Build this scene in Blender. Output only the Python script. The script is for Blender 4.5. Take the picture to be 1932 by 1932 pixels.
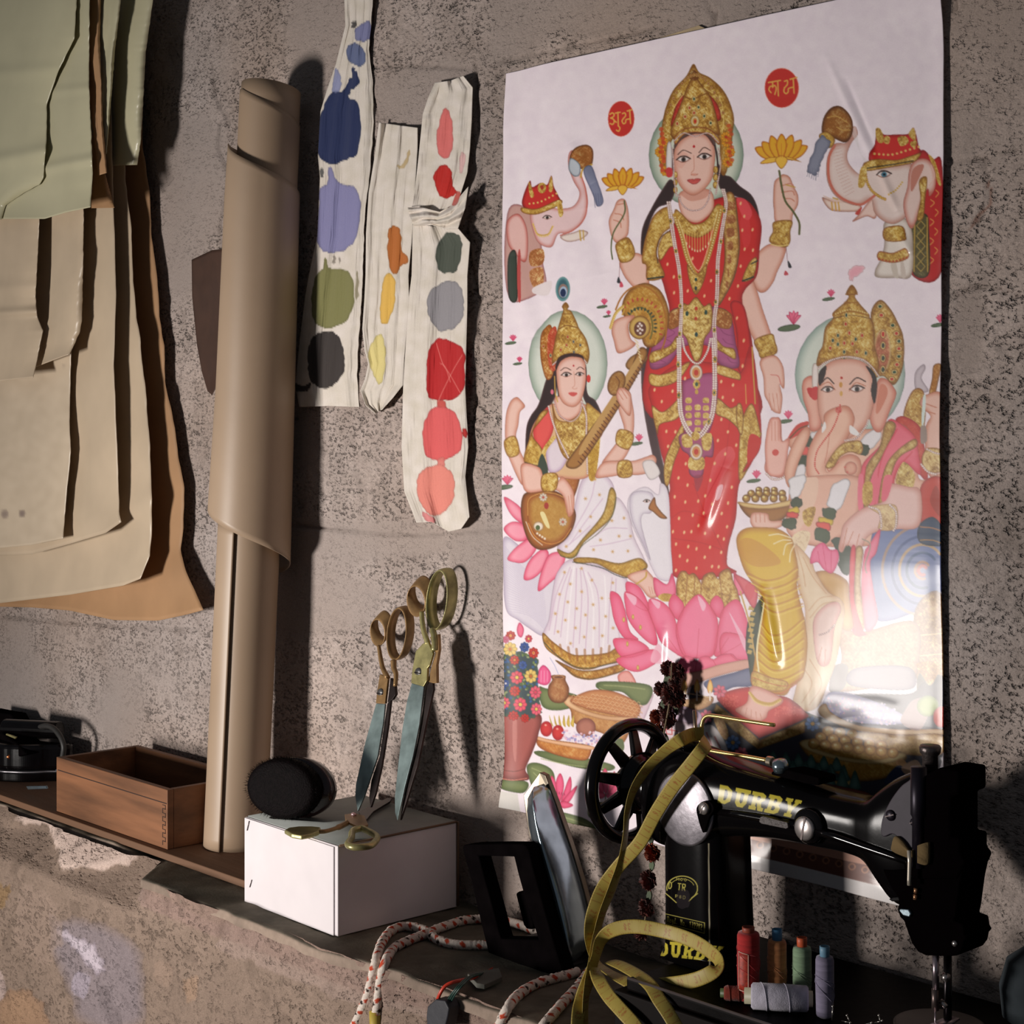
import bpy, bmesh, math, random
import numpy as np
from mathutils import Vector, Matrix
for o in list(bpy.data.objects): bpy.data.objects.remove(o)
SC = bpy.context.scene; COL = SC.collection
# ---------------------------------------------------------------- camera
F, CX, HY = 3190.0, 966.0, 797.0          # focal length in pixels, principal column, horizon row (1932 frame)
D, ZC = 1.57, 1.65                         # camera distance from the back wall and eye height
V = (-.7326, .6807); R = (.6807, .7326)    # view axis and right axis in plan
cam = bpy.data.cameras.new('camera'); co = bpy.data.objects.new('camera', cam); COL.objects.link(co)
cam.sensor_width = 36; cam.sensor_fit = 'HORIZONTAL'; cam.lens = F/1932*36; cam.shift_y = -(966-HY)/1932; cam.clip_start = .02
co.location = (0, -D, ZC)
co.rotation_euler = Matrix(((R[0], 0, -V[0]), (R[1], 0, -V[1]), (0, 1, 0))).to_euler()
SC.camera = co
# ---------------------------------------------------------------- daylight
w = bpy.data.worlds.new('world'); SC.world = w; w.use_nodes = True
w.node_tree.nodes['Background'].inputs[0].default_value = (.80, .88, 1.0, 1); w.node_tree.nodes['Background'].inputs[1].default_value = .07
L = bpy.data.lights.new('window_light', 'AREA'); L.shape = 'RECTANGLE'; L.size = .42; L.size_y = .46; L.energy = 18; L.spread = math.radians(84); L.color = (1.0, .94, .89)
lo = bpy.data.objects.new('window_light', L); COL.objects.link(lo); lo.location = (-2.62, -2.6, 1.0)
lo.rotation_euler = (Vector((-1.95, 0, 1.30))-lo.location).to_track_quat('-Z', 'Y').to_euler()
vs = SC.view_settings; vs.view_transform = 'Standard'; vs.look = 'None'; vs.exposure = 0; vs.gamma = 1; vs.use_curve_mapping = False
# ---------------------------------------------------------------- measuring the place from the photograph
def ray(px, py): a, b = (px-CX)/F, -(py-HY)/F; return Vector((V[0]+R[0]*a, V[1]+R[1]*a, b))
def aty(px, py, y): r = ray(px, py); return Vector((0, -D, ZC))+r*((y+D)/r.y)
def atz(px, py, z): r = ray(px, py); return Vector((0, -D, ZC))+r*((z-ZC)/r.z)
def proj(x, y, z):
    dx, dy = x, y+D; d = dx*V[0]+dy*V[1]; a = (dx*R[0]+dy*R[1])/d; b = (z-ZC)/d
    return CX+a*F, HY-b*F
def srgb(*c): return tuple(((v/255)/12.92 if v < 10.3 else ((v/255+.055)/1.055)**2.4) for v in c)
ZL = .978                                  # top of the cement ledge
# ---------------------------------------------------------------- materials
MATS = {}
def mat(name, col, rough=.5, metal=0, var=.12, vs_=30, bump=0, bs=200, coat=0, attr=None, spec=.5, cr=.05, det=4, sheen=0, trans=0, stretch=None, col2=None, bdist=.002):
    if name in MATS: return MATS[name]
    m = bpy.data.materials.new(name); MATS[name] = m; m.use_nodes = True; nt = m.node_tree; N, K = nt.nodes, nt.links; b = N['Principled BSDF']
    b.inputs['Roughness'].default_value = rough; b.inputs['Metallic'].default_value = metal; b.inputs['Specular IOR Level'].default_value = spec
    b.inputs['Coat Weight'].default_value = coat; b.inputs['Coat Roughness'].default_value = cr; b.inputs['Sheen Weight'].default_value = sheen
    tc = N.new('ShaderNodeTexCoord'); mp = N.new('ShaderNodeMapping'); K.new(tc.outputs['Object'], mp.inputs[0])
    if stretch: mp.inputs['Scale'].default_value = stretch
    n = N.new('ShaderNodeTexNoise'); n.inputs['Scale'].default_value = vs_; n.inputs['Detail'].default_value = det; K.new(mp.outputs[0], n.inputs['Vector'])
    mx = N.new('ShaderNodeMix'); mx.data_type = 'RGBA'; rp = N.new('ShaderNodeMapRange'); rp.inputs[1].default_value = .3; rp.inputs[2].default_value = .7
    K.new(n.outputs[0], rp.inputs[0]); K.new(rp.outputs[0], mx.inputs[0])
    if attr:
        a = N.new('ShaderNodeAttribute'); a.attribute_name = attr
        g = N.new('ShaderNodeMix'); g.data_type = 'RGBA'; g.blend_type = 'MULTIPLY'; g.inputs[0].default_value = 1; K.new(a.outputs['Color'], g.inputs[6]); K.new(mx.outputs[2], g.inputs[7])
        mx.inputs[6].default_value = (1-var,)*3+(1,); mx.inputs[7].default_value = (1, 1, 1, 1); K.new(g.outputs[2], b.inputs['Base Color'])
    else:
        c = col; d = col2 if col2 else tuple(v*(1-2*var) for v in c)
        mx.inputs[6].default_value = tuple(d)+(1,); mx.inputs[7].default_value = tuple(c)+(1,); K.new(mx.outputs[2], b.inputs['Base Color'])
    if bump:
        n2 = N.new('ShaderNodeTexNoise'); n2.inputs['Scale'].default_value = bs; n2.inputs['Detail'].default_value = 5; K.new(mp.outputs[0], n2.inputs['Vector'])
        bp = N.new('ShaderNodeBump'); bp.inputs['Strength'].default_value = bump; bp.inputs['Distance'].default_value = bdist; K.new(n2.outputs[0], bp.inputs['Height']); K.new(bp.outputs[0], b.inputs['Normal'])
        if coat: K.new(bp.outputs[0], b.inputs['Coat Normal'])
    if trans: b.inputs['Transmission Weight'].default_value = trans
    return m
def concrete(name, tint, scale=1., amt=1.):
    m = bpy.data.materials.new(name); m.use_nodes = True; N, K = m.node_tree.nodes, m.node_tree.links; b = N['Principled BSDF']; b.inputs['Roughness'].default_value = .95; b.inputs['Specular IOR Level'].default_value = .12
    a = N.new('ShaderNodeAttribute'); a.attribute_name = 'paint'; tc = N.new('ShaderNodeTexCoord'); mp = N.new('ShaderNodeMapping'); mp.inputs['Scale'].default_value = (.62, 1, 1); K.new(tc.outputs['Object'], mp.inputs[0])
    def noise(sc, det, rg): n = N.new('ShaderNodeTexNoise'); n.inputs['Scale'].default_value = sc*scale; n.inputs['Detail'].default_value = det; n.inputs['Roughness'].default_value = rg; K.new(mp.outputs[0], n.inputs['Vector']); return n.outputs[0]
    def rng(x, a0, a1, b0, b1): r = N.new('ShaderNodeMapRange'); r.inputs[1].default_value, r.inputs[2].default_value, r.inputs[3].default_value, r.inputs[4].default_value = a0, a1, b0, b1; K.new(x, r.inputs[0]); return r.outputs[0]
    def mth(op, x, y):
        r = N.new('ShaderNodeMath'); r.operation = op
        for i, q in enumerate((x, y)):
            if isinstance(q, (int, float)): r.inputs[i].default_value = q
            else: K.new(q, r.inputs[i])
        return r.outputs[0]
    A = a.outputs['Alpha']
    n1, n2, n3, n4 = noise(105, 3, .6), noise(240, 2, .6), noise(900, 2, .7), noise(13, 5, .65)
    pit = rng(mth('ADD', mth('MULTIPLY', n1, .45), mth('MULTIPLY', n2, .55)), .475, .36, 0, 1)
    area = rng(n4, .40, .60, .12, 1.); pm = mth('MULTIPLY', mth('MULTIPLY', pit, area), mth('ADD', mth('MULTIPLY', A, .88), .12))
    crumb = rng(n2, .54, .70, 0, .30); g = rng(n3, .3, .7, .80, 1.16)
    f = mth('MULTIPLY', mth('SUBTRACT', 1.0, mth('MULTIPLY', pm, .40*amt)), g); f = mth('ADD', f, mth('MULTIPLY', mth('MULTIPLY', crumb, A), .5))  # pits darkened in the base colour, in place of their shade
    v = N.new('ShaderNodeVectorMath'); v.operation = 'SCALE'; K.new(a.outputs['Color'], v.inputs[0]); K.new(f, v.inputs['Scale']); K.new(v.outputs[0], b.inputs['Base Color'])
    h = mth('ADD', mth('MULTIPLY', pm, -1.6), mth('MULTIPLY', mth('ADD', mth('MULTIPLY', n1, .9), mth('MULTIPLY', n2, .5)), mth('ADD', mth('MULTIPLY', A, .8), .2)))
    bp = N.new('ShaderNodeBump'); bp.inputs['Strength'].default_value = .9; bp.inputs['Distance'].default_value = .0042; K.new(h, bp.inputs['Height']); K.new(bp.outputs[0], b.inputs['Normal'])
    return m
# ---------------------------------------------------------------- mesh helpers
def tag(o, label=None, cat=None, group=None, kind=None):
    for k, v in (('label', label), ('category', cat), ('group', group), ('kind', kind)):
        if v: o[k] = v
    return o
def thing(name, loc, label, cat, group=None):
    o = bpy.data.objects.new(name, None); COL.objects.link(o); o.location = loc; o.empty_display_size = .02
    return tag(o, label, cat, group)
def link(name, Vv, Ff, m, parent=None, smooth=True, cols=None, thick=0, loc=None, label=None, bevel=0, auto=False):
    Vv = np.asarray(Vv, float).reshape(-1, 3)
    if bevel: smooth = False
    base = Vector((0, 0, 0)); q = parent
    while q is not None: base = base+q.location; q = q.parent
    if loc is None: loc = base if parent is not None else Vector((0, 0, 0))
    loc = Vector(loc); me = bpy.data.meshes.new(name); P = Vv-np.array(loc)
    if isinstance(Ff, np.ndarray) and Ff.ndim == 2 and Ff.shape[1] == 4:
        nf = len(Ff); me.vertices.add(len(P)); me.vertices.foreach_set('co', P.ravel()); me.loops.add(nf*4); me.loops.foreach_set('vertex_index', Ff.ravel().astype(np.int32))
        me.polygons.add(nf); me.polygons.foreach_set('loop_start', np.arange(0, nf*4, 4, dtype=np.int32)); me.polygons.foreach_set('loop_total', np.full(nf, 4, np.int32)); me.update(calc_edges=True); me.validate()
    else: me.from_pydata([tuple(p) for p in P], [], [tuple(map(int, f)) for f in Ff]); me.update()
    me.polygons.foreach_set('use_smooth', np.full(len(me.polygons), smooth)); me.materials.append(m)
    if cols is not None:
        ca = me.color_attributes.new('paint', 'FLOAT_COLOR', 'POINT'); c4 = np.ones((len(P), 4), np.float32); cc = np.asarray(cols); c4[:, :cc.shape[-1]] = cc.reshape(-1, cc.shape[-1]); ca.data.foreach_set('color', c4.ravel())
    o = bpy.data.objects.new(name, me); COL.objects.link(o)
    o.location = loc-base
    if parent is not None: o.parent = parent
    if thick: s = o.modifiers.new('thickness', 'SOLIDIFY'); s.thickness = thick; s.offset = 0
    if bevel: s = o.modifiers.new('bevel', 'BEVEL'); s.width = bevel; s.segments = 3; s.limit_method = 'ANGLE'; s.angle_limit = .6
    if auto:
        try:
            for e in me.edges: pass
            me.set_sharp_from_angle(angle=.7)
        except Exception: pass
    if label: o['label'] = label
    return o
def grid(nv, nu, wrap=False):
    j, i = np.mgrid[0:nv-1, 0:(nu if wrap else nu-1)]
    a = j*nu+i; b = j*nu+(i+1) % nu
    return np.stack([a, b, b+nu, a+nu], -1).reshape(-1, 4)
class MB:
    def __init__(s): s.V, s.F = [], []
    def add(s, V_, F_): n = len(s.V); s.V += [tuple(v) for v in V_]; s.F += [tuple(int(i)+n for i in f) for f in F_]; return s
    def box(s, a, b):
        x0, y0, z0 = a; x1, y1, z1 = b
        return s.add([(x0, y0, z0), (x1, y0, z0), (x1, y1, z0), (x0, y1, z0), (x0, y0, z1), (x1, y0, z1), (x1, y1, z1), (x0, y1, z1)], [(3, 2, 1, 0), (4, 5, 6, 7), (0, 1, 5, 4), (1, 2, 6, 5), (2, 3, 7, 6), (3, 0, 4, 7)])
    def hexa(s, b, t): return s.add(list(b)+list(t), [(3, 2, 1, 0), (4, 5, 6, 7), (0, 1, 5, 4), (1, 2, 6, 5), (2, 3, 7, 6), (3, 0, 4, 7)])
    def prism(s, pts, off):
        n = len(pts); off = Vector(off); A = [Vector(p) for p in pts]
        return s.add(A+[p+off for p in A], [tuple(range(n)), tuple(range(2*n-1, n-1, -1))]+[(i, i+n, (i+1) % n+n, (i+1) % n) for i in range(n)])
    def tube(s, pts, r, n=10, cap=True):
        P = [Vector(p) for p in pts]; m = len(P); rr = r if isinstance(r, (list, tuple)) else [r]*m; up = None; Vv = []
        for i in range(m):
            t = (P[min(i+1, m-1)]-P[max(i-1, 0)]).normalized()
            if up is None: up = t.orthogonal().normalized()
            up = (up-t*up.dot(t)).normalized(); sd = t.cross(up)
            for k in range(n): a = 2*math.pi*k/n; Vv.append(P[i]+(up*math.cos(a)+sd*math.sin(a))*rr[i])
        Ff = [(i*n+k, i*n+(k+1) % n, (i+1)*n+(k+1) % n, (i+1)*n+k) for i in range(m-1) for k in range(n)]
        if cap: Ff += [tuple(range(n-1, -1, -1)), tuple((m-1)*n+k for k in range(n))]
        return s.add(Vv, Ff)
    def lathe(s, c, ax, prof, n=32):
        ax = Vector(ax).normalized(); u = ax.orthogonal().normalized(); v = ax.cross(u); c = Vector(c); m = len(prof)
        Vv = [c+ax*h+(u*math.cos(2*math.pi*k/n)+v*math.sin(2*math.pi*k/n))*r for r, h in prof for k in range(n)]
        return s.add(Vv, [(i*n+k, i*n+(k+1) % n, (i+1)*n+(k+1) % n, (i+1)*n+k) for i in range(m-1) for k in range(n)]+[tuple(range(n-1, -1, -1)), tuple((m-1)*n+k for k in range(n))])
    def link(s, name, m, parent=None, **k): return link(name, s.V, s.F, m, parent, **k)
def sp3(pts, n=8, closed=False): return [Vector(p) for p in spline(np.array([tuple(p) for p in pts], float), closed, n)]
def nz(shape, r, seed):
    a = blur(np.random.RandomState(seed).rand(*shape).astype(np.float32), r); return (a-a.mean())/(a.std()+1e-9)
def polyline(t, n):
    p = np.array(t, float); L = np.r_[0, np.cumsum(np.hypot(*np.diff(p, axis=0).T))]; q = np.linspace(0, L[-1], n)
    return np.stack([np.interp(q, L, p[:, 0]), np.interp(q, L, p[:, 1])], 1)
# ---------------------------------------------------------------- small paint kit (colour attributes)
class Canvas:
    def __init__(s, x0, y0, x1, y1, bg, seed=1):
        s.x0, s.y0 = x0, y0; s.w, s.h = int(x1-x0), int(y1-y0)
        s.a = np.ones((s.h, s.w, 3), np.float32)*np.array(bg, np.float32)
        s.ox, s.oy, s.k = 0., 0., 1.
        r = np.random.RandomState(seed)
        n = r.rand(s.h, s.w).astype(np.float32)
        s.n1 = n
        s.n2 = blur(n, 2); s.n2 = (s.n2-s.n2.mean())/s.n2.std()
        m = r.rand(s.h//6+2, s.w//6+2).astype(np.float32)
        s.n3 = np.kron(m, np.ones((6, 6), np.float32))[:s.h, :s.w]; s.n3 = blur(s.n3, 5); s.n3 = (s.n3-s.n3.mean())/s.n3.std()
        yy, xx = np.mgrid[0:s.h, 0:s.w].astype(np.float32)
        o = np.sin(xx*1.15+2.2*np.sin(yy*.23+1))*np.sin(yy*1.05+2.4*np.sin(xx*.19))
        n1b = blur(n, 1); n1b = (n1b-n1b.mean())/n1b.std(); n4 = blur(n[::-1], 4); n4 = (n4-n4.mean())/n4.std()
        s.orn = .42*o+.36*np.clip(n1b, -2, 2)+.28*np.clip(n4, -2, 2)
    def T(s, ox, oy, k): s.ox, s.oy, s.k = ox, oy, k
    def pts(s, t):
        if isinstance(t, str): t = [tuple(map(float, q.split(','))) for q in t.split()]
        return np.array([(s.ox+x/s.k-s.x0, s.oy+y/s.k-s.y0) for x, y in t], float)
    def _put(s, ix0, iy0, cov, col, a=1., mult=False):
        h, w = cov.shape
        X0, Y0 = max(0, ix0), max(0, iy0); X1, Y1 = min(s.w, ix0+w), min(s.h, iy0+h)
        if X1 <= X0 or Y1 <= Y0: return
        c = cov[Y0-iy0:Y1-iy0, X0-ix0:X1-ix0, None]*a
        if isinstance(col, np.ndarray) and col.ndim == 3: col = col[Y0-iy0:Y1-iy0, X0-ix0:X1-ix0]
        else: col = np.array(col, np.float32)
        r = s.a[Y0:Y1, X0:X1]; s.a[Y0:Y1, X0:X1] = r+(col-r)*c
    def cover(s, p, pad=2):
        x0, y0 = np.floor(p.min(0)).astype(int)-pad; x1, y1 = np.ceil(p.max(0)).astype(int)+pad
        W, H = (x1-x0)*2, (y1-y0)*2
        q = (p-[x0, y0])*2; m = np.zeros((H, W+1), np.int32)
        r = np.roll(q, -1, 0)
        for (ax, ay), (bx, by) in zip(q, r):
            if ay == by: continue
            lo, hi = (ay, by) if ay < by else (by, ay)
            ys = np.arange(int(math.ceil(lo-.5)), int(math.ceil(hi-.5)))
            if len(ys) == 0: continue
            xs = ax+(ys+.5-ay)*(bx-ax)/(by-ay)
            xi = np.clip(np.ceil(xs-.5).astype(int), 0, W)
            m[ys, xi] += 1
        m = (np.cumsum(m, 1)[:, :W] & 1).astype(np.float32)
        return x0, y0, m.reshape(H//2, 2, W//2, 2).mean((1, 3))
    def P(s, t, col, edge=None, r=0, a=1., sm=1, gold=0, grad=None, rough=0):
        p = s.pts(t)
        if sm: p = spline(p, True)
        if rough:
            rs = np.random.RandomState(int(abs(p.sum())) % 9999)
            L = len(p); e = rs.randn(L); e = (e+np.roll(e, 1))/1.4
            d = np.roll(p, -1, 0)-np.roll(p, 1, 0); n = np.stack([d[:, 1], -d[:, 0]], 1)/(np.linalg.norm(d, axis=1)[:, None]+1e-6)
            p = p+n*e[:, None]*rough
        x0, y0, c = s.cover(p, 2+int(r))
        h, w = c.shape; C = np.ones((h, w, 3), np.float32)*np.array(col, np.float32)
        if grad is not None:
            g = np.linspace(0, 1, h)[:, None, None] if grad[0] == 'y' else np.linspace(0, 1, w)[None, :, None]
            C = C*(1-g)+np.array(grad[1], np.float32)*g
        if gold:
            ys = np.clip(np.arange(y0, y0+h), 0, s.h-1); xs = np.clip(np.arange(x0, x0+w), 0, s.w-1)
            o = s.orn[np.ix_(ys, xs)][..., None]*gold
            C = C+np.clip(o, 0, 1)*(np.array([252, 236, 170])-C)*.75+np.clip(-o, 0, 1)*(np.array([120, 72, 22])-C)*.62
        if edge is not None:
            b = blur(c, max(1, int(r))); b = np.clip((b-.5)*2.2, 0, 1)[..., None]
            C = np.array(edge, np.float32)*(1-b)+C*b
        s._put(x0, y0, c, C, a)
        if edge is not None and r and len(p) > 6 and min(np.ptp(p[:, 0]), np.ptp(p[:, 1])) > 9:
            k_ = s.k, s.ox, s.oy; s.k, s.ox, s.oy = 1., s.x0, s.y0
            s.S([tuple(q) for q in np.vstack([p, p[:1]])], 1.1, tuple(v*.72 for v in edge), sm=0, a=.55*a); s.k, s.ox, s.oy = k_
        return s
    def E(s, x, y, rx, ry, col, rot=0, **k):
        t = np.linspace(0, 2*math.pi, 28, endpoint=False); c, d = math.cos(math.radians(rot)), math.sin(math.radians(rot))
        s.P([(x+rx*math.cos(q)*c-ry*math.sin(q)*d, y+rx*math.cos(q)*d+ry*math.sin(q)*c) for q in t], col, sm=0, **k)
    def S(s, t, w, col, w1=None, a=1., sm=1, closed=False):
        p = s.pts(t); w = w/s.k; w1 = w if w1 is None else w1/s.k
        if sm and len(p) > 2: p = spline(p, closed, 6)
        W = max(w, w1); x0, y0 = np.floor(p.min(0)-W-1).astype(int); x1, y1 = np.ceil(p.max(0)+W+1).astype(int)
        c = np.zeros((y1-y0+1, x1-x0+1), np.float32); n = len(p)-1
        for i in range(n):
            a0, b0 = p[i], p[i+1]; ww = (w+(w1-w)*(i+.5)/n)/2
            u0, v0 = np.floor(np.minimum(a0, b0)-ww-1).astype(int)-[x0, y0]; u1, v1 = np.ceil(np.maximum(a0, b0)+ww+1).astype(int)-[x0, y0]
            u0, v0 = max(u0, 0), max(v0, 0)
            Y, X = np.mgrid[v0:v1+1, u0:u1+1]; X = X+x0+.5-a0[0]; Y = Y+y0+.5-a0[1]
            d = b0-a0; L = d@d+1e-9; tt = np.clip((X*d[0]+Y*d[1])/L, 0, 1)
            D = np.hypot(X-tt*d[0], Y-tt*d[1]); cc = np.clip(ww+.5-D, 0, 1)*min(1, 2*ww+.15)
            q = c[v0:v1+1, u0:u1+1]; np.maximum(q, cc[:q.shape[0], :q.shape[1]], out=q)
        s._put(x0, y0, c, col, a)
    def dots(s, t, r, col, step=None, a=1., edge=None):
        p = s.pts(t); r = r/s.k
        if step:
            if len(p) > 2: p = spline(p, False, 12)
            L = np.r_[0, np.cumsum(np.hypot(*np.diff(p, axis=0).T))]; n = max(2, int(L[-1]/(step/s.k)))
            q = np.linspace(0, L[-1], n); p = np.stack([np.interp(q, L, p[:, 0]), np.interp(q, L, p[:, 1])], 1)
        for x, y in p:
            if edge is not None: s._dot(x, y, r+.5, edge, a)
            s._dot(x, y, r, col, a)
    def _dot(s, x, y, r, col, a=1.):
        x0, y0 = int(x-r-2), int(y-r-2); n = int(2*r+5); Y, X = np.mgrid[0:n, 0:n]
        c = np.clip(r+.5-np.hypot(X+x0+.5-x, Y+y0+.5-y), 0, 1).astype(np.float32); s._put(x0, y0, c, col, a)
    def sample(s, px, py):
        x = np.clip(px-s.x0-.5, 0, s.w-1.01); y = np.clip(py-s.y0-.5, 0, s.h-1.01)
        i, j = x.astype(int), y.astype(int); fx, fy = (x-i)[..., None], (y-j)[..., None]; a = s.a
        c = (a[j, i]*(1-fx)+a[j, i+1]*fx)*(1-fy)+(a[j+1, i]*(1-fx)+a[j+1, i+1]*fx)*fy
        c = np.clip(c/255., 0, 1); return np.where(c < .04045, c/12.92, ((c+.055)/1.055)**2.4)
def blur(m, r):
    r = int(r)
    for ax in (0, 1):
        for _ in range(2):
            k = 2*r+1; pad = [(0, 0), (0, 0)]; pad[ax] = (r+1, r)
            c = np.cumsum(np.pad(m, pad, mode='edge').astype(np.float64), axis=ax)
            m = ((c[k:]-c[:-k]) if ax == 0 else (c[:, k:]-c[:, :-k]))/k
            m = m.astype(np.float32)
    return m
def spline(p, closed, n=7):
    N = len(p); out = []
    if closed: q = np.vstack([p[-1:], p, p[:2]]); M = N
    else: q = np.vstack([p[:1]*2-p[1:2], p, p[-1:]*2-p[-2:-1]]); M = N-1
    t = np.linspace(0, 1, n, endpoint=False)[:, None]
    for i in range(M):
        a, b, c, d = q[i], q[i+1], q[i+2], q[i+3]
        out.append(.5*(2*b+(c-a)*t+(2*a-5*b+4*c-d)*t*t+(3*b-a-3*c+d)*t**3))
    out = np.vstack(out)
    return out if closed else np.vstack([out, p[-1:]])
# ================================================================ the room shell
def fractal(h, w, seed, rs=(1, 3, 8, 20), ws=(.3, .5, .7, 1.)): return sum(nz((h, w), r, seed+i)*k for i, (r, k) in enumerate(zip(rs, ws)))
def build_wall():
    X0, X1, Z0, Z1, st = -3.5, -.55, .9, 2.62, .0036
    nu, nv = int((X1-X0)/st), int((Z1-Z0)/st)
    X, Z = np.meshgrid(np.linspace(X0, X1, nu), np.linspace(Z0, Z1, nv))
    f = fractal(nv, nu, 11); big = nz((nv, nu), 34, 5)
    # concrete blocks: rough pitted faces, some skimmed with cement
    px = CX+((X*R[0]+D*R[1])/(X*V[0]+D*V[1]))*F; py = HY-((Z-ZC)/(X*V[0]+D*V[1]))*F
    c = Canvas(-160, -160, 2100, 2060, (0, 0, 0)); c.T(0, 0, 1)
    S = 255
    for q in ('560,-60 700,-60 690,120 640,260 560,180', '300,250 420,240 400,480 330,560 300,400', '690,140 890,130 900,300 860,420 740,240', '940,120 1100,60 1330,60 1500,-20 1300,-60 960,-60 940,60', '540,1000 760,980 840,1040 700,1060 560,1120',
              '0,1170 60,1180 70,1370 0,1350', '440,1080 700,1090 690,1180 480,1200', '860,1000 960,1000 960,1140 880,1120', '860,1500 960,1540 1000,1680 880,1700', '1800,0 1932,0 1932,150 1860,80', '1810,560 1860,560 1850,700 1800,690', '540,760 620,830 560,900 530,850', '200,1280 270,1290 250,1400 190,1380'): c.P(q, (S, S, S), rough=5)
    sm = blur(c.a[..., 0]/255, 9); sk = Canvas(-160, -160, 2100, 2060, (0, 0, 0)); sk.T(0, 0, 1)
    for q in ('414,230 410,280 428,330 420,390 412,440 425,480', '398,120 405,180 430,235', '700,-20 700,60 690,130 720,260 705,330', '690,128 790,124 890,130', '895,120 900,240 905,330 880,430 900,560', '940,118 1080,88 1240,52', '1790,305 1850,300 1932,280', '1350,20 1345,55', '1855,300 1866,360 1845,420', '905,560 900,700 890,820', '480,800 560,790', '0,1165 180,1180 380,1190', '1800,20 1810,-40', '1800,560 1850,540 1932,560', '1330,0 1345,30', '545,990 760,1010 950,1000'): sk.S(q, 5, (255, 255, 255), w1=3)
    ck = blur(sk.a[..., 0]/255, 1)
    def smp(a):
        i = np.clip(px+160, 0, a.shape[1]-1).astype(int); j = np.clip(py+160, 0, a.shape[0]-1).astype(int); return a[j, i]
    ms, mc = smp(sm), smp(ck)
    auto = np.clip((big-.75)*1.6, 0, 1); ms = np.clip(ms+auto*.6, 0, 1)
    pit = np.clip(nz((nv, nu), 2, 3)*.8+nz((nv, nu), 1, 4)*.5-.55, 0, 1.6)
    rough = 1-ms*.86
    Y = -(nz((nv, nu), 50, 8)*.0010)+(np.clip(pit-.3, 0, 2)*.0016-f*.0003)*rough+mc*.005*(1+.5*np.clip(nz((nv, nu), 2, 9), -1, 1))+ms*.0006
    P = np.stack([X, Y, Z], -1).reshape(-1, 3)
    g = np.clip(.5+.16*f*rough+.10*big, 0, 1)[..., None]
    a = np.array(srgb(152, 137, 128)); b = np.array(srgb(184, 169, 161)); col = a*(1-g)+b*g
    col = col*(1-.12*np.clip(pit, 0, 1)*rough-.3*mc)[..., None]  # shade inside the pits painted into the colour; joints darker too
    warm = np.clip(nz((nv, nu), 24, 21)*.5, -1, 1)[..., None]; col = col*(1+warm*np.array([.05, -.0, -.05])); col = col*(1-.10*ms[..., None])
    # rusty mark by the right edge
    rp = Canvas(1800, 260, 1932, 480, (0, 0, 0)); rp.T(1560, 0, 2.761); rp.S('830,940 860,1010 850,1070 800,1110 750,1190', 14, (255, 255, 255)); ii = np.clip(px-1800, 0, 131).astype(int); jj = np.clip(py-260, 0, 219).astype(int)
    inside = (px > 1801) & (px < 1930) & (py > 262) & (py < 478); rm = (rp.a[jj, ii, 0]/255*inside)[..., None]
    col = col*(1-rm*.6)+np.array(srgb(120, 66, 40))*rm*.6
    o = link('wall_back', P, grid(nv, nu)[:, ::-1].copy()[:, ::-1], concrete('concrete_block', 0, 1, .8), cols=np.concatenate([col, rough[..., None]], -1)); tag(o, kind='structure')
build_wall()
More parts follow.
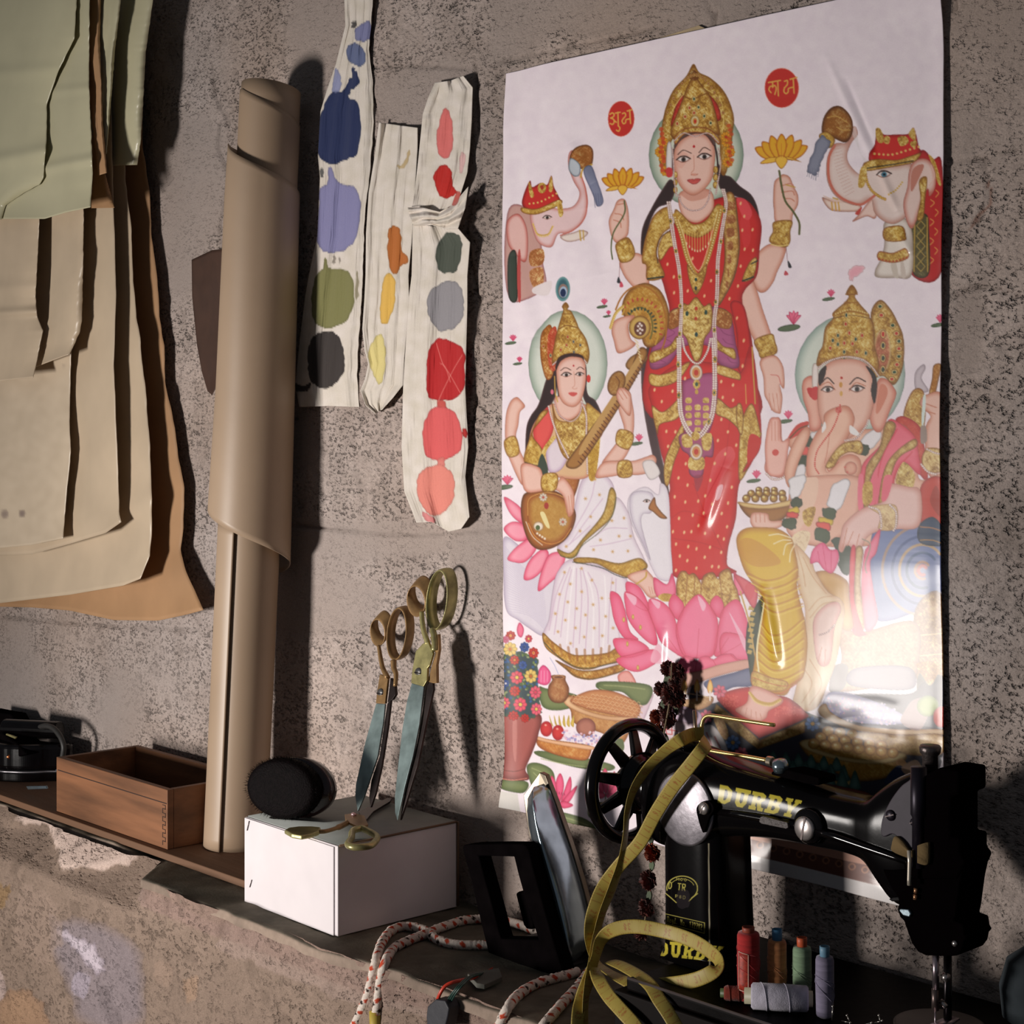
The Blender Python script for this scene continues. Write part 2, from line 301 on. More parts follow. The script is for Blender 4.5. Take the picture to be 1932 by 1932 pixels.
def build_lower_wall():
    X0, X1, Z0, Z1, st = -3.5, -.55, .55, ZL, .0045; nu, nv = int((X1-X0)/st), int((Z1-Z0)/st)
    X, Z = np.meshgrid(np.linspace(X0, X1, nu), np.linspace(Z0, Z1, nv)); Yf = -.258
    px = CX+((X*R[0]+(Yf+D)*R[1])/(X*V[0]+(Yf+D)*V[1]))*F; py = HY-((Z-ZC)/(X*V[0]+(Yf+D)*V[1]))*F
    c = Canvas(-60, 1400, 1300, 2050, (168, 150, 132)); c.T(0, 1150, 2.47)
    c.P('0,870 120,890 300,960 430,1010 520,1060 550,1110 500,1190 430,1215 280,1200 200,1120 100,1030 0,1000', (246, 226, 208), rough=3); c.P('600,1240 800,1330 1000,1420 1250,1500 1250,1560 1000,1480 800,1400 640,1330', (176, 156, 142), rough=2)
    c.P('260,1410 350,1440 430,1430 600,1490 690,1560 720,1700 700,1932 430,1932 380,1800 290,1640', (164, 154, 154), edge=(166, 150, 138), r=14, rough=3); c.P('320,1470 420,1520 500,1560 540,1660 500,1680 430,1600 360,1540', (240, 232, 240), edge=(190, 180, 188), r=5, rough=3, a=.85); c.P('400,1680 470,1700 440,1800 380,1760', (206, 200, 216), a=.5)
    c.P('0,1660 60,1700 50,1840 0,1850', (216, 196, 184), rough=2); c.P('50,1790 150,1770 210,1830 250,1932 30,1932', (194, 162, 130), edge=(176, 148, 122), r=9, rough=4); c.P('0,1270 80,1280 70,1350 10,1390', (170, 140, 96), rough=3, a=.7); c.P('900,1720 960,1710 950,1800 910,1810', (196, 166, 136), a=.6, rough=2); c.P('770,1630 840,1640 830,1740 780,1720', (196, 172, 150), a=.5, rough=2)
    c.P('150,1280 260,1320 320,1420 330,1560 200,1640 120,1500', (186, 166, 148), a=.5, rough=5)
    c.T(440, 1400, 3.632); c.P('0,1230 200,1270 400,1320 700,1440 900,1540 1100,1640 1500,1800 1500,1932 900,1760 500,1600 200,1480 0,1420', (196, 176, 162), a=.6, rough=4)
    colp = c.sample(px, py)
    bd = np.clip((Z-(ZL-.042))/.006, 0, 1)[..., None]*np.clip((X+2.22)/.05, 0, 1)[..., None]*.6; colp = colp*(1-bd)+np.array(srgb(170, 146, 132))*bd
    f = fractal(nv, nu, 31, (1, 2, 5, 14)); pit = np.clip(nz((nv, nu), 2, 33)+.3*nz((nv, nu), 7, 34)-.9, 0, 1.5)
    # lumpy mortar: a thick smear under the plank, broken render below
    sl = Canvas(-60, 1400, 1300, 2050, (0, 0, 0)); sl.T(0, 1150, 2.47); sl.P('-60,850 120,890 300,960 430,1010 520,1060 550,1110 500,1190 430,1215 280,1200 200,1120 100,1030 -60,1000', (255, 255, 255)); m1 = blur(sl.a[..., 0]/255, 6)
    ii = np.clip(px+60, 0, 1359).astype(int); jj = np.clip(py-1400, 0, 649).astype(int); m1 = m1[jj, ii]
    Y = Yf-f*.0012-nz((nv, nu), 7, 91)*.0016*np.clip(nz((nv, nu), 30, 92)+.6, 0, 1.5)+pit*.002-m1*.018-nz((nv, nu), 16, 40)*.003*np.clip((ZL-.02-Z)/.04, 0, 1)
    Y = Y-.003-.013*np.clip((-1.55-X)/.2, 0, 1); Y = Y+.072*np.clip((-2.19-X)/.07, 0, 1)*np.clip((Z-(ZL-.055))/.055, 0, 1)**.8
    top = Z >= Z1-st*.5
    col = colp*(1-.22*np.clip(pit, 0, 1)+.035*f)[..., None]  # pit shade painted into the render's colour as well
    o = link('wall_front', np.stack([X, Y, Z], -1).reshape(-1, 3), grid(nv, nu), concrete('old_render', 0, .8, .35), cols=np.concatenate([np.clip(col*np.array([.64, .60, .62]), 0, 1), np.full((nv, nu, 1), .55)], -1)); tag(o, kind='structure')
build_lower_wall()
def build_ledge():
    X0, X1, nu, nv = -3.5, -.55, 620, 62
    X, T_ = np.meshgrid(np.linspace(X0, X1, nu), np.linspace(0, 1, nv))
    edge = -.266-.013*np.clip((-1.55-X[0])/.2, 0, 1)+nz((1, nu), 5, 55)[0]*.0007+np.clip(nz((1, nu), 3, 57)[0]-1.4, 0, 2)*.0012
    # at the left the ledge edge is broken away under the plank
    br = np.clip((-2.19-X[0])/.07, 0, 1); edge = edge+br*.076
    Y = .01+(edge[None]-.01)*np.minimum(T_*1.06, 1); n = nz((nv, nu), 2, 59); Z = ZL+n*.0005+nz((nv, nu), 10, 60)*.0012
    dn = np.clip((T_-.943)/.057, 0, 1); Z = Z-dn*.012; Y = Y-dn*.0005
    g = np.clip(.5+.18*n+.2*nz((nv, nu), 12, 61), 0, 1)[..., None]; col = np.array(srgb(84, 80, 70))*(1-g)+np.array(srgb(116, 108, 94))*g
    col = np.where(dn[..., None] > 0, np.array(srgb(150, 132, 118))*(.8+.4*g), col)
    o = link('trim_1', np.stack([X, Y, Z], -1).reshape(-1, 3), grid(nv, nu), mat('ledge_cement', (.2, .2, .18), .9, attr='paint', var=.2, vs_=90, bump=.4, bs=260, spec=.2, bdist=.001), cols=col); tag(o, kind='structure')
build_ledge()
# plain continuation of the room beyond what the photograph shows
pl = mat('plain_plaster', srgb(120, 108, 98), .95, bump=.3, bs=60); fl = mat('cement_floor', srgb(96, 90, 84), .9, bump=.2, bs=40)
tag(MB().box((-6, -5, -.06), (2.2, .05, 0)).link('floor', fl, smooth=False), kind='structure')
def plain(name, x0, x1, z0, z1, y, c, nx=24, nz_=12):
    X, Z = np.meshgrid(np.linspace(x0, x1, nx), np.linspace(z0, z1, nz_)); g = nz((nz_, nx), 2, 17)[..., None]*.04
    tag(link(name, np.stack([X, X*0+y, Z], -1).reshape(-1, 3), grid(nz_, nx), bpy.data.materials[c], cols=np.concatenate([np.array(srgb(168, 153, 144) if c == 'concrete_block' else srgb(134, 114, 104))*(1+g), np.full((nz_, nx, 1), .8)], -1)), kind='structure')
plain('wall_back', -6, -3.497, .9, 3.3, 0, 'concrete_block'); plain('wall_back', -.553, 2.2, .9, 3.3, 0, 'concrete_block'); plain('wall_back', -3.5, -.55, 2.616, 3.3, 0, 'concrete_block')
plain('wall_front', -6, -3.497, 0, ZL-.02, -.27, 'old_render'); plain('wall_front', -.553, 2.2, 0, ZL-.008, -.268, 'old_render'); plain('wall_front', -3.5, -.55, 0, .553, -.272, 'old_render')
lm = mat('ledge_plain', srgb(100, 94, 82), .9, bump=.3, bs=200, spec=.2)
tag(MB().box((-6, -.272, ZL-.04), (-3.49, .02, ZL-.001)).link('trim_2', lm, smooth=False), kind='structure'); tag(MB().box((-.56, -.27, ZL-.04), (2.2, .02, ZL-.001)).link('trim_3', lm, smooth=False), kind='structure')
# ---------------------------------------------------------------- the printed picture on the wall poster
SK, SKE, SKD = (240, 196, 180), (206, 134, 110), (176, 98, 78)
RED, DRED, PNK, PNKE = (206, 46, 40), (150, 26, 26), (246, 128, 156), (224, 70, 110)
GLD, GLE, HAIR = (206, 164, 74), (150, 96, 34), (52, 34, 34)
WH, GRN = (244, 232, 236), (84, 104, 66)
def glyph_disc(c, x, y, rx, ry, strokes, w):
    c.E(x, y, rx+4, ry+4, (240, 150, 130)); c.E(x, y, rx, ry, (206, 52, 44))
    for q in strokes: c.S(q, w, (236, 178, 84), sm=len(q.split()) > 2)
def small_lotus(c, x, y, s, leaf=1):
    if leaf: c.E(x-s*.6, y+s*1.1, s*1.5, s*.42, (96, 112, 84), rot=-8, edge=(60, 76, 54), r=1)
    for a in (-62, -32, 0, 32, 62):
        t = math.radians(a); dx, dy = math.sin(t), -math.cos(t)*1.15; n = (-dy, dx)
        c.P([(x, y+s*.6), (x+dx*s*.55+n[0]*s*.22, y+dy*s*.5+n[1]*s*.22), (x+dx*s*1.1, y+dy*s*1.1), (x+dx*s*.55-n[0]*s*.22, y+dy*s*.5-n[1]*s*.22)], (244, 120, 150), edge=(214, 70, 110), r=1)
def pearls(c, t, r=5, step=9): c.dots(t, r, (246, 232, 222), step=step, edge=(150, 100, 100))
def flower(c, x, y, r, col, ctr, n=8, ry=1.):
    for i in range(n):
        t = i*2*math.pi/n; c.E(x+math.cos(t)*r*.62, y+math.sin(t)*r*.62*ry, r*.38, r*.3*ry, col, rot=math.degrees(t), edge=tuple(v*.72 for v in col), r=1)
    c.E(x, y, r*.25, r*.25*ry, ctr)
def bangle(c, t, edge=GLE): c.P(t, GLD, edge=edge, r=2, gold=.9)
def eye(c, x, y, s, rot=0, dark=(60, 44, 40)):
    c.P([(x-s, y), (x-s*.4, y-s*.42), (x+s*.4, y-s*.45), (x+s, y-s*.05), (x+s*.4, y+s*.38), (x-s*.4, y+s*.38)], (238, 226, 222), edge=(190, 150, 140), r=1)
    c.E(x+s*.05, y, s*.36, s*.4, (74, 60, 54)); c.E(x+s*.02, y, s*.17, s*.2, (24, 18, 18))
    c.S([(x-s*1.1, y+s*.05), (x-s*.4, y-s*.5), (x+s*.4, y-s*.52), (x+s*1.15, y-s*.15)], s*.2, dark)
    c.S([(x-s*.9, y+s*.1), (x, y+s*.45), (x+s*.9, y)], s*.09, (150, 90, 74))
def elephant_left(c):
    c.T(940, 0, 4.2)
    c.P('124,1700 250,1640 330,1720 380,1900 400,2080 410,2290 130,2360', (206, 160, 150), edge=(170, 110, 110), r=3)
    c.P('124,1760 200,1700 262,1790 280,1930 262,2080 180,2010 130,1930', (236, 190, 182), edge=(196, 100, 90), r=4)
    c.P('300,1690 420,1640 520,1660 640,1640 690,1540 640,1440 600,1330 600,1240 640,1200 720,1260 700,1370 740,1500 750,1640 700,1780 600,1850 520,1860 470,1960 380,1940 330,1860', (238, 204, 204), edge=(206, 130, 120), r=5)
    c.S('540,1870 640,1830 720,1740 748,1620 735,1500 705,1390', 9, (204, 110, 96))
    c.P('610,1270 660,1180 740,1155 790,1200 785,1310 740,1345 690,1335', (170, 104, 50), edge=(104, 56, 26), r=3, gold=.5)
    c.P('620,1260 700,1310 690,1390 640,1400 600,1340', (190, 196, 204), edge=(120, 130, 140), r=2)
    c.S('700,1410 725,1350 785,1310', 14, GLD); c.P('730,1370 780,1320 830,1440 878,1600 830,1640 800,1560', (130, 134, 160), edge=(100, 104, 134), r=2)
    for k in range(4): c.S([(800+k*18, 1540), (812+k*16, 1650-k*12)], 4, (96, 98, 126))
    c.P('240,1640 240,1560 290,1440 310,1490 380,1455 430,1470 462,1400 480,1480 520,1560 540,1620 420,1660 330,1700', (204, 50, 44), edge=(140, 30, 28), r=4)
    c.P('280,1500 285,1445 325,1550 300,1570', GLD, gold=.9); c.P('440,1490 462,1400 476,1500 455,1530', GLD, gold=.9); c.E(388, 1495, 34, 42, GLD, gold=1); c.E(388, 1490, 14, 18, (170, 60, 40))
    c.dots('290,1620 360,1610 430,1580 505,1540', 8, (232, 196, 110), step=26)
    c.P('230,1650 350,1660 520,1590 545,1620 420,1680 330,1705 240,1690', GLD, gold=.8, edge=GLE, r=2)
    c.P('510,1600 545,1610 560,1700 530,1720', GLD, gold=.9)
    eye(c, 432, 1730, 32); c.S('320,1780 360,1860 440,1860 475,1800', 9, GLD); c.dots('320,1780 360,1870 440,1870 480,1800', 6, (236, 200, 110), step=15)
    c.P('540,1880 640,1850 700,1830 750,1850 700,1900 600,1920', (240, 224, 214), edge=(190, 150, 140), r=2); c.S('690,1830 700,1910', 10, GLD); c.S('715,1830 722,1905', 8, GLD)
    c.P('130,2050 190,2010 200,2360 130,2360', (60, 70, 60), edge=(40, 40, 34), r=2); c.P('205,2020 225,2020 235,2360 205,2360', (190, 80, 76))
    c.P('300,2000 400,1980 402,2090 305,2110', (180, 110, 60), gold=.8); c.P('300,2150 400,2130 395,2290 320,2270', (190, 120, 70), gold=.8); c.P('330,2280 470,2230 440,2340 330,2330', (240, 226, 226))
def elephant_right(c):
    c.T(1380, 0, 3.45)
    c.P('1240,1000 1330,1040 1398,1090 1402,1770 1190,1780 1180,1400', (190, 44, 44), edge=(150, 26, 30), r=4)
    for k in range(9): c.S([(1320+(k % 2)*35, 1180+k*62), (1345+(k % 2)*30, 1200+k*62), (1320+(k % 2)*35, 1225+k*62)], 7, (226, 150, 80))
    c.P('1300,1010 1350,1060 1392,1200 1370,1200 1330,1090', GLD, gold=.8)
    c.P('1200,1410 1290,1400 1310,1500 1312,1780 1210,1786 1196,1600', (88, 80, 44), edge=(60, 50, 26), r=3, gold=.35)
    c.S('1215,1420 1212,1770', 7, GLD); c.S('1298,1420 1303,1770', 7, GLD)
    for k in range(5): c.S([(1255, 1440+k*66), (1285, 1473+k*66), (1257, 1506+k*66), (1228, 1473+k*66), (1255, 1440+k*66)], 5, (190, 160, 80), sm=0)
    c.P('1020,1450 1140,1420 1200,1520 1196,1790 1090,1810 970,1806 960,1760 1000,1680 1020,1580', (236, 224, 214), edge=(176, 156, 142), r=6)
    c.P('1060,1720 1080,1800 1110,1808 1090,1700', (210, 196, 182)); c.P('1140,1700 1160,1800 1130,1805 1125,1710', (212, 196, 184))
    c.P('1018,1490 1130,1475 1160,1540 1150,1570 1025,1568', GLD, gold=.9, edge=(150, 84, 30), r=2)
    c.P('985,1640 1070,1650 1160,1620 1175,1680 1080,1712 980,1690', GLD, gold=.9, edge=(160, 80, 36), r=2); c.dots('985,1690 1070,1705 1165,1680', 8, (180, 84, 40), step=20)
    c.P('610,1290 680,1310 780,1310 860,1340 850,1375 740,1380 660,1365', (240, 216, 202), edge=(186, 130, 112), r=3)
    c.P('615,1275 690,1300 760,1300 745,1320 670,1310', (232, 200, 184)); 
    for x in (672, 695, 716): c.S([(x, 1320), (x+6, 1372)], 8, (214, 160, 60))
    c.S('680,1290 712,1300', 8, GLD)
    c.P('810,1445 850,1400 930,1300 980,1290 960,1420 900,1410', (240, 206, 194), edge=(196, 130, 112), r=3); c.P('826,1390 870,1350 850,1400', (200, 70, 60))
    c.P('884,1060 960,1080 1110,1080 1180,1060 1230,1200 1210,1340 1150,1420 1080,1460 1010,1440 950,1380 930,1290 860,1340 760,1320 690,1270 650,1200 636,1120 645,1020 690,940 770,930 800,840 830,830 840,880 800,930 770,1010 790,1080 860,1140', (236, 214, 206), edge=(198, 144, 128), r=8)
    c.S('690,950 655,1020 648,1120 664,1200 705,1265 770,1310 860,1335 920,1300 960,1270', 16, (208, 112, 92))
    for k in range(16):
        t = k/15; x = 668+15*math.sin(t*3)+t*t*90; y = 960+t*320; c.S([(x, y), (x+60, y-14-20*t)], 2.5, (206, 160, 148))
    c.P('780,700 800,840 830,830 860,1000 930,1060 900,1090 840,960 800,860', (232, 222, 222), a=.5)
    c.P('1175,1120 1210,1050 1290,1040 1345,1110 1350,1220 1310,1280 1290,1240 1200,1490 1140,1350 1165,1220', (236, 206, 196), edge=(200, 120, 104), r=6)
    c.P('1190,1130 1225,1080 1270,1080 1240,1160 1190,1250', (200, 130, 112)); c.S('1310,1210 1345,1150 1320,1080', 8, (232, 190, 176))
    c.P('970,840 1010,880 1090,880 1170,875 1200,835 1218,880 1235,960 1250,1000 1170,1050 1060,1070 930,1060 918,1010 950,940', (208, 46, 40), edge=(150, 26, 26), r=5)
    c.P('956,845 985,842 1010,900 1000,935 965,920', GLD, gold=.9); c.P('1170,880 1200,835 1216,880 1210,920', GLD, gold=.9)
    for q in ('1020,890 1050,900 1040,940 1010,930', '1100,900 1150,890 1170,930 1120,955', '1180,930 1220,920 1215,960 1190,960'): c.P(q, GLD, gold=1); 
    c.dots('950,1005 1060,1010 1150,985 1235,960', 8, (234, 190, 110), step=26)
    c.P('880,1070 960,1040 1090,1045 1180,1020 1250,1000 1200,1060 1060,1090 900,1115', GLD, gold=.8, edge=GLE, r=2); c.S('890,1100 1060,1075 1200,1050', 7, (60, 50, 34))
    c.dots('890,1120 900,1180 930,1240 980,1280 1020,1300', 8, (216, 174, 80), step=15, edge=(150, 90, 30)); c.dots('1130,1190 1090,1240 1050,1270', 6, (216, 174, 80), step=13)
    c.P('860,1100 900,1090 885,1210 845,1215', GLD, gold=.8)
    eye(c, 1012, 1140, 42); c.E(1016, 1140, 16, 18, (90, 140, 160)); c.E(1016, 1140, 7, 8, (30, 30, 40))
    c.P('1240,1180 1290,1160 1280,1300 1270,1420 1230,1430 1250,1300', GLD, gold=1.1, edge=GLE, r=2)
    c.P('612,880 614,780 660,710 720,695 780,740 808,800 800,880 760,930 690,905', (160, 100, 42), edge=(92, 50, 20), r=6, gold=.5)
    c.S('640,770 700,760 770,800', 5, (214, 170, 90)); c.S('700,830 740,850 790,850', 5, (214, 170, 90))
    c.P('590,880 640,862 690,910 670,960 640,960 600,920', GLD, gold=.6, edge=GLE, r=2)
    c.P('600,890 660,930 620,1010 590,1090 570,1130 545,1140 510,1110 550,1000', (140, 142, 160), edge=(110, 112, 132), r=4, rough=1)
    for k in range(6): c.S([(520+k*14, 1100), (510+k*14, 1150+((k*37) % 30))], 3, (120, 122, 142))
def gold_lotus(c, x, y, s, leftish=0):
    Y, YE = (232, 172, 44), (200, 104, 24)
    for q in ((-1.5, -.25, .95, -58), (1.5, -.35, .95, 58), (-1.1, -.6, 1.0, -38), (1.15, -.7, 1.0, 38), (-.6, -.95, 1., -18), (.6, -1., 1., 18), (0, -.75, 1.15, 0)):
        px, py, L, a = q; t = math.radians(a); d = (math.sin(t), -math.cos(t)); n = (d[1], -d[0]); bx, by = x+px*s*.35, y+.15*s
        tx, ty = x+px*s, y+py*s-(.4*s if abs(a) < 5 else .1*s); w = .3*s
        mx, my = (bx+tx)/2, (by+ty)/2
        c.P([(bx, by+.2*s), (mx+n[0]*w, my+n[1]*w), (tx, ty), (mx-n[0]*w, my-n[1]*w)], Y, edge=YE, r=2)
    for px, py, w in ((-1.2, .55, .3), (1.1, .45, .3), (0, .75, .36)):
        c.P([(x, y+.25*s), (x+px*s*.5-.1*s, y+.05*s+py*.3*s), (x+px*s, y+py*s), (x+px*s*.6+.25*s, y+py*s*.9)] if px else [(x-.35*s, y+.35*s), (x, y+.1*s), (x+.35*s, y+.35*s), (x, y+.85*s)], (240, 190, 70), edge=(196, 120, 30), r=1)
    for k in (-.3, 0, .3): c.S([(x+k*s*.4, y+.2*s), (x+k*s*1.2, y-.6*s)], 3, (200, 90, 30))
def lakshmi(c):
    c.T(1140, 240, 4.2)
    c.E(760, 225, 368, 408, (214, 218, 200), edge=(132, 150, 132), r=12)
    # hair behind
    c.P('560,420 600,480 560,600 470,640 420,720 390,830 370,1000 352,1080 336,980 350,800 420,640 500,500', HAIR, edge=(88, 60, 60), r=2)
    c.P('930,300 980,380 1030,400 1100,470 1190,540 1240,640 1252,740 1200,700 1120,580 1000,520 940,470', HAIR, edge=(80, 54, 54), r=2)
    c.T(1180, 640, 3.864); c.P('205,60 232,60 240,400 290,760 350,1030 362,1140 330,1100 250,860 180,500 165,200', (74, 52, 54), edge=(98, 74, 74), r=2); c.T(1140, 240, 4.2)
    # far arms
    c.P('1190,1100 1240,1010 1340,930 1460,950 1450,1040 1400,1150 1370,1230 1310,1305 1250,1300 1200,1200', SK, edge=SKE, r=6)
    c.P('170,1070 250,1010 330,1010 390,1080 400,1200 390,1260 300,1280 250,1240 200,1170', SK, edge=SKE, r=5)
    c.P('1365,560 1372,440 1410,400 1440,378 1490,400 1520,470 1556,540 1556,620 1520,690 1500,770 1390,760 1370,650', SK, edge=SKE, r=4)
    for q in ('1420,470 1500,450 1530,480', '1430,520 1510,510 1530,540', '1450,570 1500,570 1530,590'): c.S(q, 8, SKE); 
    c.S('1408,350 1430,480 1460,590 1520,670 1570,760 1572,850', 16, (96, 96, 56)); c.S('1465,460 1535,480', 8, GLD)
    c.P('1372,755 1510,745 1500,830 1500,910 1460,955 1350,920 1340,880 1365,830', GLD, edge=GLE, r=3, gold=.9); c.S('1350,930 1420,945 1490,935', 8, (236, 208, 130))
    c.S('1470,950 1480,1060', 3, (120, 60, 60)); c.P('1485,1060 1515,1110 1490,1115', (50, 50, 56)); c.P('1465,1140 1490,1170 1455,1175', (200, 80, 90))
    c.P('90,820 84,740 120,660 150,590 200,575 225,620 238,700 240,800 225,870 150,920 110,880', SK, edge=SKE, r=4)
    for q in ('130,690 180,700 200,740', '120,740 170,760 180,800', '150,620 200,610'): c.S(q, 8, SKE)
    c.S('205,590 205,690 120,840 100,960 110,1050', 11, (92, 100, 60))
    c.P('140,930 235,880 290,990 260,1060 180,1075 150,1010', GLD, edge=GLE, r=3, gold=.9)
    c.S('172,1080 165,1200', 3, (120, 60, 60)); c.P('160,1190 178,1235 150,1235', (50, 50, 56)); c.P('180,1225 200,1265 170,1270', (214, 80, 100))
    gold_lotus(c, 190, 450, 110); gold_lotus(c, 1425, 215, 138)
    # near right arm down
    c.P('1090,1240 1180,1170 1240,1290 1290,1450 1350,1620 1390,1740 1380,1800 1420,1900 1310,1910 1260,1760 1180,1600 1110,1420', SK, edge=SKE, r=7)
    bangle(c, '1230,1690 1360,1640 1390,1700 1405,1790 1290,1830 1260,1780')
    c.T(1180, 640, 3.864); c.P('1020,160 1120,120 1180,190 1196,300 1190,360 1160,330 1180,420 1170,530 1150,540 1110,520 1080,460 1052,400 1045,280', SK, edge=SKE, r=4)
    for x in (1085, 1112, 1140): c.S([(x, 395), (x+16, 520)], 4, SKE)
    c.S('1095,260 1150,270 1170,330', 6, (214, 120, 110)); c.T(1140, 240, 4.2)
    # body / sari
    c.P('470,1090 530,900 600,760 760,640 960,560 1070,560 1180,600 1270,760 1260,980 1240,1180 1150,1290 1130,1400 1210,1700 1220,1940 1240,2300 420,2300 420,1700 560,1500 520,1270', (206, 42, 38), edge=(160, 28, 28), r=8)
    c.P('1080,570 1150,580 1200,680 1170,740 1120,700', (240, 90, 100), a=.7); c.P('1110,740 1170,700 1190,900 1140,960', (230, 70, 76), a=.45)
    c.P('1040,1400 1140,1420 1195,1680 1205,1930 1110,1930 1090,1640', (204, 40, 36), edge=(160, 26, 30), r=3)
    # left blouse gold sleeve
    c.P('440,700 520,640 570,660 580,780 500,860 460,1000 490,1090 520,1190 390,1215 380,1100 346,1070 360,930 400,790', GLD, edge=(150, 92, 30), r=4, gold=.8)
    c.P('560,830 500,880 470,980 490,1060 560,960 600,940', (222, 184, 96), gold=.9, edge=GLE, r=2); c.S('390,1205 510,1190', 12, (44, 50, 40)); c.S('570,820 490,880 460,980 470,1080', 6, (80, 50, 30))
    c.P('1180,1080 1240,1040 1215,1190 1130,1220', GLD, gold=.9, edge=GLE, r=2); c.S('1130,1222 1215,1190', 12, (44, 50, 40)); c.S('1200,1085 1245,1062', 10, (44, 50, 40))
    # gold sash over shoulder
    c.P('990,540 1060,550 1095,820 1100,1000 1060,1200 960,1400 930,1390 980,1150 990,1000 975,760', (206, 160, 84), edge=(130, 78, 34), r=4, gold=.8)
    for k in range(7): c.P([(1000+k*3, 600+k*105), (1060+k*2-k*k*2, 598+k*105), (1066+k*2-k*k*2, 652+k*105), (1003+k*3, 660+k*105)], (150, 76, 42), gold=.6, a=.75)
    c.S('1068,560 1098,820 1102,1000 1060,1210 955,1410', 6, (110, 84, 50))
    # waist fabric, belt
    c.P('440,1700 560,1480 660,1430 940,1430 1040,1500 1080,1700 1110,1900 960,1880 880,1740 680,1740 560,1880 420,1910', (176, 90, 134), edge=(132, 58, 96), r=6)
    for k in range(4): c.S([(560-k*25, 1600+k*80), (600-k*20, 1640+k*78), (430, 1720+k*55)], 5, (140, 62, 104)); c.S([(960+k*20, 1600+k*76), (1000+k*16, 1640+k*74), (1080+k*6, 1660+k*70)], 5, (140, 62, 104))
    c.P('940,1440 1040,1480 1050,1560 1020,1600 930,1570', (170, 100, 44), gold=.8, edge=GLE, r=2); c.P('560,1480 650,1440 650,1560 560,1600', (170, 100, 44), gold=.8, edge=GLE, r=2)
    c.P('420,1790 560,1740 620,1660 640,1690 600,1780 430,1870', GLD, gold=1, edge=GLE, r=2); c.P('930,1680 990,1740 1070,1760 1080,1840 990,1790 930,1750', GLD, gold=1, edge=GLE, r=2)
    c.P('770,1350 830,1420 880,1400 900,1480 890,1600 840,1680 820,1800 780,1880 740,1800 700,1680 660,1620 650,1480 670,1400 710,1410', (216, 180, 96), edge=(140, 90, 30), r=3, gold=1.1)
    c.E(772, 1440, 12, 16, (200, 60, 40)); c.E(700, 1480, 12, 20, (40, 70, 60)); c.E(848, 1470, 12, 20, (40, 70, 60)); c.E(775, 1645, 12, 18, (40, 70, 70)); c.E(770, 1520, 12, 14, (190, 60, 40))
    # neck
    c.P('640,520 860,500 900,640 820,740 740,760 650,690', SK, edge=SKE, r=4); c.P('650,520 850,500 840,560 740,590 680,570', (206, 134, 112), a=.6)
    # necklaces
    c.P('600,660 650,690 740,770 840,740 920,620 960,640 930,760 860,840 770,880 660,840 600,770', GLD, edge=GLE, r=3, gold=1.1)
    for k in range(13):
        x = 650+k*21; L = 60+80*math.sin(k/12*math.pi); c.S([(x, 800+40*math.sin(k/12*math.pi)), (x+2, 800+40*math.sin(k/12*math.pi)+L)], 6, (222, 180, 96)); c.E(x+2, 806+40*math.sin(k/12*math.pi)+L, 6, 11, (240, 220, 170))
    c.S('600,700 650,850 700,1040 760,1160 800,1170 860,1040 930,780 960,640', 34, (196, 148, 60)); c.dots('600,720 650,870 700,1050 760,1170 800,1170 860,1050 925,800 955,660', 8, (238, 214, 140), step=20, edge=(140, 84, 30))
    c.dots('625,740 672,870 720,1040 770,1130 800,1130 840,1030 900,800 930,680', 5, (250, 232, 170), step=13)
    c.P('700,1090 770,1170 850,1090 830,1220 770,1330 720,1230', GLD, edge=GLE, r=2, gold=1.1); c.E(768, 1210, 10, 14, (40, 70, 60)); c.E(768, 1280, 10, 16, (40, 60, 60))
    pearls(c, '540,600 560,730 590,920 630,1140 650,1400 640,1700 640,1940', 7, 15); pearls(c, '556,600 576,730 606,920 645,1140 662,1400 655,1700 654,1940', 7, 15)
    pearls(c, '965,500 990,620 960,820 930,1060 925,1350 905,1560 920,1750 915,1940', 7, 15); pearls(c, '980,500 1003,620 975,820 946,1060 940,1350 922,1560 934,1750 930,1940', 7, 15)
    for x, y in ((565, 750), (610, 985), (640, 1190), (645, 1420), (645, 1640), (982, 665), (960, 910), (930, 1150), (922, 1390), (915, 1610)): c.E(x, y, 13, 20, GLD, gold=.8); c.E(x, y, 6, 9, (60, 80, 50))
    pearls(c, '625,540 650,610 700,655 760,665 820,640 860,570 870,490', 4, 9)
    # face
    c.P('590,330 585,240 600,160 660,90 740,50 820,60 880,110 905,200 900,320 880,420 820,500 740,545 670,510 620,440', SK, edge=SKE, r=7)
    c.P('590,180 640,110 740,60 830,70 900,160 900,100 800,20 680,20 600,90', (70, 40, 36), a=.8); c.S('586,180 576,300 600,430', 9, (60, 38, 36)); c.S('905,150 925,260 930,400', 14, (56, 36, 36))
    c.P('600,220 660,200 700,240 650,330 610,300', (226, 156, 136), a=.35)
    eye(c, 660, 262, 48); eye(c, 822, 240, 48)
    c.S('618,222 660,188 722,212', 7, (70, 44, 38), w1=5); c.S('782,206 820,166 872,190', 7, (70, 44, 38), w1=5)
    c.S('740,230 745,330 722,370 745,388 775,375', 5, (206, 140, 118)); c.E(745, 380, 26, 9, (224, 156, 136)); c.E(742, 158, 9, 11, (190, 30, 36)); c.dots('722,384 768,380', 3, (150, 80, 66))
    c.P('692,424 730,416 745,420 760,412 796,418 770,448 740,456 712,444', (214, 92, 84), edge=(180, 60, 60), r=1); c.S('694,425 742,432 794,419', 3, (150, 50, 50))
    # crown
    c.T(940, 0, 4.2)
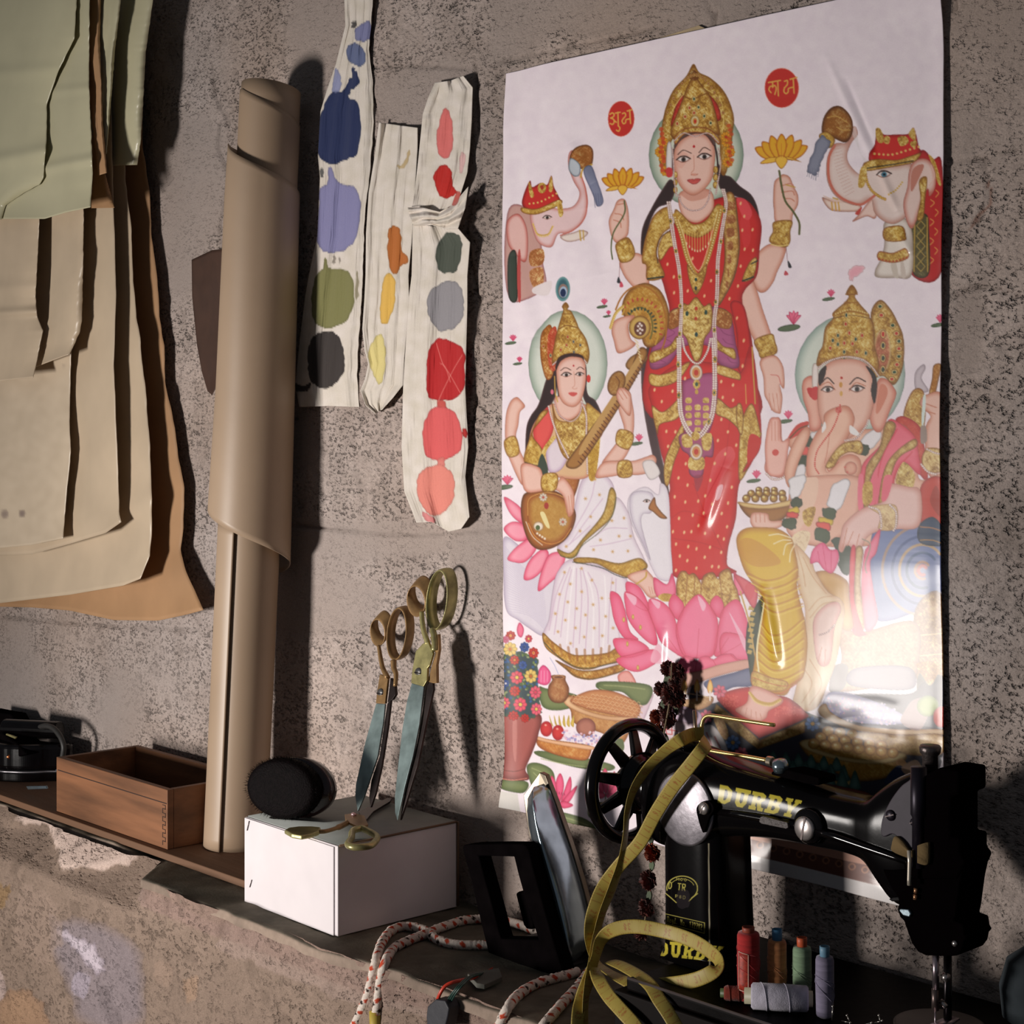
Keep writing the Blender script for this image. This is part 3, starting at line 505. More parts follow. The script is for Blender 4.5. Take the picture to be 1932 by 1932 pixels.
    c.P('1576,515 1620,580 1700,620 1790,700 1850,800 1890,940 1880,1060 1870,1200 1830,1380 1790,1360 1780,1120 1720,1050 1590,1020 1480,1050 1400,1140 1380,1370 1330,1340 1310,1200 1330,1010 1360,860 1420,720 1520,610', (200, 152, 62), edge=(140, 88, 30), r=6, gold=1.)
    for x, y in ((1340, 1130), (1350, 1260), (1365, 1360), (1320, 1210), (1835, 1130), (1860, 1210), (1845, 1290), (1830, 1090)): flower(c, x, y, 44, (236, 160, 40), (190, 60, 30), 9)
    for k in range(10): c.E(1325+(k*7) % 25, 1030+k*36, 18, 18, (206, 76, 40), a=.8); c.E(1850+(k*11) % 30, 1000+k*34, 18, 16, (206, 76, 40), a=.7)
    c.P('1450,810 1500,760 1490,900 1440,1000 1400,990', (196, 50, 40), edge=(140, 40, 26), r=3, gold=.3); c.P('1690,760 1760,830 1790,940 1750,960 1700,880', (196, 50, 40), edge=(140, 40, 26), r=3, gold=.3)
    c.P('1580,610 1640,680 1700,760 1740,870 1770,1000 1780,1080 1700,1040 1590,1050 1500,1050 1430,1110 1400,1040 1450,900 1500,770 1530,690', (208, 160, 70), edge=(134, 80, 30), r=5, gold=1.1)
    c.S('1480,750 1560,790 1690,740', 10, (140, 88, 30)); c.P('1540,600 1580,560 1625,610 1600,640 1560,640', (120, 70, 30), gold=.7)
    c.S('1400,900 1460,800 1500,750', 7, (236, 206, 120)); c.S('1660,700 1780,790 1810,930 1800,1060', 7, (236, 206, 120))
    for i, (x, y) in enumerate(((1580, 790), (1545, 860), (1615, 855), (1510, 930), (1660, 925), (1450, 985), (1710, 980), (1580, 900))): c.E(x, y, 17, 25, (236, 214, 150), edge=(160, 110, 50), r=1); c.E(x, y, 8, 12, (180, 60, 40) if i % 2 else (60, 80, 60))
    c.E(1588, 965, 34, 46, (232, 214, 170), edge=(180, 140, 70), r=2); c.E(1588, 965, 18, 26, (206, 150, 70)); c.E(1588, 967, 10, 15, (200, 50, 40))
    c.P('1430,1100 1480,1040 1590,1010 1700,1030 1780,1110 1770,1150 1700,1075 1590,1055 1500,1075 1440,1150', GLD, gold=1.1, edge=(160, 80, 40), r=2); pearls(c, '1430,1120 1500,1060 1590,1085 1690,1060 1770,1130', 4, 11)
    for k in range(22):
        t = k/21; x = 1350+480*t; y = 980-380*math.sin(math.pi*t)**.8; c.E(x, y, 13, 16, (232, 204, 126), edge=(140, 86, 30), r=1); c.E(x, y, 5, 7, (150, 70, 40))
    c.P('1375,1150 1405,1150 1412,1340 1370,1340', (238, 228, 224), edge=(190, 176, 176), r=2); c.P('1370,1340 1412,1340 1415,1400 1375,1405', (206, 60, 60))
    for y0 in (1360, 1420, 1480): c.E(1440, y0+30, 17, 26, GLD, gold=.9, edge=GLE, r=1); c.E(1752, y0-10, 19, 28, GLD, gold=.9, edge=GLE, r=1)
    pearls(c, '1415,1180 1425,1300 1430,1420 1450,1560', 4, 10); pearls(c, '1770,1180 1790,1300 1775,1420 1755,1540', 4, 10)
def veena_gourd(c):
    c.T(1140, 240, 4.2)
    c.P('190,1460 210,1350 280,1270 380,1240 480,1290 540,1400 560,1520 530,1650 440,1740 370,1730 330,1620 240,1540', (196, 140, 50), edge=(130, 78, 26), r=6, gold=.45)
    for rr, col in ((1., (176, 110, 40)), (.72, (206, 160, 60)), (.48, (120, 110, 50))):
        c.S([(330+210*rr*math.cos(t), 1590-330*rr*math.sin(t)) for t in np.linspace(-.6, 2.7, 12)], 12, col)
    for k in range(13):
        t = -.3+k*.22; c.E(330+175*math.cos(t), 1580-215*math.sin(t), 8, 16, (190, 80, 50), rot=90-math.degrees(t)); c.E(330+125*math.cos(t), 1580-140*math.sin(t), 7, 14, (60, 70, 50), rot=90-math.degrees(t))
    c.E(330, 1590, 84, 92, (210, 172, 92), edge=(140, 90, 36), r=3); c.E(333, 1600, 48, 58, (110, 66, 50)); c.dots('318,1580 345,1575 333,1600 315,1615 350,1610 335,1635 330,1560', 9, (240, 226, 216), edge=(150, 110, 100))
    c.P('110,1620 130,1540 220,1500 290,1500 240,1570 260,1680 300,1720 240,1770 160,1790 130,1700', SK, edge=SKE, r=5)
    c.S('100,1590 140,1480 200,1420', 22, GLD); c.dots('100,1600 140,1490 200,1430', 7, (240, 210, 130), step=14)
    # neck
    c.T(940, 480, 4.6)
    c.P('1165,960 1200,900 1260,860 1300,820 1350,880 1340,930 1250,1000 1190,1000', (176, 128, 70), edge=(116, 76, 36), r=3)
    c.P('1280,820 1350,860 1260,1060 1110,1320 850,1720 740,1850 640,1830 720,1700 1060,1240 1190,1040', (170, 118, 60), edge=(110, 68, 30), r=3)
    c.P('1262,900 1310,900 1180,1120 820,1690 780,1650 1130,1110', (196, 152, 90))
    for k in range(31):
        t = k/30.; x = 1330-560*t; y = 930+870*t; c.S([(x-22, y-6), (x+6, y+22)], 9, (104, 60, 34)); 
    for k in range(7): c.S([(1240+k*8, 740+k*30), (1270+k*5, 770+k*28)], 9, (238, 216, 170))
    c.E(1085, 1120, 72, 110, (168, 116, 56), rot=20, edge=(110, 66, 30), r=3, gold=.3); c.S('1080,1060 1110,1110 1090,1190', 8, (116, 70, 34))
def saraswati(c):
    c.T(940, 860, 4.111)
    # swan & tail
    c.P('80,640 200,700 330,800 470,860 520,920 480,1100 440,1300 380,1390 270,1330 190,1270 110,1200 85,1000', (226, 216, 226), edge=(190, 176, 196), r=6)
    for k in range(26):
        t = k/25.; c.S([(90+30*t, 700+t*500), (220+60*t, 860+t*380), (380+40*t, 950+t*420)], 3, (196, 184, 206))
    c.P('1060,330 1110,270 1200,240 1290,300 1310,210 1370,300 1390,700 1400,940 1300,950 1240,860 1170,700 1100,560 1060,440', (240, 232, 238), edge=(222, 208, 220), r=5)
    c.P('1070,360 1090,290 1160,270 1240,290 1260,370 1230,440 1170,450 1160,540 1230,800 1180,700 1090,500', (236, 228, 234), edge=(204, 190, 206), r=5)
    c.P('1215,400 1260,320 1275,380 1320,440 1358,480 1310,480 1250,430', (176, 112, 50), edge=(120, 70, 30), r=2); eye(c, 1200, 350, 24)
    # pink lotus behind
    for q in ('90,320 150,350 220,420 230,520 170,490 120,420', '85,560 150,510 240,540 260,640 180,660 120,620', '110,790 180,700 300,630 330,720 240,820 150,820', '230,950 270,820 380,720 430,760 380,880 300,950', '345,1045 370,900 440,760 560,760 520,900 440,980'):
        c.P(q, (248, 156, 176), edge=(226, 84, 116), r=5)
    # skirt
    c.P('500,900 620,800 900,880 1040,940 1060,1180 1030,1400 980,1600 720,1720 550,1600 380,1430 430,1260 460,1050', (238, 226, 232), edge=(210, 186, 204), r=7)
    for q in ('560,900 480,1100 430,1350', '610,880 560,1100 520,1400', '650,870 640,1150 620,1480', '700,880 740,1100 720,1500', '740,900 820,1080 830,1480', '930,940 910,1150 900,1450', '960,950 960,1150 990,1400', '600,860 520,1080 470,1380', '680,870 690,1100 670,1450'): c.S(q, 9, (214, 186, 206), a=.75)
    for q in ('630,860 600,1100 570,1450', '720,900 780,1100 780,1480', '870,930 880,1150 860,1480'): c.S(q, 12, (250, 242, 244), a=.8)
    c.P('380,1370 460,1440 600,1530 720,1540 900,1520 1000,1460 1030,1540 990,1590 860,1620 760,1650 640,1640 500,1560 400,1480', (204, 150, 60), edge=(140, 90, 30), r=3, gold=.7)
    c.P('480,1580 640,1650 760,1660 880,1640 1040,1600 1020,1660 900,1700 760,1730 640,1710 560,1650', (190, 130, 50), edge=(130, 84, 30), r=3, gold=.7)
    c.S('385,1440 500,1550 640,1630 760,1640 880,1615 1040,1570', 6, (70, 70, 50)); c.S('560,1640 640,1700 760,1725 900,1700 1040,1650', 4, (90, 80, 50))
    for k in range(9): c.S([(450+k*66, 1440+60*math.sin(k/8*3)), (470+k*62, 1520+70*math.sin(k/8*3.1))], 20, (150, 84, 30), a=.5)
    # thighs
    c.P('500,700 600,600 660,300 720,160 830,130 930,200 950,330 870,500 750,600 680,740 560,760', (240, 230, 236), edge=(208, 186, 204), r=7)
    c.P('650,790 720,620 880,520 960,320 1060,440 1100,620 1180,790 1200,860 1080,920 900,880 760,820', (240, 230, 236), edge=(212, 192, 206), r=6)
    for q in ('640,560 760,350 800,200', '600,680 700,540 860,330', '560,710 660,630 760,540', '800,620 900,560 1050,560', '760,700 900,680 1080,640'): c.S(q, 9, (214, 188, 208), a=.7)
    c.P('500,720 600,750 700,640 860,450 920,250 965,310 930,470 800,590 700,680 640,780 540,780', (196, 156, 70), edge=(130, 100, 40), r=3, gold=.5)
    c.P('640,790 800,790 980,830 1130,790 1190,820 1200,870 1080,940 940,900 800,830 650,830', (202, 156, 56), edge=(140, 100, 36), r=4, gold=.5); c.S('620,820 740,840 860,870 960,920 1060,940 1190,870', 6, (70, 76, 70)); c.S('520,770 620,790 700,690 830,590 930,470 965,320', 5, (86, 90, 60))
    rs = np.random.RandomState(4)
    for x, y in ((800, 180), (725, 330), (835, 300), (765, 470), (680, 580), (570, 700), (930, 500), (1025, 480), (840, 650), (985, 620), (1075, 620), (935, 740), (1055, 735), (785, 725), (555, 900), (690, 870), (770, 960), (600, 990), (515, 1070), (690, 1050), (850, 1100), (580, 1130), (780, 1150), (650, 1180), (480, 1220), (720, 1230), (880, 1240), (560, 1270), (640, 1330), (790, 1330), (940, 1330), (500, 1360), (710, 1400), (855, 1390), (600, 1450), (935, 980), (920, 1100)):
        c.dots([(x, y)], 9, (206, 160, 110)); 
        for k in range(6): c.S([(x, y), (x+17*math.cos(k*1.05), y+17*math.sin(k*1.05))], 3, (214, 176, 130))
    # feet
    c.P('1050,930 1180,880 1220,900 1290,990 1310,1050 1280,1090 1220,1090 1150,1010', SK, edge=SKE, r=4); c.S('1120,990 1190,940 1200,900', 12, GLD)
    for k in range(4): c.S([(1220+k*20, 1010+k*4), (1235+k*16, 1070-k*3)], 4, SKE)
    c.P('980,1700 1060,1660 1120,1740 1120,1800 1080,1840 1020,1800', (240, 170, 160), edge=(210, 110, 100), r=3)
    for k in range(4): c.S([(1030+k*20, 1740), (1050+k*16, 1810)], 4, (214, 110, 100))
    # gourd body
    c.P('215,470 222,330 270,280 420,260 540,300 640,420 630,540 560,650 450,715 340,720 260,640', (168, 100, 48), edge=(104, 58, 26), r=6)
    c.P('265,460 280,330 420,290 540,330 620,430 600,560 530,650 440,680 340,620 280,540', (190, 140, 66), edge=(160, 90, 40), r=8, gold=.15)
    c.S('265,460 280,330 420,285 550,320 630,430', 5, (226, 170, 90)); c.S('270,520 330,630 440,680 540,650 610,560', 6, (220, 150, 70))
    c.P('365,445 400,440 440,550 410,545', (236, 220, 160)); c.E(350, 545, 40, 36, (240, 228, 210), edge=(190, 150, 110), r=2); c.E(345, 555, 18, 20, (90, 104, 60)); flower(c, 545, 510, 34, (240, 214, 190), (200, 90, 70)); flower(c, 390, 320, 34, (240, 220, 200), (200, 80, 70))
    c.S('250,510 300,620 380,690', 7, (226, 206, 186)); c.E(415, 385, 18, 26, (170, 60, 50)); c.dots('340,600 370,620 400,640', 9, (240, 226, 206), step=16)
    c.P('560,100 700,-30 790,-40 700,120 660,250 620,330 560,260', (176, 104, 50), edge=(120, 64, 28), r=4, gold=.25)
    # torso
    c.T(940, 480, 4.6)
    c.E(658, 950, 348, 462, (222, 226, 214), edge=(150, 166, 150), r=12)
    # peacock feather + crown
    c.E(615, 305, 62, 105, (60, 100, 110), edge=(120, 170, 170), r=4); c.E(618, 320, 42, 60, (150, 120, 110)); c.E(620, 330, 34, 48, (170, 190, 210)); c.E(618, 338, 24, 36, (28, 44, 84))
    c.P('470,1090 400,1300 330,1400 290,1500 280,1700 300,1740 350,1600 420,1420 520,1290 560,1180 540,960', HAIR, edge=(90, 60, 60), r=2)
    c.P('820,960 830,1200 900,1270 950,1380 890,1340 820,1290 790,1180', HAIR, edge=(90, 60, 60), r=2)
    c.P('410,740 440,650 520,640 540,1000 480,1090 430,950', (190, 120, 54), gold=.9, edge=(150, 80, 30), r=3); c.P('480,720 560,640 560,980 500,980', (196, 76, 50), gold=.5)
    c.P('640,420 668,455 655,480 690,500 740,600 755,640 820,740 850,860 830,950 780,890 700,870 600,900 530,960 530,860 560,700 590,590 620,490 610,455', (208, 164, 76), edge=(144, 94, 34), r=5, gold=1.)
    c.S('585,650 650,620 745,640', 10, (140, 90, 34)); c.S('610,520 690,520', 8, (150, 100, 40))
    for i, (x, y) in enumerate(((710, 760), (650, 790), (770, 790), (600, 830), (715, 850), (660, 720), (510, 880), (440, 800))): c.E(x, y, 14, 22, (236, 214, 150), edge=(160, 110, 50), r=1); c.E(x, y, 7, 11, (180, 60, 40) if i % 2 else (70, 80, 90))
    pearls(c, '530,960 600,905 700,880 780,895 825,940', 5, 12)
    # arms left
    c.P('110,1600 115,1400 150,1280 200,1240 240,1270 275,1320 230,1370 215,1480 195,1580 230,1700 290,1850 250,2000 140,1760', SK, edge=SKE, r=5); bangle(c, '105,1610 190,1580 225,1720 150,1760 110,1700')
    # torso
    c.P('460,1340 560,1290 760,1290 860,1330 960,1400 960,1560 850,1700 830,1930 560,1930 460,1850 300,1800 300,1700 340,1500', (226, 184, 140), edge=SKE, r=5)
    c.P('350,1530 430,1390 490,1330 530,1500 470,1640 400,1700', (232, 90, 84), edge=(206, 60, 60), r=5)
    c.P('400,1400 470,1350 480,1370 420,1440 340,1560 430,1700 400,1830 270,1800 300,1640', GLD, gold=.7, edge=GLE, r=3); c.S('275,1805 400,1840', 9, (70, 60, 40))
    c.P('470,1790 470,1680 540,1600 620,1640 660,1730 600,1860 500,1890', (232, 216, 224), edge=(200, 170, 196), r=5); c.P('430,1700 520,1580 545,1600 470,1700 440,1830', GLD, gold=.7)
    c.P('520,1290 560,1420 640,1450 740,1400 770,1300 830,1400 830,1600 780,1750 640,1770 560,1600', (206, 166, 84), gold=1.1, edge=GLE, r=4)
    c.P('820,1300 900,1340 960,1400 950,1440 840,1560', (214, 176, 84), gold=.5, edge=GLE, r=3); c.P('840,1640 930,1560 940,1620 900,1930 840,1930', (196, 150, 50), gold=.5)
    c.P('550,1240 760,1230 780,1330 740,1400 660,1440 580,1400', SK, edge=SKE, r=4)
    pearls(c, '490,1320 520,1440 580,1600 660,1760', 7, 15); pearls(c, '780,1280 820,1400 820,1600 830,1900', 7, 15); pearls(c, '540,1280 580,1390 680,1450 760,1390 790,1270', 4, 10)
    c.P('390,1830 430,1730 480,1860 460,1930 400,1930', (64, 74, 60))
    c.P('565,1080 560,1000 600,930 680,890 780,900 820,970 822,1080 800,1200 760,1290 700,1325 620,1290 575,1200', (242, 200, 186), edge=SKE, r=6)
    c.P('560,1010 600,930 680,890 780,900 800,930 790,880 690,860 590,890 555,960', (64, 40, 38)); c.S('555,1010 560,1100 580,1230', 10, (60, 40, 38)); c.S('820,980 825,1100 805,1200', 7, (60, 40, 38))
    eye(c, 648, 1048, 40); eye(c, 765, 1044, 34); c.S('600,1010 640,985 690,1005', 6, (80, 50, 42)); c.S('740,1000 770,980 805,1000', 6, (80, 50, 42))
    c.S('715,1020 722,1130 700,1160 725,1170 742,1160', 5, (212, 150, 130)); c.P('665,1205 700,1196 745,1205 720,1230 690,1228', (212, 90, 84)); c.E(713, 968, 7, 8, (180, 30, 36)); c.E(843, 1080, 18, 34, (214, 60, 50)); c.E(522, 1195, 14, 22, (230, 120, 140)); c.S('545,1060 550,1200 570,1280', 9, GLD)
    # arms right
    c.P('1080,1240 1100,1170 1160,1150 1200,1200 1215,1260 1235,1400 1230,1540 1200,1680 1120,1800 1000,1810 960,1800 1080,1640 1150,1530 1110,1370', SK, edge=SKE, r=5); bangle(c, '1105,1520 1230,1560 1190,1690 1080,1640')
    for q in ('1095,1180 1140,1240', '1120,1160 1175,1230', '1150,1150 1200,1210'): c.S(q, 6, SKE)
    c.P('960,1810 1100,1790 1230,1790 1330,1760 1400,1740 1430,1790 1380,1880 1280,1910 1150,1910 1000,1930 900,1930', SK, edge=SKE, r=5); bangle(c, '1100,1800 1205,1795 1215,1920 1100,1925')
    c.P('1310,1810 1400,1790 1460,1900 1370,1950', (236, 226, 224), edge=(200, 190, 190), r=2)
    c.T(940, 860, 4.111)
    c.P('225,60 360,90 400,170 500,200 540,160 600,220 635,300 630,430 590,470 570,380 540,300 480,260 400,270 260,280 220,180', SK, edge=SKE, r=5); bangle(c, '385,150 500,140 490,260 385,270')
    for q in ('560,320 575,440', '590,310 605,450', '610,300 622,420'): c.S(q, 4, SKE)
def pedestal(c):
    c.T(1130, 1060, 4.83)
    c.P('560,140 680,200 730,100 760,300 600,320', (246, 130, 160), edge=PNKE, r=4); c.P('1290,110 1310,100 1380,240 1370,290 1310,280', PNK, edge=PNKE, r=3); c.P('1400,210 1440,180 1480,240 1440,340 1390,280', (220, 90, 100), edge=PNKE, r=3)
    # gold hems / feet
    c.P('600,310 660,280 740,300 720,350 640,350', GLD, gold=.5)
    c.P('770,180 800,90 850,80 880,110 930,100 980,160 1000,200 1020,120 1100,90 1150,150 1170,90 1250,60 1290,180 1330,280 1300,400 780,420 770,300', (208, 164, 84), edge=(150, 90, 40), r=4, gold=.9)
    for q in ('870,120 850,380', '1000,150 990,380', '1160,110 1200,400', '940,110 930,380'): c.S(q, 8, (150, 90, 44), a=.7)
    PET = ('160,270 240,300 290,420 340,620 420,700 300,690 210,560 170,400', '300,200 340,180 440,240 520,420 440,420 330,330', '295,270 400,310 500,420 560,560 600,730 540,740 420,640 330,520 300,400', '190,700 300,690 420,710 520,790 400,850 280,860 220,800', '220,880 380,830 560,790 640,850 560,930 420,990 300,960',
           '740,290 800,330 840,400 800,520 740,480 700,380', '1140,300 1200,380 1180,500 1110,460 1080,370', '1330,340 1420,560 1400,700 1250,800 1120,840 1160,560 1200,420', '1200,640 1430,700 1460,880 1300,880 1180,830', '530,330 640,360 730,450 770,560 800,700 860,860 760,820 640,720 560,560 510,420', '970,290 1060,370 1140,500 1150,650 1110,840 960,870 840,840 780,700 775,560 850,400')
    for q in PET: c.P(q, (247, 126, 160), edge=(232, 84, 120), r=8); 
    for q in PET: c.S(q, 4, (206, 60, 86), closed=True, a=.75)
    c.P('760,980 800,890 860,850 930,870 960,900 1000,860 1060,850 1110,880 1180,840 1280,830 1340,880 1465,880 1430,900 1200,930 1000,980 880,1020 780,1040', (247, 120, 150), edge=(226, 80, 116), r=5)
    for q in ('960,870 950,1000', '1100,870 1140,940', '780,840 860,860 960,900', '1270,840 1330,890', '980,600 960,860', '1250,680 1160,820', '700,690 780,800'): c.S(q, 4, (200, 56, 80), a=.8)
    c.P('560,800 620,740 700,860 760,930 640,920 540,900', (252, 190, 206), a=.8)
    for q in ('300,280 400,320 380,390', '535,335 620,365 600,420', '965,300 1040,380 1010,440', '1250,450 1320,560 1400,700 1400,800 1330,640'): c.P(q, (252, 206, 222), a=.75)
    for x, y in ((370, 495), (440, 590), (320, 740), (420, 955), (285, 520)): c.E(x, y, 12, 24, (232, 200, 110), edge=(180, 130, 60), r=1)
    c.P('780,1040 1000,980 1200,920 1460,880 1475,960 1300,990 1060,1060 880,1140 800,1200', (222, 168, 150), edge=(196, 140, 120), r=3)
    c.P('1040,1080 1300,1000 1480,960 1470,1110 1300,1130 1180,1180 1080,1160', (120, 122, 150), edge=(80, 84, 120), r=6)
def lower_sari(c):
    c.T(1180, 640, 3.864)
    c.P('230,340 440,180 700,180 870,260 960,60 1030,700 960,900 870,1060 850,1300 800,1500 790,1640 840,1700 400,1720 360,1200 370,1060 300,800 240,500', (214, 44, 40), edge=(176, 30, 30), r=8)
    c.P('700,860 800,780 840,860 760,1000 700,1200 620,1280 640,1100', (236, 110, 120), a=.55); c.P('720,1080 760,1060 740,1150 710,1170', (250, 210, 220), a=.8)
    for q in ('540,1050 620,1250 790,1600', '380,1300 480,1250 640,1300', '400,1450 600,1480 780,1540', '700,400 640,700 560,1050', '800,600 760,900 640,1150'): c.S(q, 8, (170, 26, 30), a=.35)
    # gold folds
    c.P('225,255 300,260 400,230 500,170 510,190 430,300 320,345 230,330', (214, 172, 84), gold=.8, edge=GLE, r=2); c.P('720,190 860,240 880,290 850,295 710,250', (214, 172, 84), gold=.8, edge=GLE, r=2)
    c.P('240,490 320,530 430,430 460,330 500,320 440,560 300,620 280,690', (214, 172, 84), gold=.9, edge=GLE, r=2); c.P('710,430 800,500 860,490 890,600 880,690 850,640 780,580 700,540', (214, 172, 84), gold=.9, edge=GLE, r=2)
    c.P('330,1030 340,860 440,650 480,600 450,760 400,900 360,1060', (206, 164, 74), gold=.9, edge=GLE, r=2); c.P('880,640 960,470 1020,660 1020,720 900,960 940,930 870,1020', (206, 164, 74), gold=.8, edge=GLE, r=2); c.P('945,700 1025,730 1000,830 930,900', (206, 52, 44))
    c.P('460,330 480,300 700,260 690,560 600,760 480,700', (176, 84, 130), edge=(140, 50, 90), r=5)
    for x, y0, y1 in ((505, 430, 640), (570, 480, 700), (630, 430, 640)):
        for k in range(4): c.P([(x-18, y0+k*55), (x+18, y0+k*55), (x+20, y0+34+k*55), (x-20, y0+34+k*55)], (216, 178, 96), gold=.7)
    c.P('450,690 660,690 680,850 620,860 610,980 560,1010 510,970 510,850 455,800', (170, 80, 118), edge=(130, 50, 84), r=3); c.P('460,700 520,700 530,780 465,780', (214, 176, 90), gold=.8); c.P('600,700 670,690 660,800 610,800', (214, 176, 90), gold=.8); c.P('515,860 610,860 612,945 510,945', (214, 176, 90), gold=.8); c.P('545,1000 610,1000 570,1110', (150, 50, 70), a=.6)
    pearls(c, '425,0 430,200 430,400 445,560 500,680 560,720 620,680 680,560 700,380 700,180 690,0', 8, 16); pearls(c, '442,0 447,200 447,400 462,560 512,665 560,700 608,665 664,550 684,380 684,180 674,0', 8, 16)
    pearls(c, '460,0 480,90 540,170 590,170 640,90 660,0', 7, 14)
    for y in (245, 820): c.E(560, y, 46, 60, (236, 222, 206), edge=(170, 130, 110), r=2); c.E(560, y, 30, 40, (214, 150, 90)); c.E(560, y, 16, 22, (200, 60, 40))
    c.E(563, 330, 26, 34, GLD, gold=.8); c.E(563, 330, 10, 16, (60, 90, 70)); c.E(563, 385, 12, 18, GLD); c.E(555, 705, 30, 34, GLD, gold=.8)
    for x, y in ((430, 185), (435, 410), (690, 390), (650, 600), (695, 150)): c.E(x, y, 14, 24, GLD, gold=.8); c.E(x, y, 6, 10, (60, 90, 70))
    c.P('850,490 880,470 900,560 890,690 870,680 850,600', GLD, gold=1, edge=GLE, r=2); c.S('915,330 920,470', 8, (226, 160, 80)); c.S('960,60 975,300 985,470', 10, GLD)
    for x, y in ((480, 288), (390, 380), (312, 455), (260, 370), (740, 310), (825, 335), (750, 425), (825, 445), (740, 585), (345, 672), (410, 675), (787, 675), (715, 738), (357, 780), (848, 772), (768, 836), (485, 907), (693, 905), (433, 1010), (663, 1027), (498, 1062), (818, 1077), (405, 1147), (628, 1140), (482, 1185), (577, 1178), (688, 1200), (793, 1192), (437, 1303), (537, 1280), (620, 1265), (748, 1268), (580, 1356), (677, 1333), (788, 1364), (393, 1400), (475, 1405), (528, 1400), (630, 1412), (722, 1432), (766, 1453), (416, 1490), (506, 1508), (567, 1524), (665, 1513), (748, 1550), (445, 1577), (500, 1610), (628, 1585), (568, 1664), (682, 1652), (730, 1655), (418, 1680), (900, 10), (893, 195)):
        c.E(x, y, 9, 15, (248, 206, 160), rot=15, edge=(240, 150, 100), r=1)
    c.T(1140, 240, 4.2)
    for x, y in ((545, 1090), (705, 1300), (835, 1340), (885, 1220), (598, 1315), (595, 1190), (740, 1045), (1145, 970), (1210, 978), (1115, 1105), (1095, 1262), (1030, 1362), (1090, 1515), (1145, 1695), (1140, 1895), (1125, 820), (1205, 816), (1140, 710), (1110, 608)): c.E(x, y, 9, 16, (248, 206, 160), rot=15, edge=(240, 150, 100), r=1)
def ganesh(c):
    c.T(1460, 500, 4.2)
    c.E(638, 870, 432, 478, (218, 224, 212), edge=(150, 170, 160), r=12)
    c.P('640,130 612,60 660,10 740,20 720,70 670,110', (244, 176, 188), edge=(248, 200, 206), r=3, rough=1.5)
    # back cushion / throne right, shell, axe
    c.P('1160,990 1150,860 1210,790 1230,820 1200,900 1260,1000', (214, 200, 206), edge=(180, 164, 172), r=3)
    c.P('1300,800 1360,790 1345,900 1310,1040 1265,1030 1290,900', (190, 130, 70), gold=.5, edge=(140, 90, 50), r=2)
    c.P('1060,1200 1130,1000 1220,1010 1230,1260 1150,1300', (206, 160, 80), gold=1., edge=(150, 90, 40), r=3); c.P('1000,1240 1060,1200 1180,1270 1220,1400 1250,1700 1160,1600 1130,1380', (206, 70, 56), edge=(180, 40, 40), r=4, gold=.2)
    c.P('1190,1090 1240,1030 1390,1060 1390,1660 1250,1640 1240,1300 1280,1200 1220,1140', SK, edge=SKE, r=6); c.S('1240,1100 1330,1130', 8, SKE); c.S('1250,1160 1320,1180', 8, SKE)
    c.P('1205,1540 1260,1450 1390,1480 1390,1620 1250,1640', (224, 190, 130), gold=.8, edge=GLE, r=2); pearls(c, '1250,1460 1320,1490 1390,1500', 7, 15); pearls(c, '1200,1580 1260,1640 1390,1670', 8, 16); c.P('1200,1280 1240,1280 1250,1390 1200,1410', (160, 140, 130)); c.P('1215,1050 1240,1050 1225,1250 1205,1250', (220, 232, 226))
    # torso
    c.P('310,1290 480,1280 800,1300 960,1250 1100,1300 1170,1500 1190,1700 1390,1660 1390,1930 1380,2150 250,2200 180,1700 200,1500 150,1400 220,1300', (240, 190, 166), edge=(206, 136, 110), r=8)
    # shawl
    c.P('940,1230 1040,1260 1150,1360 1180,1500 1190,1660 1060,1560 990,1700 960,1930 700,1930 730,1600 880,1420', (240, 110, 130), edge=(216, 66, 84), r=6)
    c.P('920,1250 1000,1280 900,1500 800,1700 790,1930 750,1930 760,1620 870,1440', (190, 146, 76), gold=.6, edge=(140, 100, 50), r=3); c.P('1140,1380 1160,1440 1000,1560 900,1930 860,1930 900,1650 980,1500', (204, 166, 90), gold=.6, edge=GLE, r=3)
    for q in ('1010,1300 880,1560 830,1930', '1130,1480 1000,1640 920,1930', '760,1600 730,1930'): c.S(q, 10, (216, 60, 76), a=.8)
    c.P('1060,1560 1150,1660 1120,1780 1040,1780 1000,1700', (214, 178, 96), gold=.9); c.P('150,1380 220,1270 310,1240 300,1290 230,1350', (206, 70, 60)); c.S('170,1370 240,1300 310,1270', 8, (90, 80, 40))
    # garland
    for q, col in (('270,1390 340,1360 350,1430 280,1440', (62, 72, 50)), ('250,1440 310,1440 310,1500 250,1495', (230, 90, 80)), ('240,1520 300,1510 300,1590 235,1590', (62, 72, 50)), ('220,1610 290,1600 270,1840 200,1830', (238, 230, 232)), ('190,1850 260,1840 255,1930 180,1930', (62, 72, 50)), ('740,1370 830,1300 890,1340 810,1450 740,1430', (240, 232, 234)), ('710,1420 790,1440 770,1510 700,1480', (62, 72, 50)), ('540,1710 640,1720 590,1930 470,1930', (240, 232, 236)), ('340,1330 420,1320 400,1370 340,1370', (238, 230, 230))): c.P(q, col, edge=tuple(v*.82 for v in col), r=2, rough=.8)
    # ears
    c.P('270,920 340,880 380,960 400,1100 410,1280 330,1310 310,1180 270,1050', (238, 180, 160), edge=(206, 120, 100), r=6); c.P('300,980 350,980 370,1040 330,1050', (200, 50, 50)); c.P('345,800 385,800 385,970 345,975', (238, 226, 220), edge=(190, 170, 160), r=2); c.P('340,980 385,970 385,1060 340,1060', (206, 56, 56))
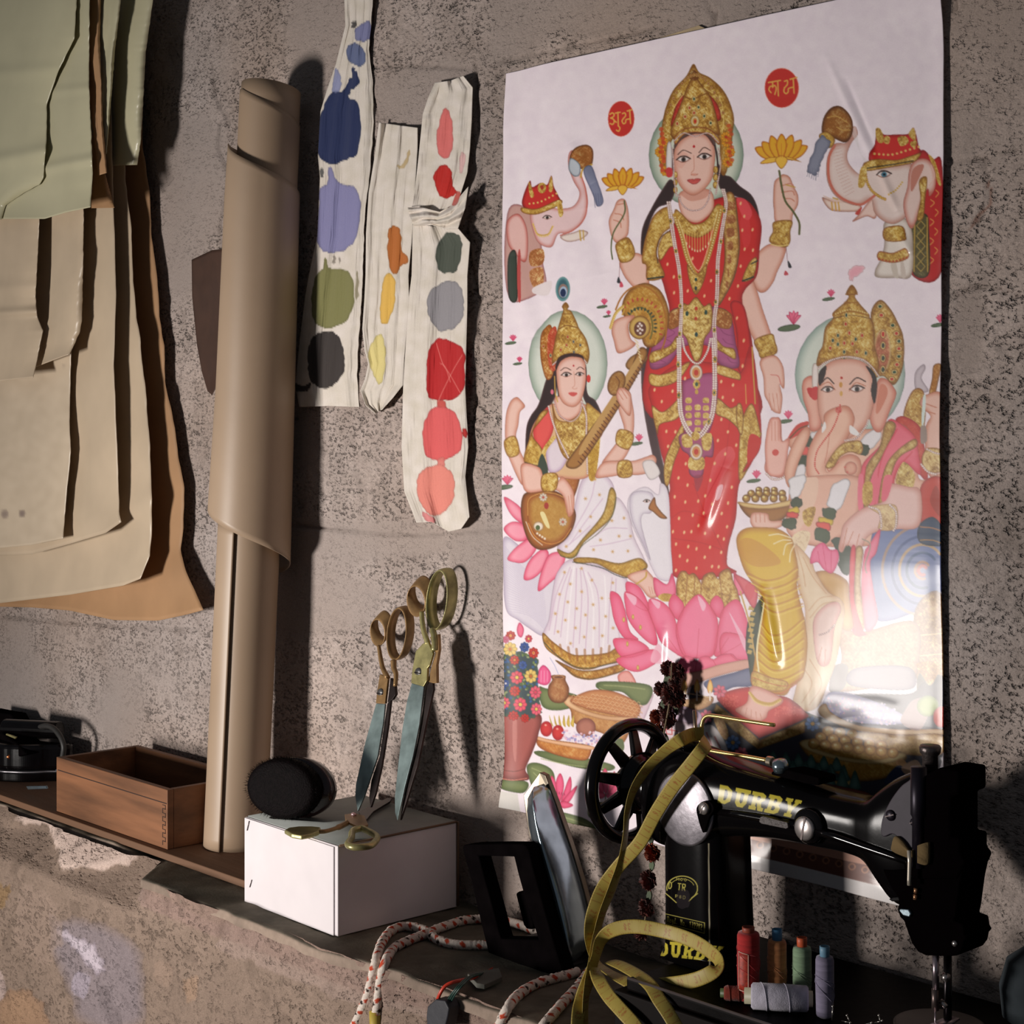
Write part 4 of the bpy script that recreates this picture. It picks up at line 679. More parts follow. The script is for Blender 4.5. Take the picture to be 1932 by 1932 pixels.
    c.P('860,910 930,910 980,970 1000,1030 950,1160 890,1310 830,1310 790,1200 820,1080', (240, 184, 164), edge=(206, 120, 100), r=7); c.P('870,960 920,960 930,1030 870,1160 840,1160', (214, 126, 100), a=.8)
    # crown
    c.T(1460, 500, 4.2)
    c.P('800,380 870,280 950,350 1010,460 1050,560 1060,700 1040,850 980,950 900,880 800,880 820,600', (206, 160, 78), edge=(140, 90, 36), r=5, gold=1.)
    for k, (x, y) in enumerate(((870, 330), (880, 400), (970, 480), (1000, 545), (1020, 605), (1020, 665), (1020, 725), (1005, 790), (985, 850), (965, 905))): c.E(x, y, 26, 22, (232, 206, 140), edge=(160, 110, 50), r=1); c.E(x, y, 14, 12, (196, 60, 50) if k % 2 else (50, 80, 60))
    c.E(890, 680, 66, 170, (190, 110, 80), edge=(232, 206, 140), r=3, gold=.5)
    for y in (550, 640, 740, 830): c.E(895, y, 22, 34, (230, 200, 130), edge=(150, 90, 50), r=1); c.E(895, y, 12, 20, (60, 70, 60) if y != 550 else (200, 60, 50))
    c.P('645,160 600,230 625,250 590,300 500,380 500,425 440,500 420,640 390,700 380,800 480,760 600,740 720,750 830,840 860,880 860,760 830,640 820,480 790,420 780,390 700,300 670,250 690,220', (208, 162, 70), edge=(146, 92, 34), r=6, gold=.95)
    c.S('600,235 690,235', 9, (150, 96, 36)); c.S('590,300 700,300', 8, (160, 104, 40)); c.S('500,400 640,370 780,400', 14, (170, 116, 44)); c.S('500,425 640,400 790,425', 5, (110, 66, 28)); c.dots('520,390 640,355 770,385', 6, (240, 214, 140), step=18)
    for i, (x, y) in enumerate(((605, 400), (600, 470), (540, 560), (630, 540), (500, 600), (590, 620), (680, 590), (730, 560), (540, 630), (655, 625), (590, 690), (690, 690), (760, 700), (480, 660), (590, 745))): c.E(x, y, 18, 26, (234, 210, 140), edge=(156, 104, 44), r=1); c.E(x, y, 9, 14, (190, 60, 44) if i % 2 else (50, 76, 70))
    pearls(c, '390,820 450,770 590,730 720,745 800,800 860,880', 6, 14); c.E(580, 800, 36, 40, GLD, gold=.9)
    # face
    c.P('400,860 480,770 600,745 720,760 800,830 830,950 820,1100 780,1240 700,1330 600,1380 470,1340 400,1200 385,1050', (241, 196, 178), edge=(208, 140, 118), r=9)
    c.P('390,900 400,840 450,800 440,880 400,960', (50, 36, 34)); c.P('760,800 830,860 850,960 830,1100 800,1000 810,900', (50, 36, 34))
    c.P('440,1180 520,1130 620,1120 670,1200 660,1280 600,1400 520,1500 450,1590 470,1640 560,1530 640,1500 710,1530 728,1620 690,1700 600,1720 560,1700 520,1740 440,1770 350,1740 300,1640 310,1480 370,1340 430,1260', (242, 194, 170), edge=(206, 130, 104), r=9)
    c.E(645, 1610, 48, 52, (234, 176, 152), edge=(206, 130, 110), r=4); c.dots('600,1600 620,1640 590,1680', 7, (214, 90, 80))
    c.S('480,1330 460,1480 440,1570', 6, (206, 130, 106)); c.S('450,1590 480,1630 550,1560', 7, (196, 110, 84))
    c.dots('560,1110 545,1190 500,1300 430,1400 380,1480 365,1590 395,1650', 6, (206, 60, 50), step=15); c.E(548, 1150, 26, 26, (214, 90, 80), a=.7); c.dots('535,1140 560,1160', 6, (190, 40, 40))
    eye(c, 462, 990, 46); eye(c, 690, 985, 52); c.S('415,935 460,895 510,940', 9, (60, 40, 36)); c.S('635,945 690,895 760,925', 9, (60, 40, 36)); c.S('400,960 470,930 520,990', 6, (190, 110, 80)); c.S('630,1000 680,935 760,960', 6, (190, 110, 80))
    c.E(570, 895, 10, 10, (190, 50, 40)); c.E(565, 950, 13, 22, (210, 150, 70)); c.E(568, 1020, 12, 20, (220, 170, 90))
    c.P('640,1270 700,1320 720,1360 640,1330', (244, 238, 236)); c.P('420,1290 440,1240 450,1290 420,1330', (244, 238, 236))
    pearls(c, '600,1390 690,1370 760,1280 780,1230', 6, 14); c.P('560,1430 700,1390 740,1440 720,1500 640,1480 560,1520 510,1600 450,1590', (208, 168, 84), gold=1, edge=GLE, r=2)
    # raised hand
    c.P('10,1440 5,1250 40,1215 95,1230 110,1400 165,1370 150,1450 140,1600 110,1680 10,1660 -30,1600', (243, 190, 176), edge=(212, 130, 112), r=4)
    for x in (25, 50, 75): c.S([(x, 1240), (x+4, 1410)], 4, SKE)
    c.T(1180, 640, 3.864)
    c.P('1060,740 1090,590 1135,570 1165,590 1175,740 1230,720 1225,800 1200,960 1160,1000 1080,980 1060,860', (243, 190, 176), edge=(212, 130, 112), r=4)
    for x in (1105, 1130, 1152): c.S([(x, 600), (x+2, 740)], 4, SKE)
    c.E(1133, 825, 24, 24, (214, 84, 74)); pearls(c, '1070,980 1120,1020 1200,1000 1240,920', 7, 14)
    c.P('1200,960 1260,760 1350,640 1380,700 1300,900 1240,1080', (240, 190, 166), edge=(206, 136, 110), r=6)
    # sweets bowl
    rows = (((950, 1145), 5, 66, 28), ((985, 1110), 5, 56, 27), ((1040, 1085), 3, 56, 24))
    for (x, y), n, d, r in reversed(rows):
        for k in range(n): c.E(x-25+k*d, y+14, r, r, (196, 152, 70), edge=(130, 84, 30), r=3); c.E(x-32+k*d, y+4, r*.35, r*.3, (240, 220, 150))
    c.P('875,1200 960,1220 1100,1225 1220,1205 1270,1180 1230,1270 1150,1330 1050,1330 940,1290', (168, 112, 52), edge=(120, 72, 30), r=5); c.P('873,1200 880,1185 1060,1205 1250,1170 1272,1190 1220,1215 1080,1235 930,1225', (226, 194, 130), edge=(180, 130, 70), r=2)
    c.P('960,1280 990,1260 1080,1270 1100,1320 1190,1320 1180,1360 1100,1385 1000,1380 960,1340', SK, edge=SKE, r=4)
    for x in (995, 1025, 1058): c.S([(x, 1270), (x+2, 1330)], 5, SKE)
    # belly, garland lower, arm
    c.T(1380, 900, 4.391)
    c.P('560,60 640,0 1090,0 1100,240 1050,420 900,520 860,560 720,560 560,500 500,400 540,180', (238, 186, 164), edge=(206, 140, 116), r=6)
    c.P('640,30 700,0 760,20 740,200 620,420 560,430 620,240', (240, 200, 176)); c.P('640,280 740,250 700,400 650,380', GLD, gold=.9); c.P('570,470 640,440 700,470 660,600 620,620 540,540', (240, 214, 180), gold=.4)
    for q, col in (('530,20 640,-20 650,60 580,180 530,150', (240, 234, 236)), ('560,170 630,190 610,250 540,240', (66, 76, 50)), ('530,260 600,250 600,300 520,290', (226, 190, 60)), ('515,290 600,300 590,340 510,330', (228, 76, 70)), ('480,350 580,350 570,430 480,410', (66, 80, 50)), ('890,50 1020,40 930,270 840,220', (242, 236, 240)), ('810,250 910,280 880,350 800,310', (70, 84, 54)), ('780,330 880,360 860,400 770,370', (226, 190, 60)), ('770,370 860,390 850,440 760,410', (232, 90, 80)), ('750,420 850,450 840,540 740,510', (70, 84, 54)), ('870,520 960,500 1040,600 1010,800 930,740 940,640', (66, 78, 60))): c.P(q, col, edge=tuple(v*.8 for v in col), r=2, rough=.8)
    # right blue wheel cushion / throne
    c.P('1220,430 1400,420 1590,380 1700,330 1790,400 1790,900 1600,1090 1240,1180 1190,800', (120, 134, 180), edge=(90, 100, 160), r=6)
    for r, col in ((330, (190, 150, 120)), (250, (70, 90, 140)), (190, (216, 170, 110)), (130, (60, 90, 130)), (62, (206, 150, 110)), (34, (214, 90, 80))): c.S([(1620+r*math.cos(t), 770+r*1.12*math.sin(t)) for t in np.linspace(1.3, 5.6, 18)], 22 if r > 50 else 30, col, a=.8)
    c.P('1610,60 1790,20 1790,400 1700,340 1600,370', (206, 70, 56), edge=(180, 50, 40), r=5); c.P('1730,70 1780,200 1770,330 1680,200', (176, 60, 44)); c.P('1590,400 1700,330 1785,420 1790,560 1600,540', (44, 66, 96), edge=(30, 46, 70), r=3); c.S('1600,410 1700,420 1790,450', 10, (180, 120, 80)); c.S('1600,520 1700,520 1790,550', 10, (180, 130, 80))
    c.P('1560,1090 1790,1000 1790,1920 1560,1650', (160, 120, 80), edge=(120, 84, 60), r=5, gold=.7); c.E(1700, 1090, 50, 70, (190, 150, 110), gold=.5); c.S('1560,1310 1785,1290', 9, (236, 206, 150)); c.S('1560,1480 1780,1460', 9, (236, 206, 150)); c.P('1640,1560 1780,1560 1700,1720', (180, 130, 70), gold=.9); c.P('1570,1660 1640,1600 1700,1720 1780,1640 1785,1900 1590,1850', (74, 70, 64))
    c.P('930,1240 1120,1280 1560,1200 1560,1640 1450,1700 900,1760 960,1500', (190, 150, 120), edge=(150, 110, 90), r=6, gold=.4); c.P('900,1560 1010,1560 980,1740 860,1760', (120, 110, 110)); c.P('1030,1600 1200,1560 1500,1570 1560,1700 1460,1760 1040,1720', (150, 140, 150), edge=(110, 100, 120), r=6)
    c.P('1120,260 1290,200 1330,60 1500,80 1600,120 1590,400 1400,430 1250,450 1160,500 1110,600 1060,600 1000,560 960,620 930,590 950,480 980,380', (244, 204, 196), edge=(214, 150, 136), r=8)
    for q in ('1000,420 960,600', '1050,450 1000,570', '1100,470 1070,590'): c.S(q, 6, SKE)
    c.P('1180,250 1260,230 1400,240 1400,420 1260,430 1270,320', (232, 200, 150), gold=.6, edge=(206, 160, 110), r=2); pearls(c, '1180,245 1260,280 1280,400 1265,440', 8, 16); pearls(c, '1350,230 1400,290 1400,400 1380,440', 8, 16)
    # sash strips
    c.P('1090,0 1130,0 1130,220 1090,260', (240, 120, 140)); c.P('1200,0 1250,0 1230,200 1200,210', (240, 110, 130)); c.P('1300,0 1370,0 1330,170 1280,190', (240, 110, 130)); c.P('1130,60 1200,50 1200,200 1130,220', GLD, gold=.6)
    c.P('1180,560 1270,430 1240,620 1190,700 1210,900 1250,1180 1150,1260 1120,900 1140,640', (244, 130, 160), edge=(226, 80, 116), r=4); c.P('1070,600 1130,600 1110,860 1140,1240 1080,1220 1060,900', (214, 180, 130), gold=.3, edge=(160, 110, 70), r=3); c.P('1030,610 1070,600 1060,1000 1130,1260 1160,1300 1050,1280 1020,960', (236, 84, 96), edge=(206, 50, 70), r=3)
    c.S('1125,510 1190,560 1150,720 1160,790', 9, (160, 150, 130))
    # far leg/orange cloth and foot
    c.P('740,790 860,780 1000,860 1020,1000 1050,1240 960,1240 880,1000 800,900', (214, 166, 96), edge=(180, 120, 60), r=6)
    c.P('560,560 700,680 740,780 840,940 950,1010 980,1100 960,1260 920,1500 850,1700 760,1900 620,1930 560,1900 640,1500 660,1100 600,900', (236, 210, 176), edge=(214, 170, 130), r=8)
    for q in ('590,600 640,780 660,900', '640,660 720,820 830,960', '700,1160 800,1050 940,1020', '690,1100 780,1000 900,980', '640,1560 720,1700 640,1860', '700,1500 800,1700 700,1880'): c.S(q, 8, (206, 156, 110), a=.7)
    c.P('730,1180 820,1060 920,1030 950,1100 900,1240 870,1500 820,1560 770,1530 740,1400', (246, 214, 204), edge=(222, 160, 150), r=7); pearls(c, '780,1300 840,1280 900,1220', 5, 12); c.S('770,1520 800,1400', 4, SKE); c.S('820,1540 830,1420', 4, SKE)
    c.P('720,600 800,540 860,600 920,600 930,680 880,790 810,760 760,700 700,710', (244, 120, 160), edge=(224, 70, 120), r=4); c.S('800,560 830,760', 5, (220, 70, 116)); c.S('760,610 780,720', 5, (220, 70, 116)); c.S('870,600 870,780', 5, (220, 70, 116))
    # near yellow leg
    c.P('310,980 340,1020 300,1280 250,1600 240,1770 200,1500 180,1400 200,1180', (64, 72, 50), edge=(40, 50, 34), r=3)
    for k in range(9): c.P([(205+14*(k % 2)-k*1, 1060+k*45), (250+10*(k % 2)-k*2, 1070+k*45), (240+10*(k % 2)-k*2, 1100+k*45), (195+14*(k % 2)-k, 1092+k*45)], (196, 166, 90), sm=0)
    c.P('80,800 130,900 240,1080 270,930 200,860', (222, 90, 100), edge=(190, 60, 76), r=3, a=.9); c.S('130,940 200,1180 260,1500', 12, (206, 166, 90))
    c.P('100,560 110,470 180,420 320,415 440,430 540,500 570,600 600,760 590,900 630,1080 660,1200 680,1400 650,1640 560,1720 480,1800 240,1700 240,1600 290,1240 330,1030 250,900 160,760', (226, 184, 52), edge=(188, 124, 40), r=9)
    c.P('110,560 180,500 320,560 460,700 300,740 180,700', (206, 138, 50), a=.55)
    for k in range(5): c.S([(190+k*30, 790+k*62), (330+k*22, 850+k*66), (480+k*14, 820+k*66), (590+k*12, 740+k*76)], 13, (190, 120, 40), a=.6); c.S([(190+k*30, 812+k*62), (330+k*22, 872+k*66), (480+k*14, 842+k*66), (595+k*12, 762+k*76)], 9, (240, 206, 84), a=.8)
    for k in range(6): c.S([(300-k*6, 1200+k*74), (400, 1300+k*72), (520, 1270+k*76), (650, 1160+k*84)], 13, (192, 122, 36), a=.6); c.S([(300-k*6, 1222+k*74), (400, 1322+k*72), (520, 1292+k*76), (650, 1182+k*84)], 9, (242, 210, 90), a=.8)
    for q in ('540,500 440,470 360,480', '540,520 470,520 400,550', '550,540 500,560 480,640', '570,560 540,620 530,700'): c.S(q, 9, (248, 232, 190))
    c.S('330,1040 290,1260 270,1440 290,1620', 14, (250, 236, 190)); c.P('240,1600 380,1650 520,1690 490,1760 330,1760 235,1720', (220, 184, 96), gold=.5, edge=(190, 120, 60), r=2); c.S('240,1650 380,1700 520,1720 640,1650', 5, (196, 90, 50)); c.S('236,1720 340,1770 470,1780 600,1700', 6, (200, 90, 60))
def offerings(c):
    c.T(1320, 1240, 3.864)
    c.P('140,330 420,210 560,260 960,440 1000,300 1250,260 1560,260 1660,180 1800,160 1800,700 1700,860 1300,1010 900,960 600,760 300,700 0,600 0,200', (64, 62, 74), edge=(50, 50, 60), r=10)
    c.P('980,260 1100,250 1350,330 1550,440 1500,480 1200,470 960,380', (196, 190, 210), edge=(150, 150, 190), r=5)
    rs = np.random.RandomState(8)
    for k in range(120): x, y = 980+rs.rand()*480, 300+rs.rand()*160; c.E(x, y+(x-980)*.12-20, 8, 8, ((236, 226, 240), (180, 170, 220), (240, 200, 220))[k % 3], a=.9)
    c.P('910,380 960,330 1010,400 1200,490 1500,520 1790,520 1790,560 1500,560 1200,530 980,450', (228, 196, 156), edge=(190, 140, 96), r=3)
    c.P('1180,540 1500,560 1790,560 1790,700 1500,700 1300,640', (196, 152, 84), edge=(150, 100, 50), r=4, gold=.5)
    c.P('1540,360 1600,300 1720,300 1640,520 1500,470', (160, 130, 130)); c.E(1690, 350, 78, 76, (150, 170, 80), edge=(110, 130, 50), r=5); c.E(1790, 430, 60, 76, (214, 80, 70), edge=(190, 50, 50), r=4); c.P('1610,40 1780,40 1740,160 1700,200 1660,150', (176, 126, 66), gold=.9)
    # bowl of round sweets
    c.P('780,630 830,590 900,590 1300,640 1530,700 1500,780 1440,850 1300,890 1150,880 900,760', (186, 134, 50), edge=(120, 80, 30), r=6, gold=.4)
    c.P('780,620 820,590 880,600 860,640 1100,720 1350,740 1480,690 1535,700 1500,740 1340,770 1100,750 860,680', (226, 200, 140), edge=(180, 140, 80), r=3)
    for r_, (x0, y0, n) in enumerate(((980, 530, 3), (930, 575, 6), (880, 620, 8))):
        for k in range(n): x = x0+k*(86 if r_ < 2 else 80); y = y0+k*(12 if r_ < 2 else 10); c.E(x, y, 40, 38, (226, 184, 104), edge=(180, 120, 50), r=4); c.dots([(x+math.cos(a)*18, y+math.sin(a)*18) for a in (0, 1.3, 2.6, 3.9, 5.2)], 4, (196, 140, 70)); c.E(x-8, y-10, 12, 9, (246, 224, 170))
    # teal cones
    c.P('700,860 900,900 1150,880 1210,910 1150,950 950,960 800,930', (206, 176, 110), edge=(150, 110, 60), r=3)
    for r_, n, x0, y0, h in ((0, 6, 590, 760, 90), (1, 5, 730, 850, 110), (2, 4, 900, 920, 130)):
        for k in range(n): x = x0+k*90-r_*0; y = y0+k*(10 if r_ == 0 else 9); c.P([(x, y-h), (x+34, y-h*.3), (x+44, y), (x, y+12), (x-44, y), (x-34, y-h*.3)], (104, 140, 128), edge=(60, 96, 90), r=5)
    c.P('1460,760 1500,730 1540,770 1510,810', (206, 150, 90)); c.P('1380,900 1480,780 1560,860 1480,950', (50, 60, 90)); c.P('1500,800 1600,740 1640,800 1560,860', (190, 150, 120)); c.P('760,880 1200,960 1290,1010 1240,1060 900,960', (150, 84, 70), edge=(120, 60, 50), r=3)
    # red cushion with foot
    c.P('180,330 160,380 300,520 480,660 500,600 340,450', (190, 150, 84), edge=(130, 90, 40), r=2, gold=.7, sm=0); c.P('480,660 500,590 820,450 815,540', (190, 146, 80), edge=(130, 90, 40), r=2, gold=.7, sm=0)
    c.P('190,300 230,250 420,210 560,260 700,290 820,390 815,440 500,575 480,570 330,440', (206, 48, 42), edge=(160, 30, 34), r=6)
    for k in range(60): c.dots([(230+rs.rand()*110, 270+rs.rand()*80), (600+rs.rand()*190, 350+rs.rand()*70)], 5, (226, 90, 76))
    c.P('320,370 400,320 440,200 640,280 650,330 560,380 540,430 480,460 420,440 360,410', (240, 190, 176), edge=(206, 130, 112), r=6)
    for k in range(5): c.S([(370+k*32, 345+k*14), (350+k*40, 395+k*16)], 4, SKE)
    c.S('420,250 480,310 570,330 640,300', 20, GLD); c.dots('415,250 470,320 570,345 640,310', 6, (240, 210, 130), step=14)
    for x, y in ((300, 610), (872, 475)): flower(c, x, y, 56, (104, 140, 196), (220, 170, 90), 8)
    for x, y in ((205, 240), (110, 420), (360, 690)): flower(c, x, y, 50, (226, 110, 130), (200, 60, 80), 7)
    c.P('50,520 130,480 190,520 240,600 260,690 150,670 60,600', (226, 216, 214), edge=(190, 180, 180), r=3); c.S('110,540 150,640', 12, (180, 80, 80), a=.6); c.S('170,570 210,650', 12, (180, 80, 80), a=.6)
    c.P('160,440 230,440 270,560 230,580', (190, 140, 80), gold=.6)
    # lamp tray and left offerings
    c.T(1130, 1060, 4.83)
    c.P('700,1180 850,1240 1000,1220 1110,1220 1090,1290 960,1340 760,1300 700,1250', (196, 150, 100), edge=(150, 100, 60), r=4, gold=.4); c.S('720,1200 900,1190 1100,1230', 9, (226, 190, 140))
    for x in (850, 965, 1085): c.P([(x, 1060), (x+26, 1130), (x+12, 1180), (x-14, 1180), (x-26, 1130)], (246, 206, 120), edge=(230, 150, 60), r=2); c.S([(x, 1170), (x, 1250)], 14, (244, 230, 220))
    c.P('740,1300 960,1340 1010,1420 940,1480 760,1440', (206, 180, 200), edge=(170, 140, 170), r=4); c.P('620,1450 820,1440 960,1500 1010,1600 720,1600 610,1560', (228, 210, 216), edge=(190, 160, 170), r=4)
    for q in ('680,1510 790,1530', '735,1480 740,1560', '680,1510 690,1555 740,1560'): c.S(q, 8, (190, 60, 60), sm=0)
    c.P('380,1690 370,1500 420,1350 540,1210 560,1220 480,1420 430,1540 420,1700', (232, 206, 216), edge=(206, 176, 190), r=3)
    c.T(940, 1240, 5.68)
    for q in ('480,320 560,330 900,400 900,500 700,560 520,520', '1110,300 1200,250 1700,290 1680,480 1560,480 1400,360 1200,350', '440,1000 700,1020 1270,1130 1260,1200 900,1170 500,1060', '350,1150 480,1130 640,1230 640,1500 500,1500 380,1300', '110,1300 360,1330 330,1440 110,1390', '540,1600 1000,1700 1130,1830 600,1690', '1060,1560 1270,1540 1250,1600 1080,1700'): c.P(q, (124, 134, 84), edge=(86, 100, 56), r=6)
    for q in ('500,1080 800,1140 1200,1180', '400,1180 520,1230 640,1300', '420,1230 520,1320 620,1400', '1200,290 1400,300 1650,330', '600,1640 900,1720 1060,1780', '1150,320 1300,380 1400,470'): c.S(q, 10, (170, 176, 120), a=.8)
    # big bowl of nuts
    c.P('760,470 800,420 880,410 1550,600 1540,640 1420,900 1300,880 1180,800 880,700 830,560', (202, 142, 84), edge=(150, 90, 44), r=6, gold=.3)
    c.P('820,460 900,400 1100,340 1350,370 1590,500 1540,640 1280,600 1000,540', (206, 140, 90), edge=(170, 100, 60), r=4)
    for j in range(8):
        for k in range(16):
            x = 860+k*48+(j % 2)*24; y = 380+j*34+(k-7)*9+abs(k-7)*3
            if 395+(x-1000)**2*.00012 < y < 500+(x-900)*.22: c.S([(x-18, y+6), (x, y-10), (x+20, y+6)], 6, (236, 190, 140)); c.S([(x-18, y+14), (x+2, y+2), (x+20, y+14)], 3, (150, 84, 50))
    c.P('750,460 800,420 860,420 830,470 1000,560 1250,620 1550,630 1540,670 1240,660 980,600 800,520', (236, 196, 150), edge=(200, 140, 96), r=3)
    for k in range(6): c.P([(590+k*55, 610), (620+k*50, 690), (640+k*44, 740), (610+k*44, 700)], (236, 200, 90), edge=(190, 160, 70), r=2)
    c.E(1000, 740, 108, 98, (186, 120, 100), edge=(140, 80, 66), r=6)
    for x, y in ((560, 760), (690, 800)): c.E(x, y, 66, 80, (214, 56, 54), edge=(180, 30, 36), r=5); c.E(x-8, y-40, 14, 10, (246, 170, 150))
    for k in range(70): x = 740+rs.rand()*420; y = 780+rs.rand()*140+(x-740)*.1-20; c.E(x, y, 14, 12, ((236, 220, 232), (190, 176, 214), (240, 190, 200), (160, 150, 196))[k % 4])
    c.P('470,850 560,870 1020,930 1060,990 1000,1090 800,1070 560,1000 460,930', (206, 130, 60), edge=(160, 84, 34), r=5, gold=.4); c.P('468,845 620,880 1060,940 1050,980 700,930 470,880', (240, 190, 150), edge=(214, 150, 100), r=2)
    c.E(1250, 920, 52, 46, (240, 220, 160), edge=(200, 180, 120), r=3); c.P('1280,900 1400,860 1420,980 1330,1010', (100, 110, 70))
    # pot
    c.P('620,190 760,190 770,240 810,330 790,430 730,480 630,470 580,400 585,300 625,240', (180, 120, 76), edge=(120, 70, 40), r=6, gold=.3); c.E(695, 205, 72, 22, (226, 176, 126), edge=(170, 110, 70), r=2); c.E(695, 207, 52, 13, (120, 74, 50)); c.S('600,0 650,80 690,170', 8, (190, 190, 220))
    for q in ('460,250 475,140 530,80 600,150 605,240 560,290 490,280',): c.P(q, (240, 100, 150), edge=(214, 60, 116), r=3)
    for x in (500, 535, 570): c.S([(x, 260), (x+3, 140)], 6, (250, 170, 196))
    # vase + flowers
    c.P('80,580 480,600 470,820 400,1020 330,1190 370,1270 340,1310 100,1290 96,1180 105,1060 85,900', (172, 92, 84), edge=(116, 50, 44), r=9); c.P('200,680 240,680 230,1100 200,1000', (220, 150, 140), a=.5); c.S('110,1200 220,1215 320,1190', 9, (120, 56, 46)); c.S('110,1290 220,1306 350,1290', 10, (216, 130, 110))
    c.P('80,0 440,-20 470,200 490,500 460,600 350,640 180,620 80,560', (66, 80, 84), edge=(80, 100, 80), r=5, rough=2)
    for k in range(130): x = 90+rs.rand()*370; y = -120+rs.rand()*680; c.E(x, y, 16, 12, ((60, 90, 140), (120, 140, 80), (90, 110, 60), (60, 100, 150), (150, 160, 110))[k % 5], rot=rs.rand()*180)
    c.T(940, 860, 4.111)
    for x, y, r, col, ct in ((135, 1390, 36, (206, 60, 40), (230, 160, 60)), (268, 1415, 30, (230, 90, 100), (240, 200, 90)), (130, 1495, 52, (240, 206, 120), (206, 130, 60)), (235, 1480, 38, (60, 90, 160), (40, 60, 110)), (305, 1525, 42, (206, 60, 50), (220, 130, 60)), (160, 1580, 36, (214, 70, 50), (230, 150, 60)), (282, 1705, 52, (236, 200, 110), (196, 110, 50)), (175, 1715, 50, (232, 90, 104), (236, 200, 90)), (220, 1620, 34, (70, 100, 170), (50, 70, 120)), (160, 1820, 40, (214, 60, 44), (200, 50, 40)), (318, 1830, 48, (236, 100, 120), (220, 70, 96)), (95, 1760, 30, (60, 90, 160), (230, 220, 230)), (85, 1910, 44, (240, 100, 116), (236, 200, 90)), (200, 1925, 52, (240, 90, 110), (236, 200, 90)), (325, 1960, 46, (240, 100, 120), (236, 200, 90)), (100, 1420, 28, (240, 130, 160), (200, 80, 110))): flower(c, x, y, r, col, ct, 8, 1.1)
    c.P('180,1340 200,1290 230,1340 215,1400 190,1390', (240, 120, 150), edge=(214, 70, 110), r=2); flower(c, 150, 2010, 40, (206, 50, 40), (190, 40, 30)); flower(c, 235, 2030, 36, (206, 50, 40), (190, 40, 30))
    c.T(940, 1240, 5.68)
    for (X, Y, s) in ((730, 1460, 1.), (1230, 1380, .9)):
        for q in ((-190, -110, -150, 20, -60, 90, -90, -20), (-110, -200, -120, -60, -30, 80, -50, -90), (-15, -225, -60, -110, 0, 80, 30, -100), (100, -190, 50, -80, 20, 80, 110, -40), (180, -95, 80, 0, 30, 100, 110, 70), (-150, 80, -60, 60, 0, 90, -60, 130), (155, 110, 60, 70, 0, 90, 60, 140)):
            c.P([(X+q[i]*s, Y+q[i+1]*s) for i in range(0, 8, 2)], (242, 100, 140), edge=(216, 66, 104), r=3)
        c.S([(X, Y+80*s), (X-10*s, Y+200*s)], 9, (110, 110, 80))
    for k in range(6): c.S([(630+k*28, 1415+k*6), (640+k*28, 1440+k*5)], 6, (150, 50, 80)); c.S([(640+k*26, 1412+k*6), (630+k*26, 1440+k*6)], 3, (150, 50, 80))
def paint_poster():
    c = Canvas(950, -60, 1795, 1735, (250, 236, 243))
    c.a += c.n3[..., None]*np.array([1.5, 1.8, 1.2], np.float32)
    c.T(0, 0, 1)
    L = ((1152, 572, 7), (1160, 592, 5), (978, 640, 7), (990, 680, 6), (1505, 604, 14), (1575, 556, 8), (1497, 785, 9), (1782, 604, 9), (1438, 897, 9), (1218, 828, 8), (968, 908, 10))
    for x, y, s in L: small_lotus(c, x, y, s)
    c.T(940, 0, 4.2)
    glyph_disc(c, 1010, 948, 101, 138, ('922,912 942,901 955,915 948,932 928,942', '928,942 950,952 955,975 942,992 924,985', '955,960 972,975', '984,896 988,1003', '965,903 1002,896', '987,1003 1001,1022 991,1046 974,1038', '1020,907 1038,901 1045,922 1028,945', '1028,945 1017,965 1028,986 1044,978 1049,955 1078,948', '1076,878 1084,985', '1058,886 1094,876'), 11)
    c.T(1380, 0, 3.45)
    glyph_disc(c, 344, 576, 108, 126, ('258,541 336,527', '284,538 284,562 268,568 261,588 274,606', '284,572 298,560 308,580 299,618', '318,532 322,628', '362,533 380,528 380,553 362,575', '362,575 357,598 372,613 386,600 388,580 420,570', '418,514 424,610', '398,520 442,508'), 9)
    elephant_left(c); elephant_right(c)
    lakshmi(c); lower_sari(c)
    saraswati(c); veena_gourd(c)
    c.T(940, 480, 4.6); c.P('1085,1240 1100,1170 1140,1160 1200,1200 1210,1260 1200,1400 1130,1330', SK, edge=SKE, r=4)
    for q in ('1095,1190 1140,1260', '1120,1165 1175,1250', '1150,1160 1195,1230'): c.S(q, 6, SKE)
    pedestal(c); ganesh(c); offerings(c)
    c.T(0, 0, 1); c.P('1400,1600 1480,1618 1620,1655 1790,1695 1790,1740 1400,1660 1395,1625', (232, 226, 224), sm=0); c.P('1395,1560 1790,1640 1790,1697 1620,1656 1480,1620 1395,1598', (120, 74, 62), sm=0); c.P('1400,1540 1600,1590 1790,1640 1790,1660 1400,1570', (206, 150, 126)); 
    for k in range(12): c.E(1450+k*24, 1590+k*6, 7, 7, (176, 120, 90)); c.E(1450+k*24, 1590+k*6, 4, 4, (110, 64, 54))
    c.P('955,1488 990,1496 1000,1530 955,1522', (228, 222, 214), sm=0)
    return c
